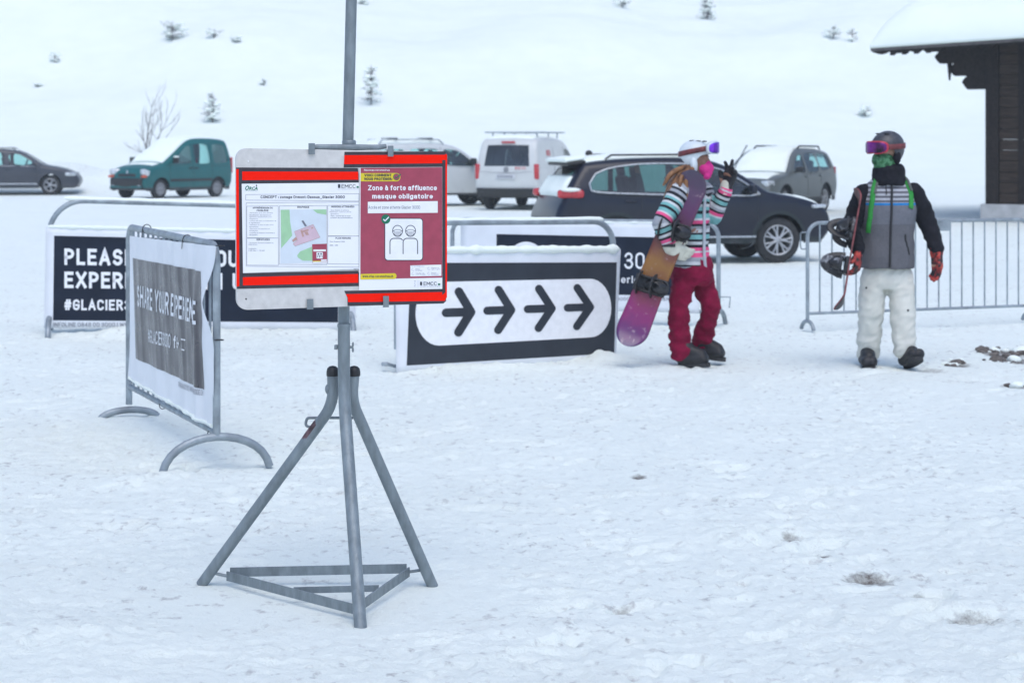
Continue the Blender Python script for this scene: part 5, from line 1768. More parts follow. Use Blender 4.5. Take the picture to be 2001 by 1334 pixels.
# ------------------------------------------------------------------ the walker with the white trousers
def walker_white():
    Y0 = 15.2
    base = P(1733, 716, Y0); base.z = gz(base.x, Y0) - 0.005
    def q(px, py, dy=0.0):
        s = (Y0 + dy) / FPX
        return Vector(((px - 1000.5) * s - base.x, dy, CAM_H - (py - HZ) * s - base.z))
    sk = M['skin']
    hipR, kneeR, ankR = q(1706, 535), q(1702, 612, -0.02), q(1696, 692, 0.03)
    hipL, kneeL, ankL = q(1760, 535), q(1764, 612, -0.08), q(1768, 686, -0.14)
    shR, elR, wrR = q(1687, 379), q(1662, 446, -0.06), q(1677, 493, -0.27)
    shL, elL, wrL = q(1787, 377), q(1815, 440, 0.03), q(1830, 490, -0.05)
    head = q(1733, 296, -0.02)
    f = Vector((-0.80, -0.60, -0.06)).normalized()
    b = MB(); head_shape(b, head, f, sk)
    b.capsule(head - Vector((0, -0.01, 0.06)), 0.055, q(1735, 352), 0.062, sk)
    b.loft([ell(q(1733, 528), 0.15, 0.11, q(0, 528).z), ell(q(1733, 470), 0.14, 0.105, q(0, 470).z), ell(q(1734, 410), 0.16, 0.115, q(0, 410).z), ell(q(1735, 368), 0.17, 0.095, q(0, 368).z), ell(q(1736, 350), 0.08, 0.06, q(0, 350).z)], sk)
    chain(b, [(hipR, .085), (kneeR, .06), (ankR, .042)], sk); chain(b, [(hipL, .085), (kneeL, .06), (ankL, .042)], sk)
    chain(b, [(shR, .052), (elR, .042), (wrR, .032)], sk); chain(b, [(shL, .052), (elL, .042), (wrL, .032)], sk)
    hand(b, wrR, (-0.05, -0.3, -1), (-1, 0, 0), (0, -1, 0), sk, 0.8); hand(b, wrL, (0.05, -0.1, -1), (-1, -0.1, 0), (-0.1, -1, 0), sk, 0.8)
    person = grow(b, 'person', sk, 0.011, 4); person.location = base
    tag(person, 'person in white trousers and a grey jacket with black sleeves and green straps walking forward', 'person', 'people walking across the snow')
    m = M['white_cloth']; t = MB()
    t.loft([ell(q(1733, 512), 0.16, 0.10, q(0, 512).z), ell(q(1733, 535), 0.195, 0.125, q(0, 535).z), ell(q(1733, 553), 0.195, 0.13, q(0, 553).z), ell(q(1733, 563), 0.15, 0.12, q(0, 563).z)], m)
    chain(t, [(hipR - Vector((0, 0, 0.03)), .098), (hipR.lerp(kneeR, .5), .102), (kneeR, .097), (kneeR.lerp(ankR, .5), .093), (ankR + Vector((0, 0, .02)), .092)], m)
    chain(t, [(hipL - Vector((0, 0, 0.03)), .098), (hipL.lerp(kneeL, .5), .102), (kneeL, .097), (kneeL.lerp(ankL, .5), .093), (ankL + Vector((0, 0, .02)), .090)], m)
    def tf(co, n):
        low = max(0, 1 - abs(co.z - 0.16) / 0.22)
        return 0.008 * noise.noise(Vector((co.x * 7 + co.z * 4, co.y * 6, co.z * 11))) * (0.7 + low) + 0.009 * (0.5 - abs(noise.noise(Vector((co.x * 13 - co.z * 9, co.y * 10, co.z * 15)))) * 2)
    tr = grow(t, 'trousers', m, 0.011, 3, person, tf)
    for (px, py) in ((1775, 522), (1768, 601), (1686, 557)):
        c = q(px, py); hit = min((v.co.y, tuple(v.co)) for v in tr.data.vertices if abs(v.co.x - c.x) < 0.015 and abs(v.co.z - c.z) < 0.015)
        d = MB(); d.ball(Vector(hit[1]) + Vector((0, -0.001, 0)), (0.009, 0.004, 0.009), M['black'], 10, 6); d.build('snap_button', tr)
    # jacket body
    mj, nt, bs = nt_new('grey_striped_jacket_cloth')
    co = objco(nt); sx = N(nt, 'SeparateXYZ'); nt.links.new(co, sx.inputs[0]); z = sx.outputs[2]
    z1 = q(0, 400).z; z2 = q(0, 437).z
    c = mixc(nt, math_(nt, 'GREATER_THAN', z, z2), (0.13, 0.13, 0.145), (0.155, 0.16, 0.185))
    st = math_(nt, 'GREATER_THAN', math_(nt, 'FRACT', math_(nt, 'MULTIPLY', z, 1 / 0.034)), 0.52)
    c = mixc(nt, math_(nt, 'GREATER_THAN', z, z1), c, mixc(nt, st, (0.13, 0.13, 0.15), (0.44, 0.45, 0.49)))
    c = mixc(nt, math_(nt, 'COMPARE', z, z1 + 0.008, 0.009), c, (0.02, 0.20, 0.50))
    c = mixc(nt, 0.6, c, ramp(nt, noise_(nt, co, 55), ((0.3, 0.75), (0.7, 1.0))), 'MULTIPLY')
    nt.links.new(c, bs.inputs['Base Color']); bs.inputs['Roughness'].default_value = 0.8; bs.inputs['Specular IOR Level'].default_value = 0.2
    J = MB()
    J.loft([ell(q(1733, 523), 0.208, 0.158, q(0, 523).z, 0, 28, 0, 2.3), ell(q(1733, 500), 0.206, 0.158, q(0, 500).z, 0, 28, 0, 2.4), ell(q(1734, 460), 0.20, 0.14, q(0, 460).z, 0, 28, 0, 2.4), ell(q(1735, 410), 0.215, 0.145, q(0, 410).z, 0, 28, 0, 2.5),
            ell(q(1735, 378), 0.205, 0.125, q(0, 378).z, 0, 28, 0, 2.4), ell(q(1736, 360), 0.17, 0.10, q(0, 360).z, 0, 28), ell(q(1736, 344), 0.115, 0.085, q(0, 346).z, 0, 28)], mj)
    jk = grow(J, 'jacket', mj, 0.011, 3, person, cloth_fold(0.006, 8, 6, 4))
    for nm, A in (('sleeve', [(shR + Vector((0.008, 0, -.004)), .080), (shR.lerp(elR, .5), .076), (elR, .068), (wrR + Vector((0, 0, .02)), .052)]), ('sleeve', [(shL + Vector((-.008, 0, -.004)), .080), (shL.lerp(elL, .5), .075), (elL, .068), (wrL + Vector((0, 0, .02)), .056)])):
        s_ = MB(); chain(s_, A, M['black_cloth']); grow(s_, nm, M['black_cloth'], 0.011, 3, person, cloth_fold(0.008, 9, 14, 9))
    cl = MB(); cl.loft([ell(q(1737, 362, -0.02), 0.125, 0.11, q(0, 362).z), ell(q(1737, 345, -0.02), 0.125, 0.115, q(0, 345).z), ell(q(1737, 328, -0.02), 0.115, 0.11, q(0, 328).z), ell(q(1738, 322, -0.02), 0.09, 0.09, q(0, 322).z)], M['black_cloth'])
    grow(cl, 'collar', M['black_cloth'], 0.010, 3, person, cloth_fold(0.008, 14, 10, 1))
    def front(px, py, w=0.02):
        c = q(px, py)
        return Vector(min((v.co.y, tuple(v.co)) for v in jk.data.vertices if abs(v.co.x - c.x) < w and abs(v.co.z - c.z) < w)[1])
    zp = MB(); zp.tube([Vector((q(1737 - 6 * (py - 360) / 160, py).x, front(1735, py).y - 0.004, q(0, py).z)) for py in np.linspace(356, 521, 24)], 0.009, M['black'], 8); zp.build('zip', person)
    pk = MB(); pk.tube([front(1766 + (py - 460) * 0.28, py) + Vector((0, -0.003, 0)) for py in np.linspace(460, 492, 8)], 0.006, M['black'], 6); pk.build('pocket_zip', person)
    cd_ = MB()
    for px in (1723,): cd_.tube([front(px, 352 + i * 6) + Vector((0, -0.005, 0)) for i in range(5)], 0.004, M['black'], 6)
    cd_.build('draw_cord', person)
    # shoulder straps of a backpack
    for pts, m1 in (([(1704, 345), (1697, 365), (1693, 390), (1690, 415), (1687, 440), (1686, 458)], 1), ([(1771, 342), (1778, 360), (1782, 382), (1780, 402)], 1)):
        P3 = [front(a, b_, 0.025) + Vector((0, -0.008, 0)) for a, b_ in chaikin(pts, 1)]
        P3.insert(0, P3[0] + Vector((0, 0.10, 0.03)))
        a = MB(); a.tube(P3, 0.019, M['greenstrap'], 10, True, (1.0, 0.35)); so = a.build('backpack_strap', person)
        a = MB(); a.tube([p + Vector((0.012, -0.006, 0)) for p in P3[1:5]], 0.015, M['greenweb'], 8, True, (1.0, 0.4)); a.build('strap_padding', so)
    bpk = MB(); bpk.box(q(1735, 430, 0.20), (0.28, 0.16, 0.42), M['greenweb'], None, 0.05); bpk.build('backpack', person)
    # helmet, goggles, gaiter
    hm = MB(); c = head + Vector((0, 0, 0.035)); helmet_shape(hm, c, f, M['hel_dark'], (0.120, 0.138, 0.122)); hl = hm.build('helmet', person)
    s = Vector((0, 0, 1)).cross(f).normalized()
    for k in (-1, 1):
        ep = MB(); ep.ball(head + s * 0.098 * k - f * 0.006 - Vector((0, 0, 0.045)), (0.03, 0.03, 0.055), M['black_cloth'], 14, 10); ep.build('ear_pad', hl)
        for j in (0, 1):
            v = MB(); v.ball(c + s * (0.045 * k) + f * (0.05 - 0.07 * j) + Vector((0, 0, 0.103 if j == 0 else 0.107)), (0.020, 0.020, 0.006), M['black'], 10, 6); v.build('vent', hl)
    goggles(person, head + Vector((0, 0, 0.02)), f, M['lens2'], M['redframe'], M['redstrap'], 0.0, r=(0.124, 0.142), z=0.018)
    gt = MB(); gt.ball(head + f * 0.045 - Vector((0, 0, 0.062)), (0.082, 0.082, 0.062), M['gaiter'], 18, 12); gt.capsule(head - Vector((0, 0, 0.09)) + f * 0.02, 0.085, head - Vector((0, 0, 0.16)) + f * 0.005, 0.092, M['gaiter'])
    grow(gt, 'neck_gaiter', M['gaiter'], 0.008, 3, person, cloth_fold(0.006, 22, 30, 3))
    # gloves
    g = MB(); hand(g, wrL + Vector((0.0, 0, -0.01)), (0.03, -0.12, -1), (-1, -0.3, 0), (-0.35, -1, -0.1), M['redglove'], 1.2, (0.22, 0.25, 0.28, 0.32), 0.05, 1.35)
    gl = grow(g, 'glove', M['redglove'], 0.006, 2, person)
    cf = MB(); cf.capsule(wrL + Vector((0, 0, .02)), .056, wrL + Vector((0, 0, -0.02)), .052, M['redglove']); cf.build('cuff', gl)
    g = MB(); hand(g, wrR + Vector((0.0, 0, -0.005)), (-0.15, -0.35, -1), (-1, 0.3, 0), (-0.3, -1, 0.1), M['redglove'], 1.15, (0.5, 0.55, 0.6, 0.62), 0.04, 1.3)
    grow(g, 'glove', M['redglove'], 0.006, 2, person)
    # boots
    a = q(1694, 712, 0.06); a.z = 0.012
    bt = MB(); boot(bt, a, (-0.10, -1, 0), M['boot'], 0.30, 0.16); o = grow(bt, 'boot', M['boot'], 0.009, 3, person)
    s_ = MB(); sole(s_, a + Vector((0, 0.01, -0.008)), (-0.10, -1, 0), M['sole'], 0.31); s_.build('sole', o)
    a = q(1772, 716, -0.10); a.z = 0.012
    bt = MB(); boot(bt, a, (0.12, -0.92, 0.32), M['boot'], 0.31, 0.16, 0.062); o = grow(bt, 'boot', M['boot'], 0.009, 3, person)
    s_ = MB(); sole(s_, a + Vector((0, 0.01, -0.010)), (0.12, -0.92, 0.32), M['sole'], 0.32, 0.062); s_.build('sole', o)
    # board, carried edge-on under the arm
    top = board_top('dark_deck_print', ((0.0, (0.03, 0.03, 0.035)), (0.4, (0.05, 0.045, 0.05)), (0.55, (0.12, 0.05, 0.045)), (1.0, (0.12, 0.05, 0.045))), 0.65)
    na = q(1646, 606, -0.46) + base; tb = q(1685, 372, -0.12) + base
    snowboard('snowboard', 'dark snowboard with black bindings held upright by the walker in white trousers', na, tb, 0.25, (-0.98, 0.08, -0.05), top, M['redstrap'], M['binding_grey'], ((0.36, -0.25), (0.64, 0.2)), bulk=1.5, bmat=M['binding_print'])


walker_crimson()
walker_white()


# ------------------------------------------------------------------ cars
def in_poly(x, y, poly):
    c = False; n = len(poly); j = n - 1
    for i in range(n):
        xi, yi = poly[i]; xj, yj = poly[j]
        if (yi > y) != (yj > y) and x < (xj - xi) * (y - yi) / (yj - yi) + xi: c = not c
        j = i
    return c


def dist_path(P_, path):
    a = np.array(path[:-1]); b = np.array(path[1:]); d = b - a; l2 = (d * d).sum(1)
    P_ = np.asarray(P_)[:, None, :]
    t = np.clip(((P_ - a) * d).sum(2) / np.maximum(l2, 1e-9), 0, 1)
    q = a + d * t[..., None]
    return np.sqrt(((P_ - q) ** 2).sum(2)).min(1)


def sheet_mesh(outline, holes, step, extra=()):
    """flat triangulation of an outline with holes, with inner points"""
    V = [Vector(p) for p in outline]; E = [(i, (i + 1) % len(outline)) for i in range(len(outline))]
    for h in holes:
        o = len(V); V += [Vector(p) for p in h]; E += [(o + i, o + (i + 1) % len(h)) for i in range(len(h))]
    xs = [p[0] for p in outline]; ys = [p[1] for p in outline]
    fixed = np.array([(v.x, v.y) for v in V])
    for p in list(extra) + [(x, y) for x in np.arange(min(xs), max(xs), step) for y in np.arange(min(ys), max(ys), step)]:
        if not in_poly(p[0], p[1], outline) or any(in_poly(p[0], p[1], h) for h in holes): continue
        if ((fixed - np.array(p)) ** 2).sum(1).min() < 0.008 ** 2: continue
        V.append(Vector(p))
    vs, es, fs, *_ = delaunay_2d_cdt(V, E, [], 0, 1e-6)
    out = []
    for f in fs:
        cx = sum(vs[i].x for i in f) / 3; cy = sum(vs[i].y for i in f) / 3
        if in_poly(cx, cy, outline) and not any(in_poly(cx, cy, h) for h in holes): out.append(list(f))
    return [(v.x, v.y) for v in vs], out


def rounded(poly, r=0.07):
    out = []; n = len(poly)
    for i in range(n):
        p = Vector(poly[i]); a = Vector(poly[i - 1]); b = Vector(poly[(i + 1) % n])
        la = min(r, (a - p).length * 0.45); lb = min(r, (b - p).length * 0.45)
        out += [tuple(p + (a - p).normalized() * la), tuple(p + (b - p).normalized() * lb)]
    return chaikin(out, 2, True)


def resample(path, step):
    out = [path[0]]
    for a, b in zip(path, path[1:]):
        l = math.hypot(b[0] - a[0], b[1] - a[1]); n = max(1, int(math.ceil(l / step)))
        for k in range(1, n + 1): out.append((a[0] + (b[0] - a[0]) * k / n, a[1] + (b[1] - a[1]) * k / n))
    return out


def paint_mat(name, col, clad=None, zc=0.45, wheels=(), ra=0.4, metal=0.0, rough=0.32):
    """car paint, with unpainted plastic along the sills and wheel arches, and road grime low down"""
    m, nt, b = nt_new(name)
    co = objco(nt); sx = N(nt, 'SeparateXYZ'); nt.links.new(co, sx.inputs[0])
    X, Z = sx.outputs[0], sx.outputs[2]
    c = mixc(nt, ramp(nt, noise_(nt, co, 2.5), ((0.3, 0.0), (0.7, 0.25))), col, [min(1, v * 1.35 + 0.01) for v in col])
    rg = None
    if clad:
        f = math_(nt, 'LESS_THAN', Z, zc)
        for wx, wz in wheels:
            dx = math_(nt, 'SUBTRACT', X, wx); dz = math_(nt, 'SUBTRACT', Z, wz)
            r2 = math_(nt, 'SQRT', math_(nt, 'ADD', math_(nt, 'MULTIPLY', dx, dx), math_(nt, 'MULTIPLY', dz, dz)))
            f = math_(nt, 'MAXIMUM', f, math_(nt, 'LESS_THAN', r2, ra + 0.055))
        c = mixc(nt, f, c, clad); rg = math_(nt, 'MULTIPLY_ADD', f, 0.3, rough)
    g = ramp(nt, math_(nt, 'ADD', math_(nt, 'MULTIPLY', Z, -1.2), math_(nt, 'MULTIPLY', noise_(nt, co, 5, 6), 1.0)), ((0.05, 0.0), (0.5, 0.55)))
    c = mixc(nt, g, c, (0.11, 0.11, 0.115))
    nt.links.new(c, b.inputs['Base Color'])
    if rg is not None: nt.links.new(rg, b.inputs['Roughness'])
    else: b.inputs['Roughness'].default_value = rough
    b.inputs['Metallic'].default_value = metal
    b.inputs['Coat Weight'].default_value = 0.12; b.inputs['Specular IOR Level'].default_value = 0.35; b.inputs['Coat Roughness'].default_value = 0.2
    return m


M['glass'] = glass_mat('tinted_car_glass')
M['dark_glass'] = glass_mat('dark_tinted_glass', (0.20, 0.27, 0.27), 0.15)
M['smoke_glass'] = glass_mat('smoked_car_glass', (0.27, 0.46, 0.44), 0.12)
M['cabin'] = pmat('dark_cabin_trim', (0.02, 0.022, 0.024), 0.8, 0, 0.2, 10)
M['chrome'] = pmat('brushed_trim', (0.45, 0.47, 0.5), 0.3, 0.7, 0.1, 20)
M['rim'] = pmat('silver_wheel_rim', (0.42, 0.43, 0.45), 0.4, 0.4, 0.2, 12)
M['steelrim'] = pmat('dull_steel_rim', (0.24, 0.24, 0.25), 0.6, 0.2, 0.25, 12)
M['lamp'] = pmat('clear_lamp_glass', (0.55, 0.58, 0.6), 0.15, 0.2, 0.2, 20, coat=0.6)
M['lamp_red'] = pmat('red_lamp_glass', (0.48, 0.02, 0.03), 0.2, 0, 0.15, 20, coat=0.6)
M['lamp_orange'] = pmat('orange_lamp_glass', (0.55, 0.10, 0.05), 0.25, 0, 0.15, 20, coat=0.5)
M['plate'] = pmat('number_plate_white', (0.55, 0.56, 0.58), 0.5, 0, 0.06, 30)
M['plate_blue'] = pmat('number_plate_blue', (0.02, 0.05, 0.30), 0.5)
M['redprint'] = pmat('red_vinyl_lettering', (0.6, 0.04, 0.05), 0.5)


def wheel_meshes(r, w, rimmat, spokes, rim_r):
    """outer face towards +y"""
    t = MB(); Rx = Matrix.Rotation(R(-90), 3, 'X')
    t.lathe([(rim_r, -w / 2), (r * 0.90, -w / 2), (r * 0.975, -w * 0.42), (r, -w * 0.28), (r, w * 0.28), (r * 0.975, w * 0.42), (r * 0.90, w / 2), (rim_r, w / 2 - 0.008)], M['rubber'], 36, Rx)
    m = MB()
    m.lathe([(rim_r * 1.0, w / 2 - 0.01), (rim_r * 1.02, w / 2 - 0.004), (rim_r * 0.93, w / 2 - 0.012), (rim_r * 0.90, w / 2 - 0.06), (rim_r * 0.88, -w / 2 + 0.02)], rimmat, 36, Rx)
    m.lathe([(rim_r * 0.88, w / 2 - 0.10), (0.0, w / 2 - 0.10)], M['black'], 24, Rx)
    m.lathe([(rim_r * 0.26, w / 2 - 0.06), (rim_r * 0.22, w / 2 - 0.018), (0.0, w / 2 - 0.014)], rimmat, 20, Rx)
    if spokes:
        for k in range(spokes):
            for da in (-0.10, 0.10):
                a = 2 * PI * k / spokes
                p = [Vector((math.cos(a + da * q2) * q * rim_r, w / 2 - 0.022 - 0.006 * q, math.sin(a + da * q2) * q * rim_r)) for q, q2 in ((0.15, 0.4), (0.55, 1.0), (0.92, 1.7))]
                m.tube(p, [rim_r * 0.075, rim_r * 0.06, rim_r * 0.07], rimmat, 6)
    else:
        m.lathe([(rim_r * 0.9, w / 2 - 0.03), (rim_r * 0.6, w / 2 - 0.016), (rim_r * 0.3, w / 2 - 0.03), (0.0, w / 2 - 0.03)], rimmat, 30, Rx)
        for k in range(8):
            a = 2 * PI * k / 8; m.ball((math.cos(a) * rim_r * 0.74, w / 2 - 0.022, math.sin(a) * rim_r * 0.74), (rim_r * 0.07, 0.006, rim_r * 0.07), M['black'], 8, 6)
    return t.mesh('tyre'), m.mesh('rim')


def make_car(name, label, cat, loc, yaw, top, belt, hw, tumble, wheels, wr, ra, sill, paint, windows, screen=None, rear=None, nose=0.12, tail=0.06, glass='glass', rimmat='rim', spokes=5, seats=True, crown=0.03, edge=0.10, wheel_w=0.21, steer=0.0, wround=0.07, group='cars parked in the snow'):
    """car pointing along +x; top is the outline from the rear bumper's foot over the roof to the front bumper's foot"""
    root = empty(name, loc, yaw); tag(root, label, cat, group)
    path = resample(chaikin(top, 2), 0.05)
    x0 = min(p[0] for p in path); x1 = max(p[0] for p in path); xc = (x0 + x1) / 2; hl = (x1 - x0) / 2
    zr = max(p[1] for p in path)

    def w_raw(x, z):
        t = (x - xc) / hl
        pl = 1 - (nose if t > 0 else tail) * abs(t) ** 3.5
        if z > belt: return (hw - 0.02 - tumble * (z - belt)) * pl
        return (hw - 0.075 * ((z - belt * 0.62) / (belt * 0.62)) ** 2 - 0.012 * math.exp(-((z - belt) / 0.06) ** 2)) * pl

    def rnd(d): return edge * (1 - math.sqrt(max(0, 1 - (1 - min(d, edge) / edge) ** 2)))

    def W(pts):
        d = dist_path(pts, path)
        return [max(0.05, w_raw(x, z) - rnd(k)) for (x, z), k in zip(pts, d)]
    # side outline with wheel arches
    low = []
    xa, za = path[-1]
    low.append((xa - 0.06, sill))
    for wx in sorted(wheels, reverse=True):
        a0 = math.asin(max(-1, min(1, (sill - wr) / ra)))
        for k in range(15):
            a = a0 + (PI - 2 * a0) * k / 14
            low.append((wx + ra * math.cos(a), wr + ra * math.sin(a)))
    low.append((path[0][0] + 0.06, sill))
    outline = path + low
    holes = [rounded(h, wround) for h in windows]
    ring = []
    for d in (0.012, 0.03, 0.055, 0.085):
        for i in range(1, len(path) - 1):
            t = (path[i + 1][0] - path[i - 1][0], path[i + 1][1] - path[i - 1][1]); l = math.hypot(*t) or 1
            ring.append((path[i][0] + t[1] / l * d, path[i][1] - t[0] / l * d))
    pts, fs = sheet_mesh(outline, holes, 0.07, ring)
    w = W(pts)
    mb = MB()
    mb.add([(x, k, z) for (x, z), k in zip(pts, w)], [f[::-1] for f in fs], paint, True)
    mb.add([(x, -k, z) for (x, z), k in zip(pts, w)], fs, paint, True)
    # skin over the top, with openings for the screens
    pw = [max(0.05, w_raw(x, z) - edge) for x, z in path]
    nrm = []
    for i in range(len(path)):
        a = path[max(0, i - 1)]; b = path[min(len(path) - 1, i + 1)]; l = math.hypot(b[0] - a[0], b[1] - a[1]) or 1
        nrm.append((-(b[1] - a[1]) / l, (b[0] - a[0]) / l))
    near_i = lambda p: min(range(len(path)), key=lambda i: math.hypot(path[i][0] - p[0], path[i][1] - p[1]))
    opens = []
    for nm, s in (('windscreen', screen), ('rear_window', rear)):
        if s:
            a, b = near_i(s[0]), near_i(s[1]); opens.append((nm, min(a, b), max(a, b), s[2]))
    T = sorted(set([-1, -0.96, -0.9, -0.75, -0.5, -0.25, 0, 0.25, 0.5, 0.75, 0.9, 0.96, 1] + [s * o[3] for o in opens for s in (-1, 1)]))
    def skin(i, t, off=0.0):
        c = crown * (1 - t * t) + off
        return (path[i][0] + nrm[i][0] * c, t * pw[i], path[i][1] + nrm[i][1] * c)
    vs = [skin(i, t) for i in range(len(path)) for t in T]; fs = []
    nT = len(T)
    for i in range(len(path) - 1):
        for j in range(nT - 1):
            mid = (T[j] + T[j + 1]) / 2
            if any(o[1] <= i < o[2] and abs(mid) < o[3] for o in opens): continue
            a = i * nT + j; fs.append((a, a + nT, a + nT + 1, a + 1))
    mb.add(vs, fs, paint, True)
    # floor pan and inner wheel wells
    mb.box((xc, 0, sill + 0.09), ((x1 - x0) * 0.86, hw * 1.72, 0.14), M['cabin'])
    body = mb.build('body', root, None, 0.002)
    # cabin interior
    cab = MB()
    zmid = belt - 0.12
    cx0 = min(p[0] for h in holes for p in h) if holes else xc; cx1 = max(p[0] for h in holes for p in h) if holes else xc
    cab.box(((cx0 + cx1) / 2, 0, (sill + 0.2 + zmid) / 2), ((cx1 - cx0) * 1.05, hw * 1.80, zmid - sill - 0.2), M['cabin'])
    cab.box((cx1 - 0.18, 0, belt - 0.05), (0.40, hw * 1.72, 0.18), M['cabin'], None, 0.05)
    if seats:
        for sx in (cx1 - 1.0, cx1 - 1.85):
            if sx < cx0 + 0.2: continue
            for sy in (-0.36, 0.36):
                Mr = Matrix.Rotation(R(-12), 3, 'Y')
                cab.box((sx, sy, belt - 0.02), (0.13, 0.46, 0.62), M['cabin'], Mr, 0.05); cab.box((sx - 0.08, sy, belt + 0.36), (0.09, 0.24, 0.17), M['cabin'], Mr, 0.035)
        a = [(cx1 - 0.42 + 0.05 * math.cos(t), 0.36 + 0.18 * math.sin(t), belt + 0.02 + 0.17 * math.cos(t)) for t in np.linspace(0, 2 * PI, 20)]
        cab.tube(a, 0.014, M['cabin'], 6)
    cab.build('interior', root)
    # panes
    for h in holes:
        p2, f2 = sheet_mesh(h, [], 0.12)
        w2 = W(p2)
        for s in (1, -1):
            g = MB(); g.add([(x, s * (k - 0.012), z) for (x, z), k in zip(p2, w2)], [f[::-1] if s > 0 else f for f in f2], M[glass], True); g.build('side_window', root)
    for nm, a, b, tm in opens:
        g = MB(); tt = np.linspace(-tm, tm, 9); vv = [skin(i, t, -0.006) for i in range(a, b + 1) for t in tt]; ff = []
        for i in range(b - a):
            for j in range(8): q = i * 9 + j; ff.append((q, q + 9, q + 10, q + 1))
        g.add(vv, ff, M[glass], True); g.build(nm, root)
    # wheels
    tm_, rm_ = wheel_meshes(wr, wheel_w, M[rimmat], spokes, wr * 0.66)
    for wx in wheels:
        for s in (1, -1):
            tr = w_raw(wx, wr) - wheel_w / 2 - 0.03
            wo = link_mesh('tyre', tm_, root, (wx, s * tr, wr)); wo.name = 'wheel'
            rz = 0 if s > 0 else PI
            wo.rotation_euler = (0, random.uniform(0, 6), rz + (steer if wx == max(wheels) else 0)); link_mesh('rim', rm_, wo)
    W1 = lambda x, z: W([(x, z)])[0]
    return dict(root=root, body=body, W=W1, skin=skin, path=path, near=near_i, pw=pw, hw=hw, belt=belt, opens=opens)


def snow_patch(car, a, b, tm, th, name='snow_cover', lump=0.4, seed=0, t0=None):
    """snow lying on the skin from outline point a to outline point b"""
    i0, i1 = sorted((car['near'](a), car['near'](b)))
    sk = car['skin']; tt = np.linspace(-tm if t0 is None else t0, tm, 19); n = i1 - i0
    mb = MB(); vs = []
    for lay in (0, 1):
        for i in range(n + 1):
            for t in tt:
                e = min(1, 6 * min(i / max(1, n), 1 - i / max(1, n))) * min(1, 8 * (1 - abs(t) / tm) if t0 is None else 8 * min((tm - t), (t - t0)))
                e = math.sqrt(max(0.0, min(1, e)))
                p = Vector(sk(i0 + i, t, 0.004)); q = Vector(sk(i0 + i, t, 0.004 + th * e * (1 + lump * noise.noise(p * 2.6 + Vector((seed, 0, 0))) + 0.25 * lump * noise.noise(p * 9))))
                vs.append(q if lay else p - (q - p) * 0.0 - Vector((0, 0, 0.004)))
    m = len(tt); K = (n + 1) * m; fs = []
    for i in range(n):
        for j in range(m - 1):
            k = i * m + j; fs.append((K + k, K + k + m, K + k + m + 1, K + k + 1)); fs.append((k, k + 1, k + m + 1, k + m))
    E = list(range(m)) + [i * m + m - 1 for i in range(1, n + 1)] + [n * m + j for j in range(m - 2, -1, -1)] + [i * m for i in range(n - 1, 0, -1)]
    for x, y in zip(E, E[1:] + E[:1]): fs.append((x, K + x, K + y, y))
    mb.add(vs, fs, M['snow'], True)
    return mb.build(name, car['root'], None, 0, True)


def part(car, name, fn, parent=None):
    mb = MB(); fn(mb); return mb.build(name, parent or car['root'])


def mirrors(car, x, z, mat, sz=(0.10, 0.20, 0.14)):
    for s in (1, -1):
        y = car['W'](x, z)
        def f(mb):
            mb.box((x, s * (y + sz[1] / 2 + 0.02), z + sz[2] / 2), sz, mat, None, 0.035); mb.tube([(x + 0.02, s * (y - 0.02), z - 0.01), (x, s * (y + 0.06), z + 0.03)], 0.02, M['black'], 8)
        part(car, 'mirror', f)


def handle(car, x, z, mat):
    for s in (1, -1):
        y = car['W'](x, z)
        part(car, 'door_handle', lambda mb: mb.box((x, s * (y + 0.012), z), (0.19, 0.035, 0.032), mat, None, 0.012))


def seam(car, pts):
    """door gap drawn as a thin dark groove line proud of the panel"""
    for s in (1, -1):
        part(car, 'door_gap', lambda mb: mb.tube([(x, s * (car['W'](x, z) + 0.0005), z) for x, z in resample(pts, 0.06)], 0.0045, M['black'], 5))


def side_patch(car, name, poly, mat, off=0.012, parent=None, sides=(1, -1), th=0.02):
    p2, f2 = sheet_mesh(chaikin(poly, 2, True), [], 0.06)
    n = len(p2); out = []
    bd = {}
    for f in f2:
        for a, b in zip(f, f[1:] + f[:1]):
            if (b, a) in bd: del bd[(b, a)]
            else: bd[(a, b)] = 1
    for s in sides:
        mb = MB(); vs = [(x, s * (car['W'](x, z) + off), z) for x, z in p2] + [(x, s * (car['W'](x, z) + off - th), z) for x, z in p2]
        fs = [f[::-1] if s > 0 else f for f in f2] + [(a, b, n + b, n + a) for a, b in bd]
        mb.add(vs, fs, mat, True); out.append(mb.build(name, parent or car['root'], None, 0, True))
    return out


def skin_patch(car, name, a, b, t0, t1, mat, off=0.012, parent=None):
    i0, i1 = sorted((car['near'](a), car['near'](b)))
    tt = np.linspace(t0, t1, 9); mb = MB(); n = i1 - i0; vs = [car['skin'](i0 + i, t, off) for i in range(n + 1) for t in tt] + [car['skin'](i0 + i, t, off - 0.03) for i in range(n + 1) for t in tt]; fs = []
    K = (n + 1) * 9
    for i in range(n):
        for j in range(8): k = i * 9 + j; fs.append((k, k + 9, k + 10, k + 1))
    E = list(range(9)) + [i * 9 + 8 for i in range(1, n + 1)] + [n * 9 + j for j in range(7, -1, -1)] + [i * 9 for i in range(n - 1, 0, -1)]
    for x, y in zip(E, E[1:] + E[:1]): fs.append((x, K + x, K + y, y))
    mb.add(vs, fs, mat, True)
    return mb.build(name, parent or car['root'], None, 0, True)


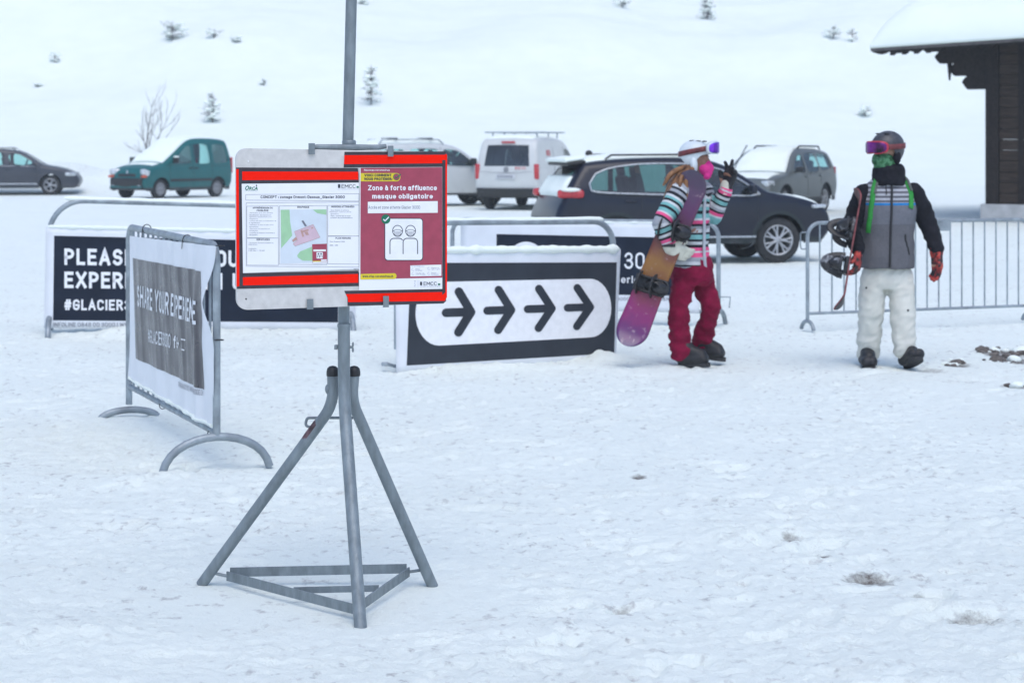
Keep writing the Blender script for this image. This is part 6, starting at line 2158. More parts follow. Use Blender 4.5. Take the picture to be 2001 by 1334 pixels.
def plate(car, x, z, face, wid=0.50, hgt=0.11, blue=True):
    """number plate facing +x or -x; its characters cannot be read in the photograph and are left as dark smudges"""
    def f(mb):
        mb.box((x, 0, z), (0.012, wid, hgt), M['plate'], None, 0.003)
        e = x + face * 0.0075
        if blue: mb.box((e, face * -1 * -wid * 0.45 * -1 if False else face * wid * -0.45, z), (0.003, 0.045, hgt * 0.92), M['plate_blue'])
        for k in range(6):
            mb.box((e, -wid * 0.30 + k * wid * 0.135, z), (0.003, wid * 0.075, hgt * 0.52), M['inkgrey'])
    part(car, 'number_plate', f)


def place(px, Y, z=0.0):
    return Vector(((px - 1000.5) / FPX * Y, Y, z))


# --- dark blue off-roader in the middle
def blue_suv():
    Y = 32.3
    l = place(1330, Y); l.z = tz(l.x, l.y)
    wh = (-1.36, 1.36)
    pm = paint_mat('dark_navy_car_paint', (0.006, 0.0075, 0.018), (0.016, 0.023, 0.026), 0.42, [(w, 0.365) for w in wh], 0.42, 0.0, 0.28)
    top = [(-2.18, 0.40), (-2.30, 0.52), (-2.33, 0.72), (-2.27, 0.90), (-2.20, 1.02), (-2.14, 1.15), (-1.98, 1.40), (-1.86, 1.56), (-1.80, 1.61), (-1.2, 1.665), (-0.5, 1.685), (0.05, 1.675), (0.42, 1.61), (0.78, 1.42), (1.12, 1.19), (1.20, 1.13), (1.6, 1.07), (2.02, 0.97), (2.22, 0.86), (2.30, 0.66), (2.28, 0.50), (2.16, 0.36)]
    win = [(-1.80, 1.20), (-1.70, 1.14), (-0.5, 1.10), (0.6, 1.08), (1.02, 1.08), (1.02, 1.13), (0.62, 1.40), (0.30, 1.55), (-0.3, 1.595), (-1.0, 1.585), (-1.58, 1.50), (-1.74, 1.36)]
    c = make_car('parked_suv', 'dark navy off-roader with chrome window line, behind the walker in crimson trousers', 'car', l, R(14), top, 1.10, 0.925, 0.40, wh, 0.365, 0.42, 0.32, pm, [win], ((0.50, 1.57), (1.12, 1.19), 0.90), ((-2.12, 1.20), (-1.90, 1.50), 0.84), 0.14, 0.10, 'smoke_glass', 'rim', 7, steer=-0.06, wround=0.14)
    for s in (1, -1):
        part(c, 'window_trim', lambda mb: mb.tube([(x, s * (c['W'](x, z) + 0.004), z) for x, z in resample(rounded(win, 0.14) + rounded(win, 0.14)[:1], 0.08)], 0.014, M['chrome'], 6))
        for (xa, xb, wd) in ((0.10, 0.02, 0.10), (-0.92, -0.98, 0.09), (0.86, 0.60, 0.03)):
            p = [(xa - wd / 2, 1.09), (xa + wd / 2, 1.09), (xb + wd / 2, 1.59 if wd > 0.05 else 1.36), (xb - wd / 2, 1.59 if wd > 0.05 else 1.36)]
            mb = MB(); mb.add([(x, s * (c['W'](x, z) - 0.004), z) for x, z in p], [(0, 1, 2, 3)], M['black']); mb.build('pillar', c['root'])
    mirrors(c, 0.86, 1.12, pm)
    handle(c, -0.12, 0.97, pm); handle(c, -1.12, 1.0, pm)
    seam(c, [(0.06, 1.06), (0.06, 0.5), (0.02, 0.36)]); seam(c, [(-0.95, 1.08), (-0.95, 0.75), (-0.90, 0.6)]); seam(c, [(1.0, 1.06), (0.98, 0.7), (0.90, 0.5)])
    part(c, 'side_trim', lambda mb: mb.box((-0.0, -(c['W'](0, 0.45) + 0.008), 0.43), (1.9, 0.02, 0.03), M['chrome'], None, 0.006))
    for s in (1, -1):
        o = part(c, 'tail_lamp', lambda mb: mb.box((-2.07, s * (c['W'](-2.05, 1.05) - 0.055), 1.12), (0.42, 0.15, 0.13), M['lamp_red'], Matrix.Rotation(s * 0.36, 3, 'Z'), 0.045))
        part(c, 'headlamp', lambda mb: mb.box((2.06, s * (c['W'](2.06, 0.90) - 0.02), 0.90), (0.30, 0.10, 0.06), M['lamp'], Matrix.Rotation(s * -0.45, 3, 'Z'), 0.025))
        part(c, 'reflector', lambda mb: mb.box((-2.24, s * 0.70, 0.70), (0.05, 0.07, 0.14), M['lamp'], None, 0.02))
        part(c, 'roof_rail', lambda mb: mb.tube(fillet([(-1.45, s * 0.58, 1.66), (-1.35, s * 0.58, 1.725), (0.05, s * 0.58, 1.735), (0.20, s * 0.58, 1.67)], 0.05, 4), 0.016, M['black'], 8))
    part(c, 'spoiler', lambda mb: mb.box((-1.92, 0, 1.60), (0.30, 1.20, 0.05), M['black'], Matrix.Rotation(R(-8), 3, 'Y'), 0.018))
    snow_patch(c, (-2.18, 1.08), (-1.99, 1.38), 0.96, 0.06, lump=0.8, seed=1)
    snow_patch(c, (-1.84, 1.60), (0.3, 1.64), 0.95, 0.05, lump=0.5, seed=2)
    snow_patch(c, (1.70, 1.05), (2.14, 0.92), 0.9, 0.02, lump=1.2, seed=3)
    part(c, 'snow_cover', lambda mb: mb.box((-1.95, 0, 1.66), (0.34, 1.18, 0.06), M['snow'], Matrix.Rotation(R(-8), 3, 'Y'), 0.028))
    part(c, 'snow_cover', lambda mb: mb.ball((-2.08, -(c['W'](-2.05, 1.05) - 0.02), 1.185), (0.16, 0.09, 0.035), M['snow'], 14, 8, Matrix.Rotation(-0.25, 3, 'Z')))
    part(c, 'aerial', lambda mb: mb.ball((-1.55, 0, 1.75), (0.06, 0.015, 0.05), M['black'], 12, 8))
    for (w, a) in ((-0.5, 0.06), (0.6, 0.05), (1.0, 0.04)): pass


# --- green van
def green_van():
    Y = 62.5
    l = place(336, Y); l.z = tz(l.x, l.y)
    wh = (-1.25, 1.33)
    pm = paint_mat('bottle_green_car_paint', (0.003, 0.100, 0.102), (0.025, 0.035, 0.038), 0.34, [(w, 0.30) for w in wh], 0.30, 0, 0.35)
    top = [(-1.88, 0.34), (-1.96, 0.5), (-1.97, 0.95), (-1.93, 1.35), (-1.85, 1.68), (-1.76, 1.80), (-1.4, 1.83), (-0.8, 1.85), (-0.25, 1.83), (0.06, 1.74), (0.62, 1.40), (1.10, 1.12), (1.24, 1.05), (1.7, 0.96), (1.93, 0.82), (2.0, 0.62), (2.02, 0.42), (1.94, 0.28)]
    win = [[(-0.04, 1.06), (0.78, 1.06), (0.80, 1.13), (0.20, 1.58), (-0.04, 1.66)], [(-0.88, 1.06), (-0.18, 1.06), (-0.18, 1.68), (-0.84, 1.68)], [(-1.76, 1.08), (-1.06, 1.06), (-1.06, 1.68), (-1.66, 1.66)]]
    c = make_car('parked_van', 'bottle green small van with a snowed-over windscreen in front of the bare bush', 'van', l, R(180 + 57), top, 1.04, 0.83, 0.20, wh, 0.30, 0.355, 0.24, pm, win, ((0.12, 1.70), (1.10, 1.12), 0.88), ((-1.96, 1.04), (-1.84, 1.70), 0.92), 0.10, 0.03, 'glass', 'steelrim', 0, crown=0.05, wheel_w=0.18, seats=False)
    snow_patch(c, (-0.2, 1.83), (1.16, 1.09), 0.97, 0.08, lump=0.35, seed=5); snow_patch(c, (-1.6, 1.81), (-0.15, 1.82), 0.92, 0.05, lump=0.5, seed=6)
    snow_patch(c, (1.22, 1.06), (1.5, 1.0), 0.85, 0.012, lump=1.0, seed=8)
    mirrors(c, 0.80, 1.10, M['black'], (0.10, 0.20, 0.17))
    for s in (1, -1): part(c, 'snow_cover', lambda mb: mb.ball((0.80, s * (c['W'](0.8, 1.1) + 0.12), 1.28), (0.07, 0.11, 0.03), M['snow'], 10, 6))
    skin_patch(c, 'bumper', (2.0, 0.62), (1.95, 0.30), -1.0, 1.0, M['black'], 0.03)
    part(c, 'bumper_insert', lambda mb: mb.box((2.055, 0, 0.34), (0.04, 1.3, 0.12), pm, None, 0.015))
    skin_patch(c, 'grille', (1.97, 0.74), (1.99, 0.68), -0.55, 0.55, M['black'], 0.008)
    for s in (1, -1):
        o = part(c, 'headlamp', lambda mb: mb.box((1.86, s * 0.60, 0.80), (0.24, 0.34, 0.19), M['lamp'], Matrix.Rotation(s * -0.5, 3, 'Z') @ Matrix.Rotation(R(-20), 3, 'Y'), 0.05))
        part(c, 'indicator', lambda mb: mb.box((1.93, s * 0.60, 0.685), (0.16, 0.36, 0.07), M['lamp_orange'], Matrix.Rotation(s * -0.5, 3, 'Z'), 0.025), o)
        part(c, 'fog_lamp', lambda mb: mb.ball((2.03, s * 0.52, 0.40), (0.03, 0.07, 0.05), M['lamp'], 10, 6))
        part(c, 'rubbing_strip', lambda mb: mb.box((0.0, s * (c['W'](0, 0.58) + 0.01), 0.56), (1.9, 0.03, 0.07), M['black'], None, 0.01))
        part(c, 'tail_lamp', lambda mb: mb.box((-1.95, s * 0.74, 1.0), (0.06, 0.10, 0.5), M['lamp_red'], None, 0.02))
        for y in (0.2, -0.35): pass
    part(c, 'emblem', lambda mb: mb.add([(1.985, 0, 0.90), (1.99, 0.05, 0.82), (2.0, 0, 0.74), (1.99, -0.05, 0.82)], [(0, 1, 2, 3), (3, 2, 1, 0)], M['chrome']))
    plate(c, 2.062, 0.50, 1, 0.52, 0.11)
    for y in (-0.25, 0.40):
        part(c, 'wiper', lambda mb: mb.tube([(1.15, y, 1.13), (1.10, y - 0.28, 1.175)], 0.018, M['black'], 6))
    handle(c, 0.02, 0.93, M['black']); handle(c, -0.24, 0.93, M['black'])
    seam(c, [(-0.11, 1.7), (-0.11, 0.4)]); seam(c, [(-0.97, 1.7), (-0.97, 0.65)]); seam(c, [(0.95, 1.1), (0.98, 0.4)]); seam(c, [(-1.75, 0.98), (-0.9, 0.98)])


# --- grey estate at the left edge
def grey_estate():
    Y = 65.5
    l = place(20, Y); l.z = tz(l.x, l.y)
    wh = (-1.36, 1.36)
    pm = paint_mat('slate_grey_car_paint', (0.042, 0.046, 0.06), (0.02, 0.03, 0.033), 0.27, [(w, 0.32) for w in wh], 0.30, 0, 0.35)
    top = [(-2.2, 0.34), (-2.32, 0.5), (-2.34, 0.8), (-2.28, 1.0), (-2.1, 1.3), (-1.95, 1.42), (-1.2, 1.48), (-0.3, 1.50), (0.2, 1.46), (0.6, 1.32), (1.05, 1.02), (1.18, 0.95), (1.7, 0.87), (2.1, 0.73), (2.28, 0.56), (2.30, 0.42), (2.2, 0.26)]
    win = [[(0.02, 0.96), (0.86, 0.94), (0.92, 0.99), (0.42, 1.30), (0.04, 1.38)], [(-0.96, 0.98), (-0.10, 0.96), (-0.08, 1.38), (-0.92, 1.40)], [(-1.98, 1.08), (-1.06, 0.99), (-1.02, 1.39), (-1.80, 1.34)]]
    c = make_car('parked_estate_car', 'slate grey estate car at the left edge of the row', 'car', l, R(8), top, 0.95, 0.89, 0.36, wh, 0.32, 0.365, 0.22, pm, win, ((0.55, 1.36), (1.05, 1.02), 0.88), ((-2.25, 1.02), (-2.0, 1.38), 0.85), 0.16, 0.06, 'glass', 'rim', 5)
    snow_patch(c, (-1.95, 1.43), (0.3, 1.44), 0.9, 0.02, lump=0.8, seed=9)
    mirrors(c, 0.84, 0.97, pm); handle(c, 0.05, 0.86, pm); handle(c, -0.92, 0.88, pm)
    for s in (1, -1):
        part(c, 'window_trim', lambda mb: mb.tube([(x, s * (c['W'](x, z) + 0.004), z) for x, z in ((0.9, 0.93), (0, 0.945), (-1, 0.965), (-1.95, 1.06))], 0.010, M['chrome'], 6))
        part(c, 'headlamp', lambda mb: mb.box((2.0, s * (c['W'](2.0, 0.66) - 0.03), 0.67), (0.36, 0.14, 0.12), M['lamp'], Matrix.Rotation(s * -0.4, 3, 'Z'), 0.04))
        part(c, 'sill_strip', lambda mb: mb.box((0, s * (c['W'](0, 0.36) + 0.006), 0.36), (1.9, 0.02, 0.04), M['chrome'], None, 0.006))
        part(c, 'roof_rail', lambda mb: mb.tube(fillet([(-1.6, s * 0.55, 1.45), (-1.5, s * 0.55, 1.52), (0.1, s * 0.55, 1.53), (0.25, s * 0.55, 1.45)], 0.04, 4), 0.015, M['black'], 6))
        part(c, 'tail_lamp', lambda mb: mb.box((-2.2, s * 0.72, 0.88), (0.2, 0.2, 0.12), M['lamp_red'], None, 0.03))
    seam(c, [(-0.03, 0.93), (-0.03, 0.3)]); seam(c, [(-1.0, 0.95), (-1.0, 0.6)]); seam(c, [(0.92, 0.95), (0.95, 0.35)])


# --- white van seen from behind
def white_van():
    Y = 53.0
    l = place(1040, Y); l.z = tz(l.x, l.y)
    wh = (-1.35, 1.33)
    pm = paint_mat('white_car_paint', (0.56, 0.57, 0.56), (0.05, 0.052, 0.056), 0.40, [(w, 0.32) for w in wh], 0.33, 0, 0.35)
    top = [(-2.10, 0.36), (-2.2, 0.5), (-2.21, 0.9), (-2.16, 1.25), (-2.05, 1.62), (-1.95, 1.78), (-1.75, 1.84), (-0.8, 1.86), (0.2, 1.82), (0.6, 1.70), (1.2, 1.20), (1.5, 1.06), (1.95, 0.94), (2.16, 0.75), (2.2, 0.5), (2.1, 0.3)]
    win = [[(0.25, 1.10), (1.02, 1.10), (1.06, 1.17), (0.62, 1.52), (0.25, 1.58)]]
    c = make_car('parked_van', 'white delivery van seen from behind with a roof rack and red lettering', 'van', l, R(72), top, 1.08, 0.88, 0.14, wh, 0.32, 0.38, 0.28, pm, win, ((0.62, 1.68), (1.22, 1.19), 0.88), ((-2.17, 1.14), (-2.04, 1.66), 0.82), 0.10, 0.03, 'dark_glass', 'steelrim', 0, crown=0.03, edge=0.09, wheel_w=0.2)
    skin_patch(c, 'rear_bumper', (-2.2, 0.58), (-2.12, 0.34), -1.05, 1.05, M['black'], 0.05)
    for s in (1, -1):
        part(c, 'tail_lamp', lambda mb: mb.box((-2.14, s * 0.79, 0.98), (0.14, 0.13, 0.40), M['lamp_red'], None, 0.035))
        part(c, 'headlamp', lambda mb: mb.box((2.0, s * 0.66, 0.84), (0.25, 0.26, 0.16), M['lamp'], Matrix.Rotation(s * -0.5, 3, 'Z'), 0.04))
    plate(c, -2.262, 0.86, -1, 0.52, 0.12, False)
    e = MB(); e.lathe([(0.045, -0.006), (0.062, -0.006), (0.062, 0.006), (0.045, 0.006)], M['inkgrey'], 24, Matrix.Rotation(R(90), 3, 'Y'), (-2.245, 0, 1.04), True)
    for a, b in (((0.04, 0.05), (0.0, -0.03)), ((0.0, -0.03), (-0.04, 0.05)), ((0.02, 0.02), (0.0, -0.0))): e.tube([(-2.25, a[0], 1.04 + a[1] * 0.9), (-2.25, b[0], 1.04 + b[1])], 0.006, M['inkgrey'], 5)
    e.build('emblem', c['root'])
    tl = MB(); put = lambda x, y: Vector((-2.248, -x, y)); pen_text(tl, '83.11', (0.24, 1.105, 0.52, 1.045), put, M['redprint'], 0.18); tl.build('rear_lettering', c['root'])
    tl = MB(); pen_text(tl, '83', (-1.35, 1.54, -1.02, 1.38), lambda x, y: Vector((x, -(c['W'](x, y) + 0.006), y)), M['redprint'], 0.22); tl.build('side_lettering', c['root'])
    part(c, 'tailgate_gap', lambda mb: mb.tube([(-2.245, y, 0.98 - (0.02 if abs(y) < 0.4 else 0)) for y in np.linspace(-0.7, 0.7, 15)], 0.005, M['inkgrey'], 5))
    part(c, 'brake_lamp', lambda mb: mb.box((-2.04, 0, 1.735), (0.06, 0.36, 0.05), M['lamp_red'], None, 0.015))
    rk = MB()
    for x in (-1.5, -0.5, 0.3):
        rk.tube([(x, -0.78, 1.99), (x, 0.78, 1.99)], 0.018, M['galv2'], 8)
        for s in (-0.6, 0.6): rk.tube([(x, s, 1.84), (x, s, 1.99)], 0.02, M['galv2'], 8)
    for s in (-0.78, 0.78): rk.tube([(-1.6, s, 1.99), (0.4, s, 1.99)], 0.015, M['galv2'], 8)
    for y in (-0.3, 0.0, 0.3): rk.tube([(-1.5, y, 1.84), (-1.5, y, 1.99)], 0.014, M['galv2'], 6)
    rk.build('roof_rack', c['root'])
    snow_patch(c, (-1.85, 1.83), (0.3, 1.80), 0.95, 0.06, lump=0.5, seed=12)
    mirrors(c, 1.0, 1.12, M['black'])
    seam(c, [(0.18, 1.6), (0.18, 0.45)]); seam(c, [(-0.75, 1.6), (-0.75, 0.45)])


# --- white off-roader half hidden by the notice board
def white_suv():
    Y = 54.5
    l = place(842, Y); l.z = tz(l.x, l.y)
    wh = (-1.4, 1.42)
    pm = paint_mat('silver_white_car_paint', (0.52, 0.54, 0.54), (0.04, 0.042, 0.045), 0.36, [(w, 0.37) for w in wh], 0.38, 0, 0.38)
    top = [(-2.25, 0.42), (-2.35, 0.6), (-2.36, 0.95), (-2.25, 1.3), (-2.05, 1.6), (-1.9, 1.66), (-0.6, 1.70), (0.2, 1.68), (0.55, 1.58), (1.0, 1.25), (1.2, 1.12), (1.7, 1.06), (2.15, 0.95), (2.3, 0.78), (2.33, 0.55), (2.2, 0.36)]
    win = [[(0.06, 1.10), (0.92, 1.08), (0.96, 1.14), (0.52, 1.50), (0.06, 1.56)], [(-0.92, 1.10), (-0.06, 1.10), (-0.06, 1.56), (-0.88, 1.56)], [(-1.98, 1.14), (-1.04, 1.10), (-1.02, 1.56), (-1.80, 1.52)]]
    c = make_car('parked_suv', 'dull white off-roader with roof rails half hidden behind the notice board', 'car', l, R(22), top, 1.08, 0.92, 0.30, wh, 0.37, 0.43, 0.30, pm, win, ((0.55, 1.58), (1.12, 1.17), 0.88), ((-2.3, 1.12), (-2.1, 1.52), 0.85), 0.12, 0.06, 'glass', 'steelrim', 5)
    snow_patch(c, (-2.0, 1.63), (0.25, 1.66), 0.93, 0.08, lump=0.6, seed=14)
    snow_patch(c, (0.7, 1.48), (2.1, 0.97), 0.92, 0.06, lump=0.5, seed=15)
    mirrors(c, 0.86, 1.10, M['black'], (0.12, 0.24, 0.20)); handle(c, -0.02, 0.95, pm); handle(c, -1.0, 0.95, pm)
    for s in (1, -1):
        part(c, 'roof_rail', lambda mb: mb.tube(fillet([(-1.7, s * 0.6, 1.66), (-1.6, s * 0.6, 1.80), (0.0, s * 0.6, 1.80), (0.15, s * 0.6, 1.68)], 0.06, 4), 0.018, M['galv2'], 6))
        part(c, 'headlamp', lambda mb: mb.box((2.12, s * 0.72, 0.86), (0.3, 0.2, 0.14), M['lamp'], Matrix.Rotation(s * -0.4, 3, 'Z'), 0.04))
    rk = MB()
    for x in (-1.2, -0.2): rk.tube([(x, -0.66, 1.83), (x, 0.66, 1.83)], 0.022, M['black'], 8)
    rk.build('roof_bar', c['root'])
    seam(c, [(0.0, 1.6), (0.0, 0.45)]); seam(c, [(-1.0, 1.1), (-1.0, 0.7)]); seam(c, [(0.98, 1.1), (1.0, 0.5)])


# --- grey car half hidden behind the dark off-roader
def grey_suv():
    Y = 48.5
    l = place(1512, Y); l.z = tz(l.x, l.y)
    wh = (-1.28, 1.28)
    pm = paint_mat('green_grey_car_paint', (0.105, 0.118, 0.118), (0.03, 0.032, 0.034), 0.40, [(w, 0.34) for w in wh], 0.36, 0, 0.35)
    top = [(-2.05, 0.4), (-2.15, 0.55), (-2.17, 0.85), (-2.1, 1.1), (-1.95, 1.42), (-1.8, 1.52), (-1.0, 1.57), (-0.2, 1.58), (0.15, 1.54), (0.5, 1.38), (0.95, 1.06), (1.08, 0.99), (1.6, 0.94), (1.98, 0.84), (2.13, 0.68), (2.15, 0.5), (2.05, 0.34)]
    win = [[(0.02, 1.0), (0.78, 0.98), (0.82, 1.04), (0.40, 1.37), (0.04, 1.46)], [(-0.88, 1.02), (-0.10, 1.0), (-0.08, 1.46), (-0.84, 1.47)], [(-1.82, 1.08), (-0.98, 1.03), (-0.95, 1.47), (-1.66, 1.42)]]
    c = make_car('parked_car', 'grey car with snow on its windscreen half hidden behind the dark navy off-roader', 'car', l, R(180 + 60), top, 1.0, 0.88, 0.34, wh, 0.34, 0.39, 0.30, pm, win, ((0.45, 1.42), (0.95, 1.06), 0.90), ((-2.08, 1.12), (-1.92, 1.42), 0.85), 0.12, 0.06, 'glass', 'rim', 6)
    snow_patch(c, (0.05, 1.56), (1.04, 1.02), 0.97, 0.045, lump=0.8, seed=17); snow_patch(c, (-1.8, 1.53), (0.05, 1.56), 0.9, 0.03, lump=0.6, seed=18)
    snow_patch(c, (1.15, 0.98), (1.9, 0.88), 0.9, 0.02, lump=1.2, seed=19)
    mirrors(c, 0.74, 1.02, M['black'], (0.10, 0.20, 0.13)); handle(c, 0.02, 0.90, pm); handle(c, -0.90, 0.92, pm)
    for y, d in ((-0.35, 1), (0.30, 1)):
        part(c, 'wiper', lambda mb: mb.tube([(0.98, y, 1.08), (0.92, y - 0.36, 1.11)], 0.016, M['black'], 6))
    part(c, 'wiper', lambda mb: mb.tube([(1.02, -0.62, 1.04), (1.02, -0.48, 1.30), (0.94, -0.30, 1.66)], [0.010, 0.010, 0.016], M['black'], 6))
    for s in (1, -1):
        part(c, 'roof_rail', lambda mb: mb.tube(fillet([(-1.6, s * 0.56, 1.55), (-1.5, s * 0.56, 1.63), (-0.25, s * 0.56, 1.64), (-0.1, s * 0.56, 1.57)], 0.04, 4), 0.022, M['black'], 6))
        part(c, 'headlamp', lambda mb: mb.box((1.96, s * 0.66, 0.76), (0.26, 0.24, 0.14), M['lamp'], Matrix.Rotation(s * -0.45, 3, 'Z'), 0.04))
        part(c, 'tail_lamp', lambda mb: mb.box((-2.05, s * 0.74, 1.0), (0.16, 0.14, 0.25), M['lamp_red'], None, 0.03))
    seam(c, [(-0.03, 1.0), (-0.03, 0.45)]); seam(c, [(-0.92, 1.0), (-0.92, 0.7)])


blue_suv(); green_van(); grey_estate(); white_van(); white_suv(); grey_suv()


# ------------------------------------------------------------------ chalet on the right
def wood_mat(name, col, axis=(1, 1, 12)):
    m, nt, b = nt_new(name)
    co = objco(nt, axis)
    f = noise_(nt, co, 3.0, 7, 0.65)
    nt.links.new(ramp(nt, f, ((0.3, [v * 0.5 for v in col]), (0.7, [min(1, v * 1.6) for v in col]))), b.inputs['Base Color'])
    b.inputs['Roughness'].default_value = 0.85; b.inputs['Specular IOR Level'].default_value = 0.15
    bp = N(nt, 'Bump'); bp.inputs['Strength'].default_value = 0.5; bp.inputs['Distance'].default_value = 0.02
    nt.links.new(f, bp.inputs['Height']); nt.links.new(bp.outputs[0], b.inputs['Normal'])
    return m


def chalet():
    M['timber'] = wood_mat('weathered_brown_timber', (0.040, 0.027, 0.021))
    M['timber2'] = wood_mat('dark_smoked_timber', (0.020, 0.015, 0.014), (6, 6, 6))
    M['greywood'] = wood_mat('snow_lit_timber', (0.11, 0.10, 0.10), (3, 3, 10))  # fascia timber lightened: light off the snow put into its colour
    M['concrete'] = pmat('grey_concrete', (0.42, 0.42, 0.42), 0.85, 0, 0.12, 4, 0.3, 30)
    PL = P(1708, 92, 44.0); ze = PL.z
    d = Vector((0.82, -0.57, 0)).normalized(); a = Vector((0.57, 0.82, 0)).normalized()
    o = Vector((PL.x, PL.y, 0))
    root = empty('chalet', o); tag(root, 'dark timber chalet with thick snow on its overhanging roof', 'chalet')
    q = lambda s, t, z: d * s + a * t + Vector((0, 0, z))
    sl = math.tan(R(21)); TR = 5.5; rise = 0.035
    roofz = lambda s, t: ze + rise * s + sl * (t if t < TR else 2 * TR - t)

    def bx(mb, s0, s1, t0, t1, z0, z1, mat, bev=0.012):
        M3 = Matrix((d, a, Vector((0, 0, 1)))).transposed()
        mb.box(q((s0 + s1) / 2, (t0 + t1) / 2, (z0 + z1) / 2), (s1 - s0, t1 - t0, z1 - z0), mat, M3, bev)
    # roof slab
    mb = MB(); S1 = 10.5
    prof = [(0, 0.0), (TR, sl * TR), (2 * TR, 0.0), (2 * TR, -0.10), (TR, sl * TR - 0.11), (0, -0.10)]
    vs = [q(0, t, ze + z) for t, z in prof] + [q(S1, t, ze + z + rise * S1) for t, z in prof]
    fs = [list(range(6))[::-1], list(range(6, 12))] + [(i, (i + 1) % 6, 6 + (i + 1) % 6, 6 + i) for i in range(6)]
    mb.add(vs, fs, M['timber2']); roof = mb.build('roof', root, None, 0, True)
    # boards under the overhang
    for k in range(9):
        s = 0.35 + k * 0.28
        mb = MB(); vs = [q(s + ds, t, roofz(s, t) - 0.112 - dz) for t in (0.06, TR) for ds, dz in ((0, 0), (0.11, 0), (0.11, 0.12), (0, 0.12))]
        mb.add(vs, [(0, 1, 2, 3), (7, 6, 5, 4)] + [(i, (i + 1) % 4, 4 + (i + 1) % 4, 4 + i)[::-1] for i in range(4)], M['timber2']); mb.build('rafter', roof, None, 0, True)
    # scalloped trim under the eave and the verge
    def scallop(name, fn, L, n, h0, h1, mat='timber2'):
        mb = MB(); pts = [(0, 0)]
        m = n * 8
        low = [(L * i / m, -(h0 + h1 * abs(math.sin(PI * i / 8)))) for i in range(m + 1)]
        vs, fs = [], []
        for off in (0, 0.03):
            for u, v in low: vs.append(fn(u, 0.0, off)); vs.append(fn(u, v, off))
        K = 2 * (m + 1)
        for i in range(m):
            b = 2 * i; fs += [(b, b + 1, b + 3, b + 2), (K + b, K + b + 2, K + b + 3, K + b + 1), (b + 1, K + b + 1, K + b + 3, b + 3), (b, b + 2, K + b + 2, K + b)]
        fs += [(0, K, K + 1, 1), (2 * m, 2 * m + 1, K + 2 * m + 1, K + 2 * m)]
        mb.add(vs, fs, M[mat]); mb.build(name, roof, None, 0, True)
    scallop('eave_trim', lambda u, v, w: q(u, -0.035 + w, roofz(u, 0) + 0.02 + v), S1, 26, 0.14, 0.06)
    mb = MB(); vs = [q(s, t, roofz(s, 0) + z) for s in (-0.05, S1) for t, z in ((-0.075, -0.10), (-0.04, -0.10), (-0.04, 0.05), (-0.075, 0.05))]; mb.add(vs, [(0, 1, 2, 3), (7, 6, 5, 4)] + [(i, 4 + i, 4 + (i + 1) % 4, (i + 1) % 4) for i in range(4)], M['greywood']); mb.build('fascia', roof, None, 0, True)
    scallop('verge_trim', lambda u, v, w: q(-0.035 + w, u, roofz(0, u) + 0.02 + v), TR, 14, 0.14, 0.07)
    # snow on the roof
    ns, nt_ = 60, 70; vs, fs = [], []
    for lay in (0, 1):
        for i in range(ns + 1):
            s = -0.06 + (S1 + 0.1) * (i / ns) ** 1.6
            for j in range(nt_ + 1):
                t = -0.10 + (TR * 1.15 + 0.10) * (j / nt_) ** 1.4
                e = min(1, (s + 0.06) / 0.85); f = min(1, (t + 0.10) / 0.7)
                r = math.sqrt(max(0, 1 - (1 - e) ** 2)) * math.sqrt(max(0, 1 - (1 - f) ** 2))
                p = q(s, t, 0)
                th = (0.62 + 0.10 * noise.noise(p * 0.7) + 0.03 * noise.noise(p * 3)) * (0.10 + 0.90 * r)
                vs.append(q(s, t, roofz(s, t) + (0.004 + th if lay else 0.004)))
    m = nt_ + 1; K = (ns + 1) * m
    for i in range(ns):
        for j in range(nt_): k = i * m + j; fs.append((K + k, K + k + m, K + k + m + 1, K + k + 1)); fs.append((k, k + 1, k + m + 1, k + m))
    E = list(range(m)) + [i * m + nt_ for i in range(1, ns + 1)] + [ns * m + j for j in range(nt_ - 1, -1, -1)] + [i * m for i in range(ns - 1, 0, -1)]
    for x, y in zip(E, E[1:] + E[:1]): fs.append((x, K + x, K + y, y))
    mb = MB(); mb.add(vs, fs, M['snow'], True); mb.build('roof_snow', root, None, 0, True)
    # walls of horizontal timbers
    sc, tw = 2.23, 0.90
    zb = 0.38; n = 16
    zt = roofz(sc, tw) - 0.13
    mb = MB()
    for k in range(n):
        z0 = zb + (zt - zb) * k / n; z1 = zb + (zt - zb) * (k + 1) / n
        j = 0.012 * ((k * 7) % 3 - 1)
        bx(mb, sc + 0.30, 10.2, tw + j, tw + 0.20 + j, z0 + 0.004, z1 - 0.004, M['timber'], 0.02)
    mb.build('front_wall', root)
    mb = MB()
    for k in range(n):
        z0 = zb + (zt - zb) * k / n; z1 = zb + (zt - zb) * (k + 1) / n
        bx(mb, sc + 0.02, sc + 0.22, tw + 0.30, 2 * TR - 0.9, z0 + 0.004, z1 - 0.004, M['timber'], 0.02)
    mb.build('gable_wall', root)
    mb = MB(); bx(mb, sc, sc + 0.295, tw - 0.05, tw + 0.28, zb, zt, M['timber2'], 0.02); mb.build('corner_post', root)
    mb = MB(); bx(mb, sc + 0.74, sc + 0.86, tw - 0.04, tw - 0.014, zb, zt, M['timber2'], 0.01); mb.build('batten', root)
    mb = MB(); bx(mb, sc - 0.10, 10.3, tw - 0.10, 2 * TR - 0.8, -0.3, zb - 0.003, M['concrete'], 0.03); mb.build('plinth', root)
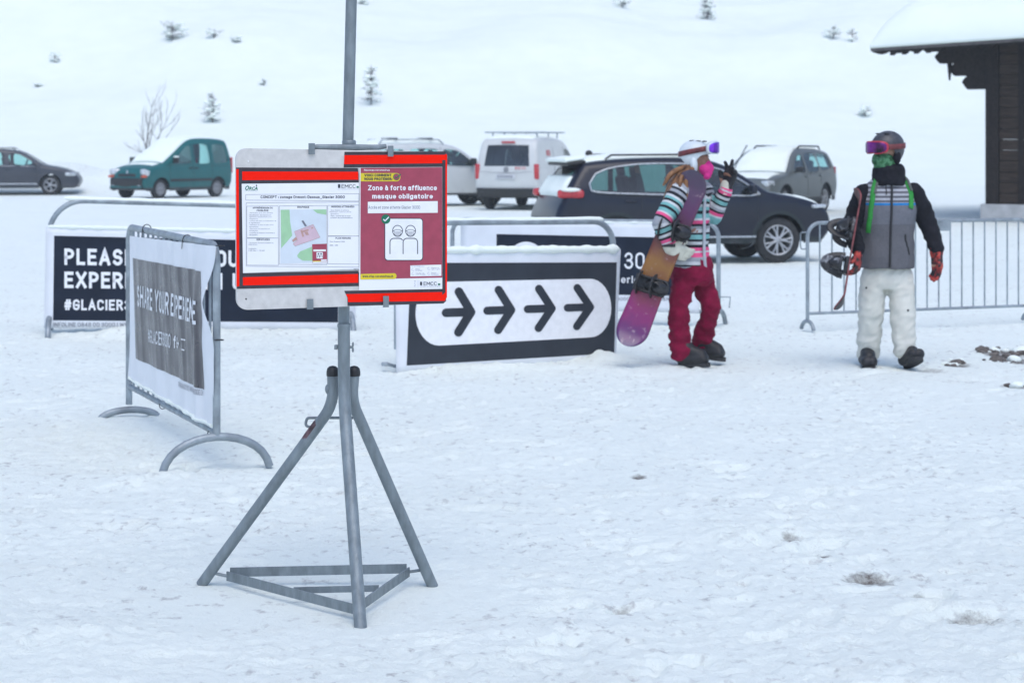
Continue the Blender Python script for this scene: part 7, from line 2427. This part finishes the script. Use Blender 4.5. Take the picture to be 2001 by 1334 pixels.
    # stepped consoles carrying the overhang, each end cut to a scroll
    def console(t, th):
        mb = MB(); zz = roofz(0.5, t) - 0.24
        steps = [(0.72, 0.22), (1.06, 0.27), (1.40, 0.28), (1.70, 0.30)]
        for k, (s0, h) in enumerate(steps):
            pts = []
            for i in range(9):
                an = PI * i / 8
                pts.append((s0 + 0.10 - 0.12 * math.sin(an) * (1.0 if i < 5 else 0.8), zz - h * i / 8))
            pts += [(sc + 0.02, zz - h), (sc + 0.02, zz)]
            mb.prism(pts, th, M['timber2'], lambda u, v, w: q(u, t + w, v + rise * 0))
            zz -= h - 0.0
        # hanging peg
        mb.tube([q(1.36, t + th / 2, roofz(1, t) - 0.72), q(1.36, t + th / 2, roofz(1, t) - 1.12)], [0.06, 0.02], M['timber2'], 8)
        mb.build('console', root, None, 0, True)
    console(tw, 0.16); console(TR - 0.1, 0.16)
    # brace struts under the eave and twigs of ice
    for s in (4.1, 6.6):
        mb = MB(); mb.tube([q(s, tw, zt - 0.62), q(s, 0.18, zt - 0.18)], 0.05, M['timber'], 8); mb.build('eave_strut', root)


# ------------------------------------------------------------------ shrubs on the slope
M['needles'] = pmat('haze_paled_needles', (0.12, 0.135, 0.145), 0.8, 0, 0.35, 8)  # paled towards grey: distance haze put into the needle colour
M['bark'] = pmat('brown_twig_bark', (0.20, 0.18, 0.175), 0.85, 0, 0.25, 10)


def shrub(px, py, wpx, hpx, label, seed, snowy=0.6, conifer=True):
    p = on_hill(px, py + hpx * 0.5)
    k = p.y / FPX; w, h = wpx * k * 1.45, hpx * k
    r = random.Random(seed)
    root = empty('shrub', (p.x, p.y, tz(p.x, p.y) - 0.03)); tag(root, label, 'shrub', 'shrubs poking through the snow of the slope')
    st = MB(); lf = MB(); sn = MB()
    n = max(7, int(h * w * 22))
    for i in range(n):
        z = h * (0.12 + 0.85 * r.random()); a = r.uniform(0, 2 * PI)
        rad = (w / 2) * (1 - 0.72 * z / h if conifer else (0.5 + 0.5 * math.sin(PI * z / h))) * r.uniform(0.35, 1.0)
        b = Vector((0, 0, z * 0.8)); e = Vector((rad * math.cos(a), rad * math.sin(a), z - 0.05 * h * conifer))
        st.tube([b, e], [0.014, 0.005], M['bark'], 5)
        for j in range(26):
            t = r.uniform(0.25, 1.05); c = b.lerp(e, t) + Vector((r.gauss(0, .035), r.gauss(0, .035), r.gauss(0, .03))) * (1 + w * .3)
            u = Vector((r.gauss(0, 1), r.gauss(0, 1), r.gauss(0, 0.7))).normalized() * r.uniform(0.03, 0.075); v = u.cross(Vector((r.gauss(0, 1), r.gauss(0, 1), r.gauss(0, 1)))).normalized() * 0.014
            lf.add([c - v, c + u * 0.5 - v, c + u, c + u * 0.5 + v], [(0, 1, 2, 3)], M['needles'])
        if r.random() < snowy:
            for j in range(r.randint(1, 3)):
                c = b.lerp(e, r.uniform(0.4, 1.0)) + Vector((0, 0, 0.04)); s = r.uniform(0.05, 0.13) * min(1.2, 0.5 + w)
                sn.ball(c, (s, s * r.uniform(.7, 1), s * 0.5), M['snow'], 9, 6)
    st.tube([(0, 0, -0.1), (0.02, 0, h * 0.5), (0, 0, h * 0.97)], [0.04, 0.03, 0.008], M['bark'], 6)
    st.build('twigs', root); lf.build('foliage', root)
    if sn.v: sn.build('snow_clumps', root)


SHRUBS = [
    (107, 112, 16, 22, 'small dark tuft high on the slope, above the grey estate car', 0.85, False),
    (72, 167, 16, 9, 'low dark sprig on the slope just below the small high tuft', 0.85, False),
    (336, 60, 44, 40, 'thin scattered twigs high on the slope above the bare bush', 0.85, False),
    (418, 66, 34, 18, 'low flat shrub high on the slope above the green van roof', 0.5, False),
    (463, 78, 24, 9, 'faint low sprig beside the low flat shrub, left of the tall pole', 0.85, False),
    (415, 210, 44, 62, 'snow-laden small conifer right above the roof of the green van', 0.75, True),
    (725, 166, 42, 82, 'upright grey-green conifer standing right beside the tall sign pole', 0.55, True),
    (515, 162, 12, 12, 'tiny tuft half way between the pole and the snow-laden conifer', 0.85, False),
    (1382, 17, 52, 42, 'broad dark shrub at the top edge above the waving walker', 0.55, True),
    (1628, 64, 26, 28, 'left one of two dark tufts high on the slope near the chalet roof', 0.5, False),
    (1665, 70, 18, 27, 'right one of two dark tufts high on the slope near the chalet roof', 0.5, False),
    (1690, 218, 34, 20, 'faint snowed-in twigs on the slope above the walker in white trousers', 0.85, False),
    (1216, 8, 40, 16, 'snowed-in sprig at the top edge right of the tall pole', 0.8, False),
    (712, 4, 24, 12, 'small sprig at the top edge touching the tall pole', 0.85, False),
]


def bare_bush():
    p = on_hill(292, 300)
    r = random.Random(4)
    root = empty('bare_bush', (p.x, p.y, tz(p.x, p.y) - 0.1)); tag(root, 'leafless brown bush rising behind the bonnet of the green van', 'bush')
    k = p.y / FPX
    def grow_br(mb, a, d, L, rad, dep):
        pts = [a]; dd = d.copy()
        for i in range(6):
            dd = (dd + Vector((r.gauss(0, .09), r.gauss(0, .09), 0.05))).normalized(); pts.append(pts[-1] + dd * L / 6)
        mb.tube(pts, [rad * (1 - 0.8 * i / 6) for i in range(7)], M['bark'], 5)
        if dep:
            for i in range(2, 6):
                if r.random() < 0.75:
                    nd = (dd + Vector((r.gauss(0, .5), r.gauss(0, .4), r.uniform(0, .3)))).normalized(); grow_br(mb, pts[i], nd, L * r.uniform(.3, .5), rad * 0.5, dep - 1)
    for (tx, ty) in ((298, 186), (308, 190), (322, 188), (350, 205), (358, 240), (270, 215), (256, 250), (243, 292), (284, 230), (335, 215)):
        e = Vector(((tx - 292) * k, r.uniform(-.4, .4), (300 - ty) * k)); mb = MB(); grow_br(mb, Vector((r.uniform(-.15, .15), 0, 0)), e.normalized(), e.length, 0.022, 2); mb.build('branch', root)


def clods():
    r = random.Random(8); mb = MB()
    M['soil'] = pmat('brown_soil', (0.13, 0.112, 0.10), 0.9, 0, 0.4, 20, 0.5, 60)
    spots = [(1940, 684, 26, 4, 30), (1985, 688, 20, 5, 26), (1868, 709, 18, 3, 18), (1985, 750, 20, 2, 10), (1965, 702, 24, 4, 16)]
    vs_all = []
    for (cx, cy, sx, sy, n) in spots:
        for _ in range(n):
            px = cx + r.gauss(0, sx * .6); py = cy + r.gauss(0, sy * .6); Y = 6615.0 / (py - HZ); x = (px - 1000.5) / FPX * Y
            s = r.uniform(0.008, 0.03) if r.random() < 0.85 else r.uniform(0.03, 0.05)
            bm = bmesh.new(); bmesh.ops.create_icosphere(bm, subdivisions=2, radius=s)
            for v in bm.verts: v.co *= 1 + 0.45 * noise.noise(v.co * (1.3 / s) + Vector((px, py, 0)))
            mb.add([Vector((v.co.x * 1.2, v.co.y, v.co.z * 0.75)) + Vector((x, Y, gz(x, Y) + s * 0.25)) for v in bm.verts], [[v.index for v in f.verts] for f in bm.faces], M['soil'] if r.random() < 0.72 else M['snow'], True)
            bm.free()
    o = mb.build('soil_clods'); tag(o, 'loose brown soil clods churned up with snow at the right edge', 'soil', None, 'stuff')


chalet()
for i, (px, py, w, h, lab, sn, con) in enumerate(SHRUBS): shrub(px, py, w, h, lab, 100 + i, sn, con)
bare_bush()
clods()

# ------------------------------------------------------------------ snow haze in the air
hz = MB(); hz.box((0, 140, 44), (236, 300, 92), None, None)
hz.mats = []
ho = hz.build('haze')
hm, hn, hb = nt_new('pale_snow_haze'); hn.nodes.remove(hb)
pv = N(hn, 'VolumePrincipled'); pv.inputs['Color'].default_value = (0.82, 0.88, 0.91, 1); pv.inputs['Density'].default_value = 0.0009
pv.inputs['Anisotropy'].default_value = 0.2
hn.links.new(pv.outputs[0], hn.nodes['Material Output'].inputs['Volume'])
ho.data.materials.append(hm)
tag(ho, kind='stuff')
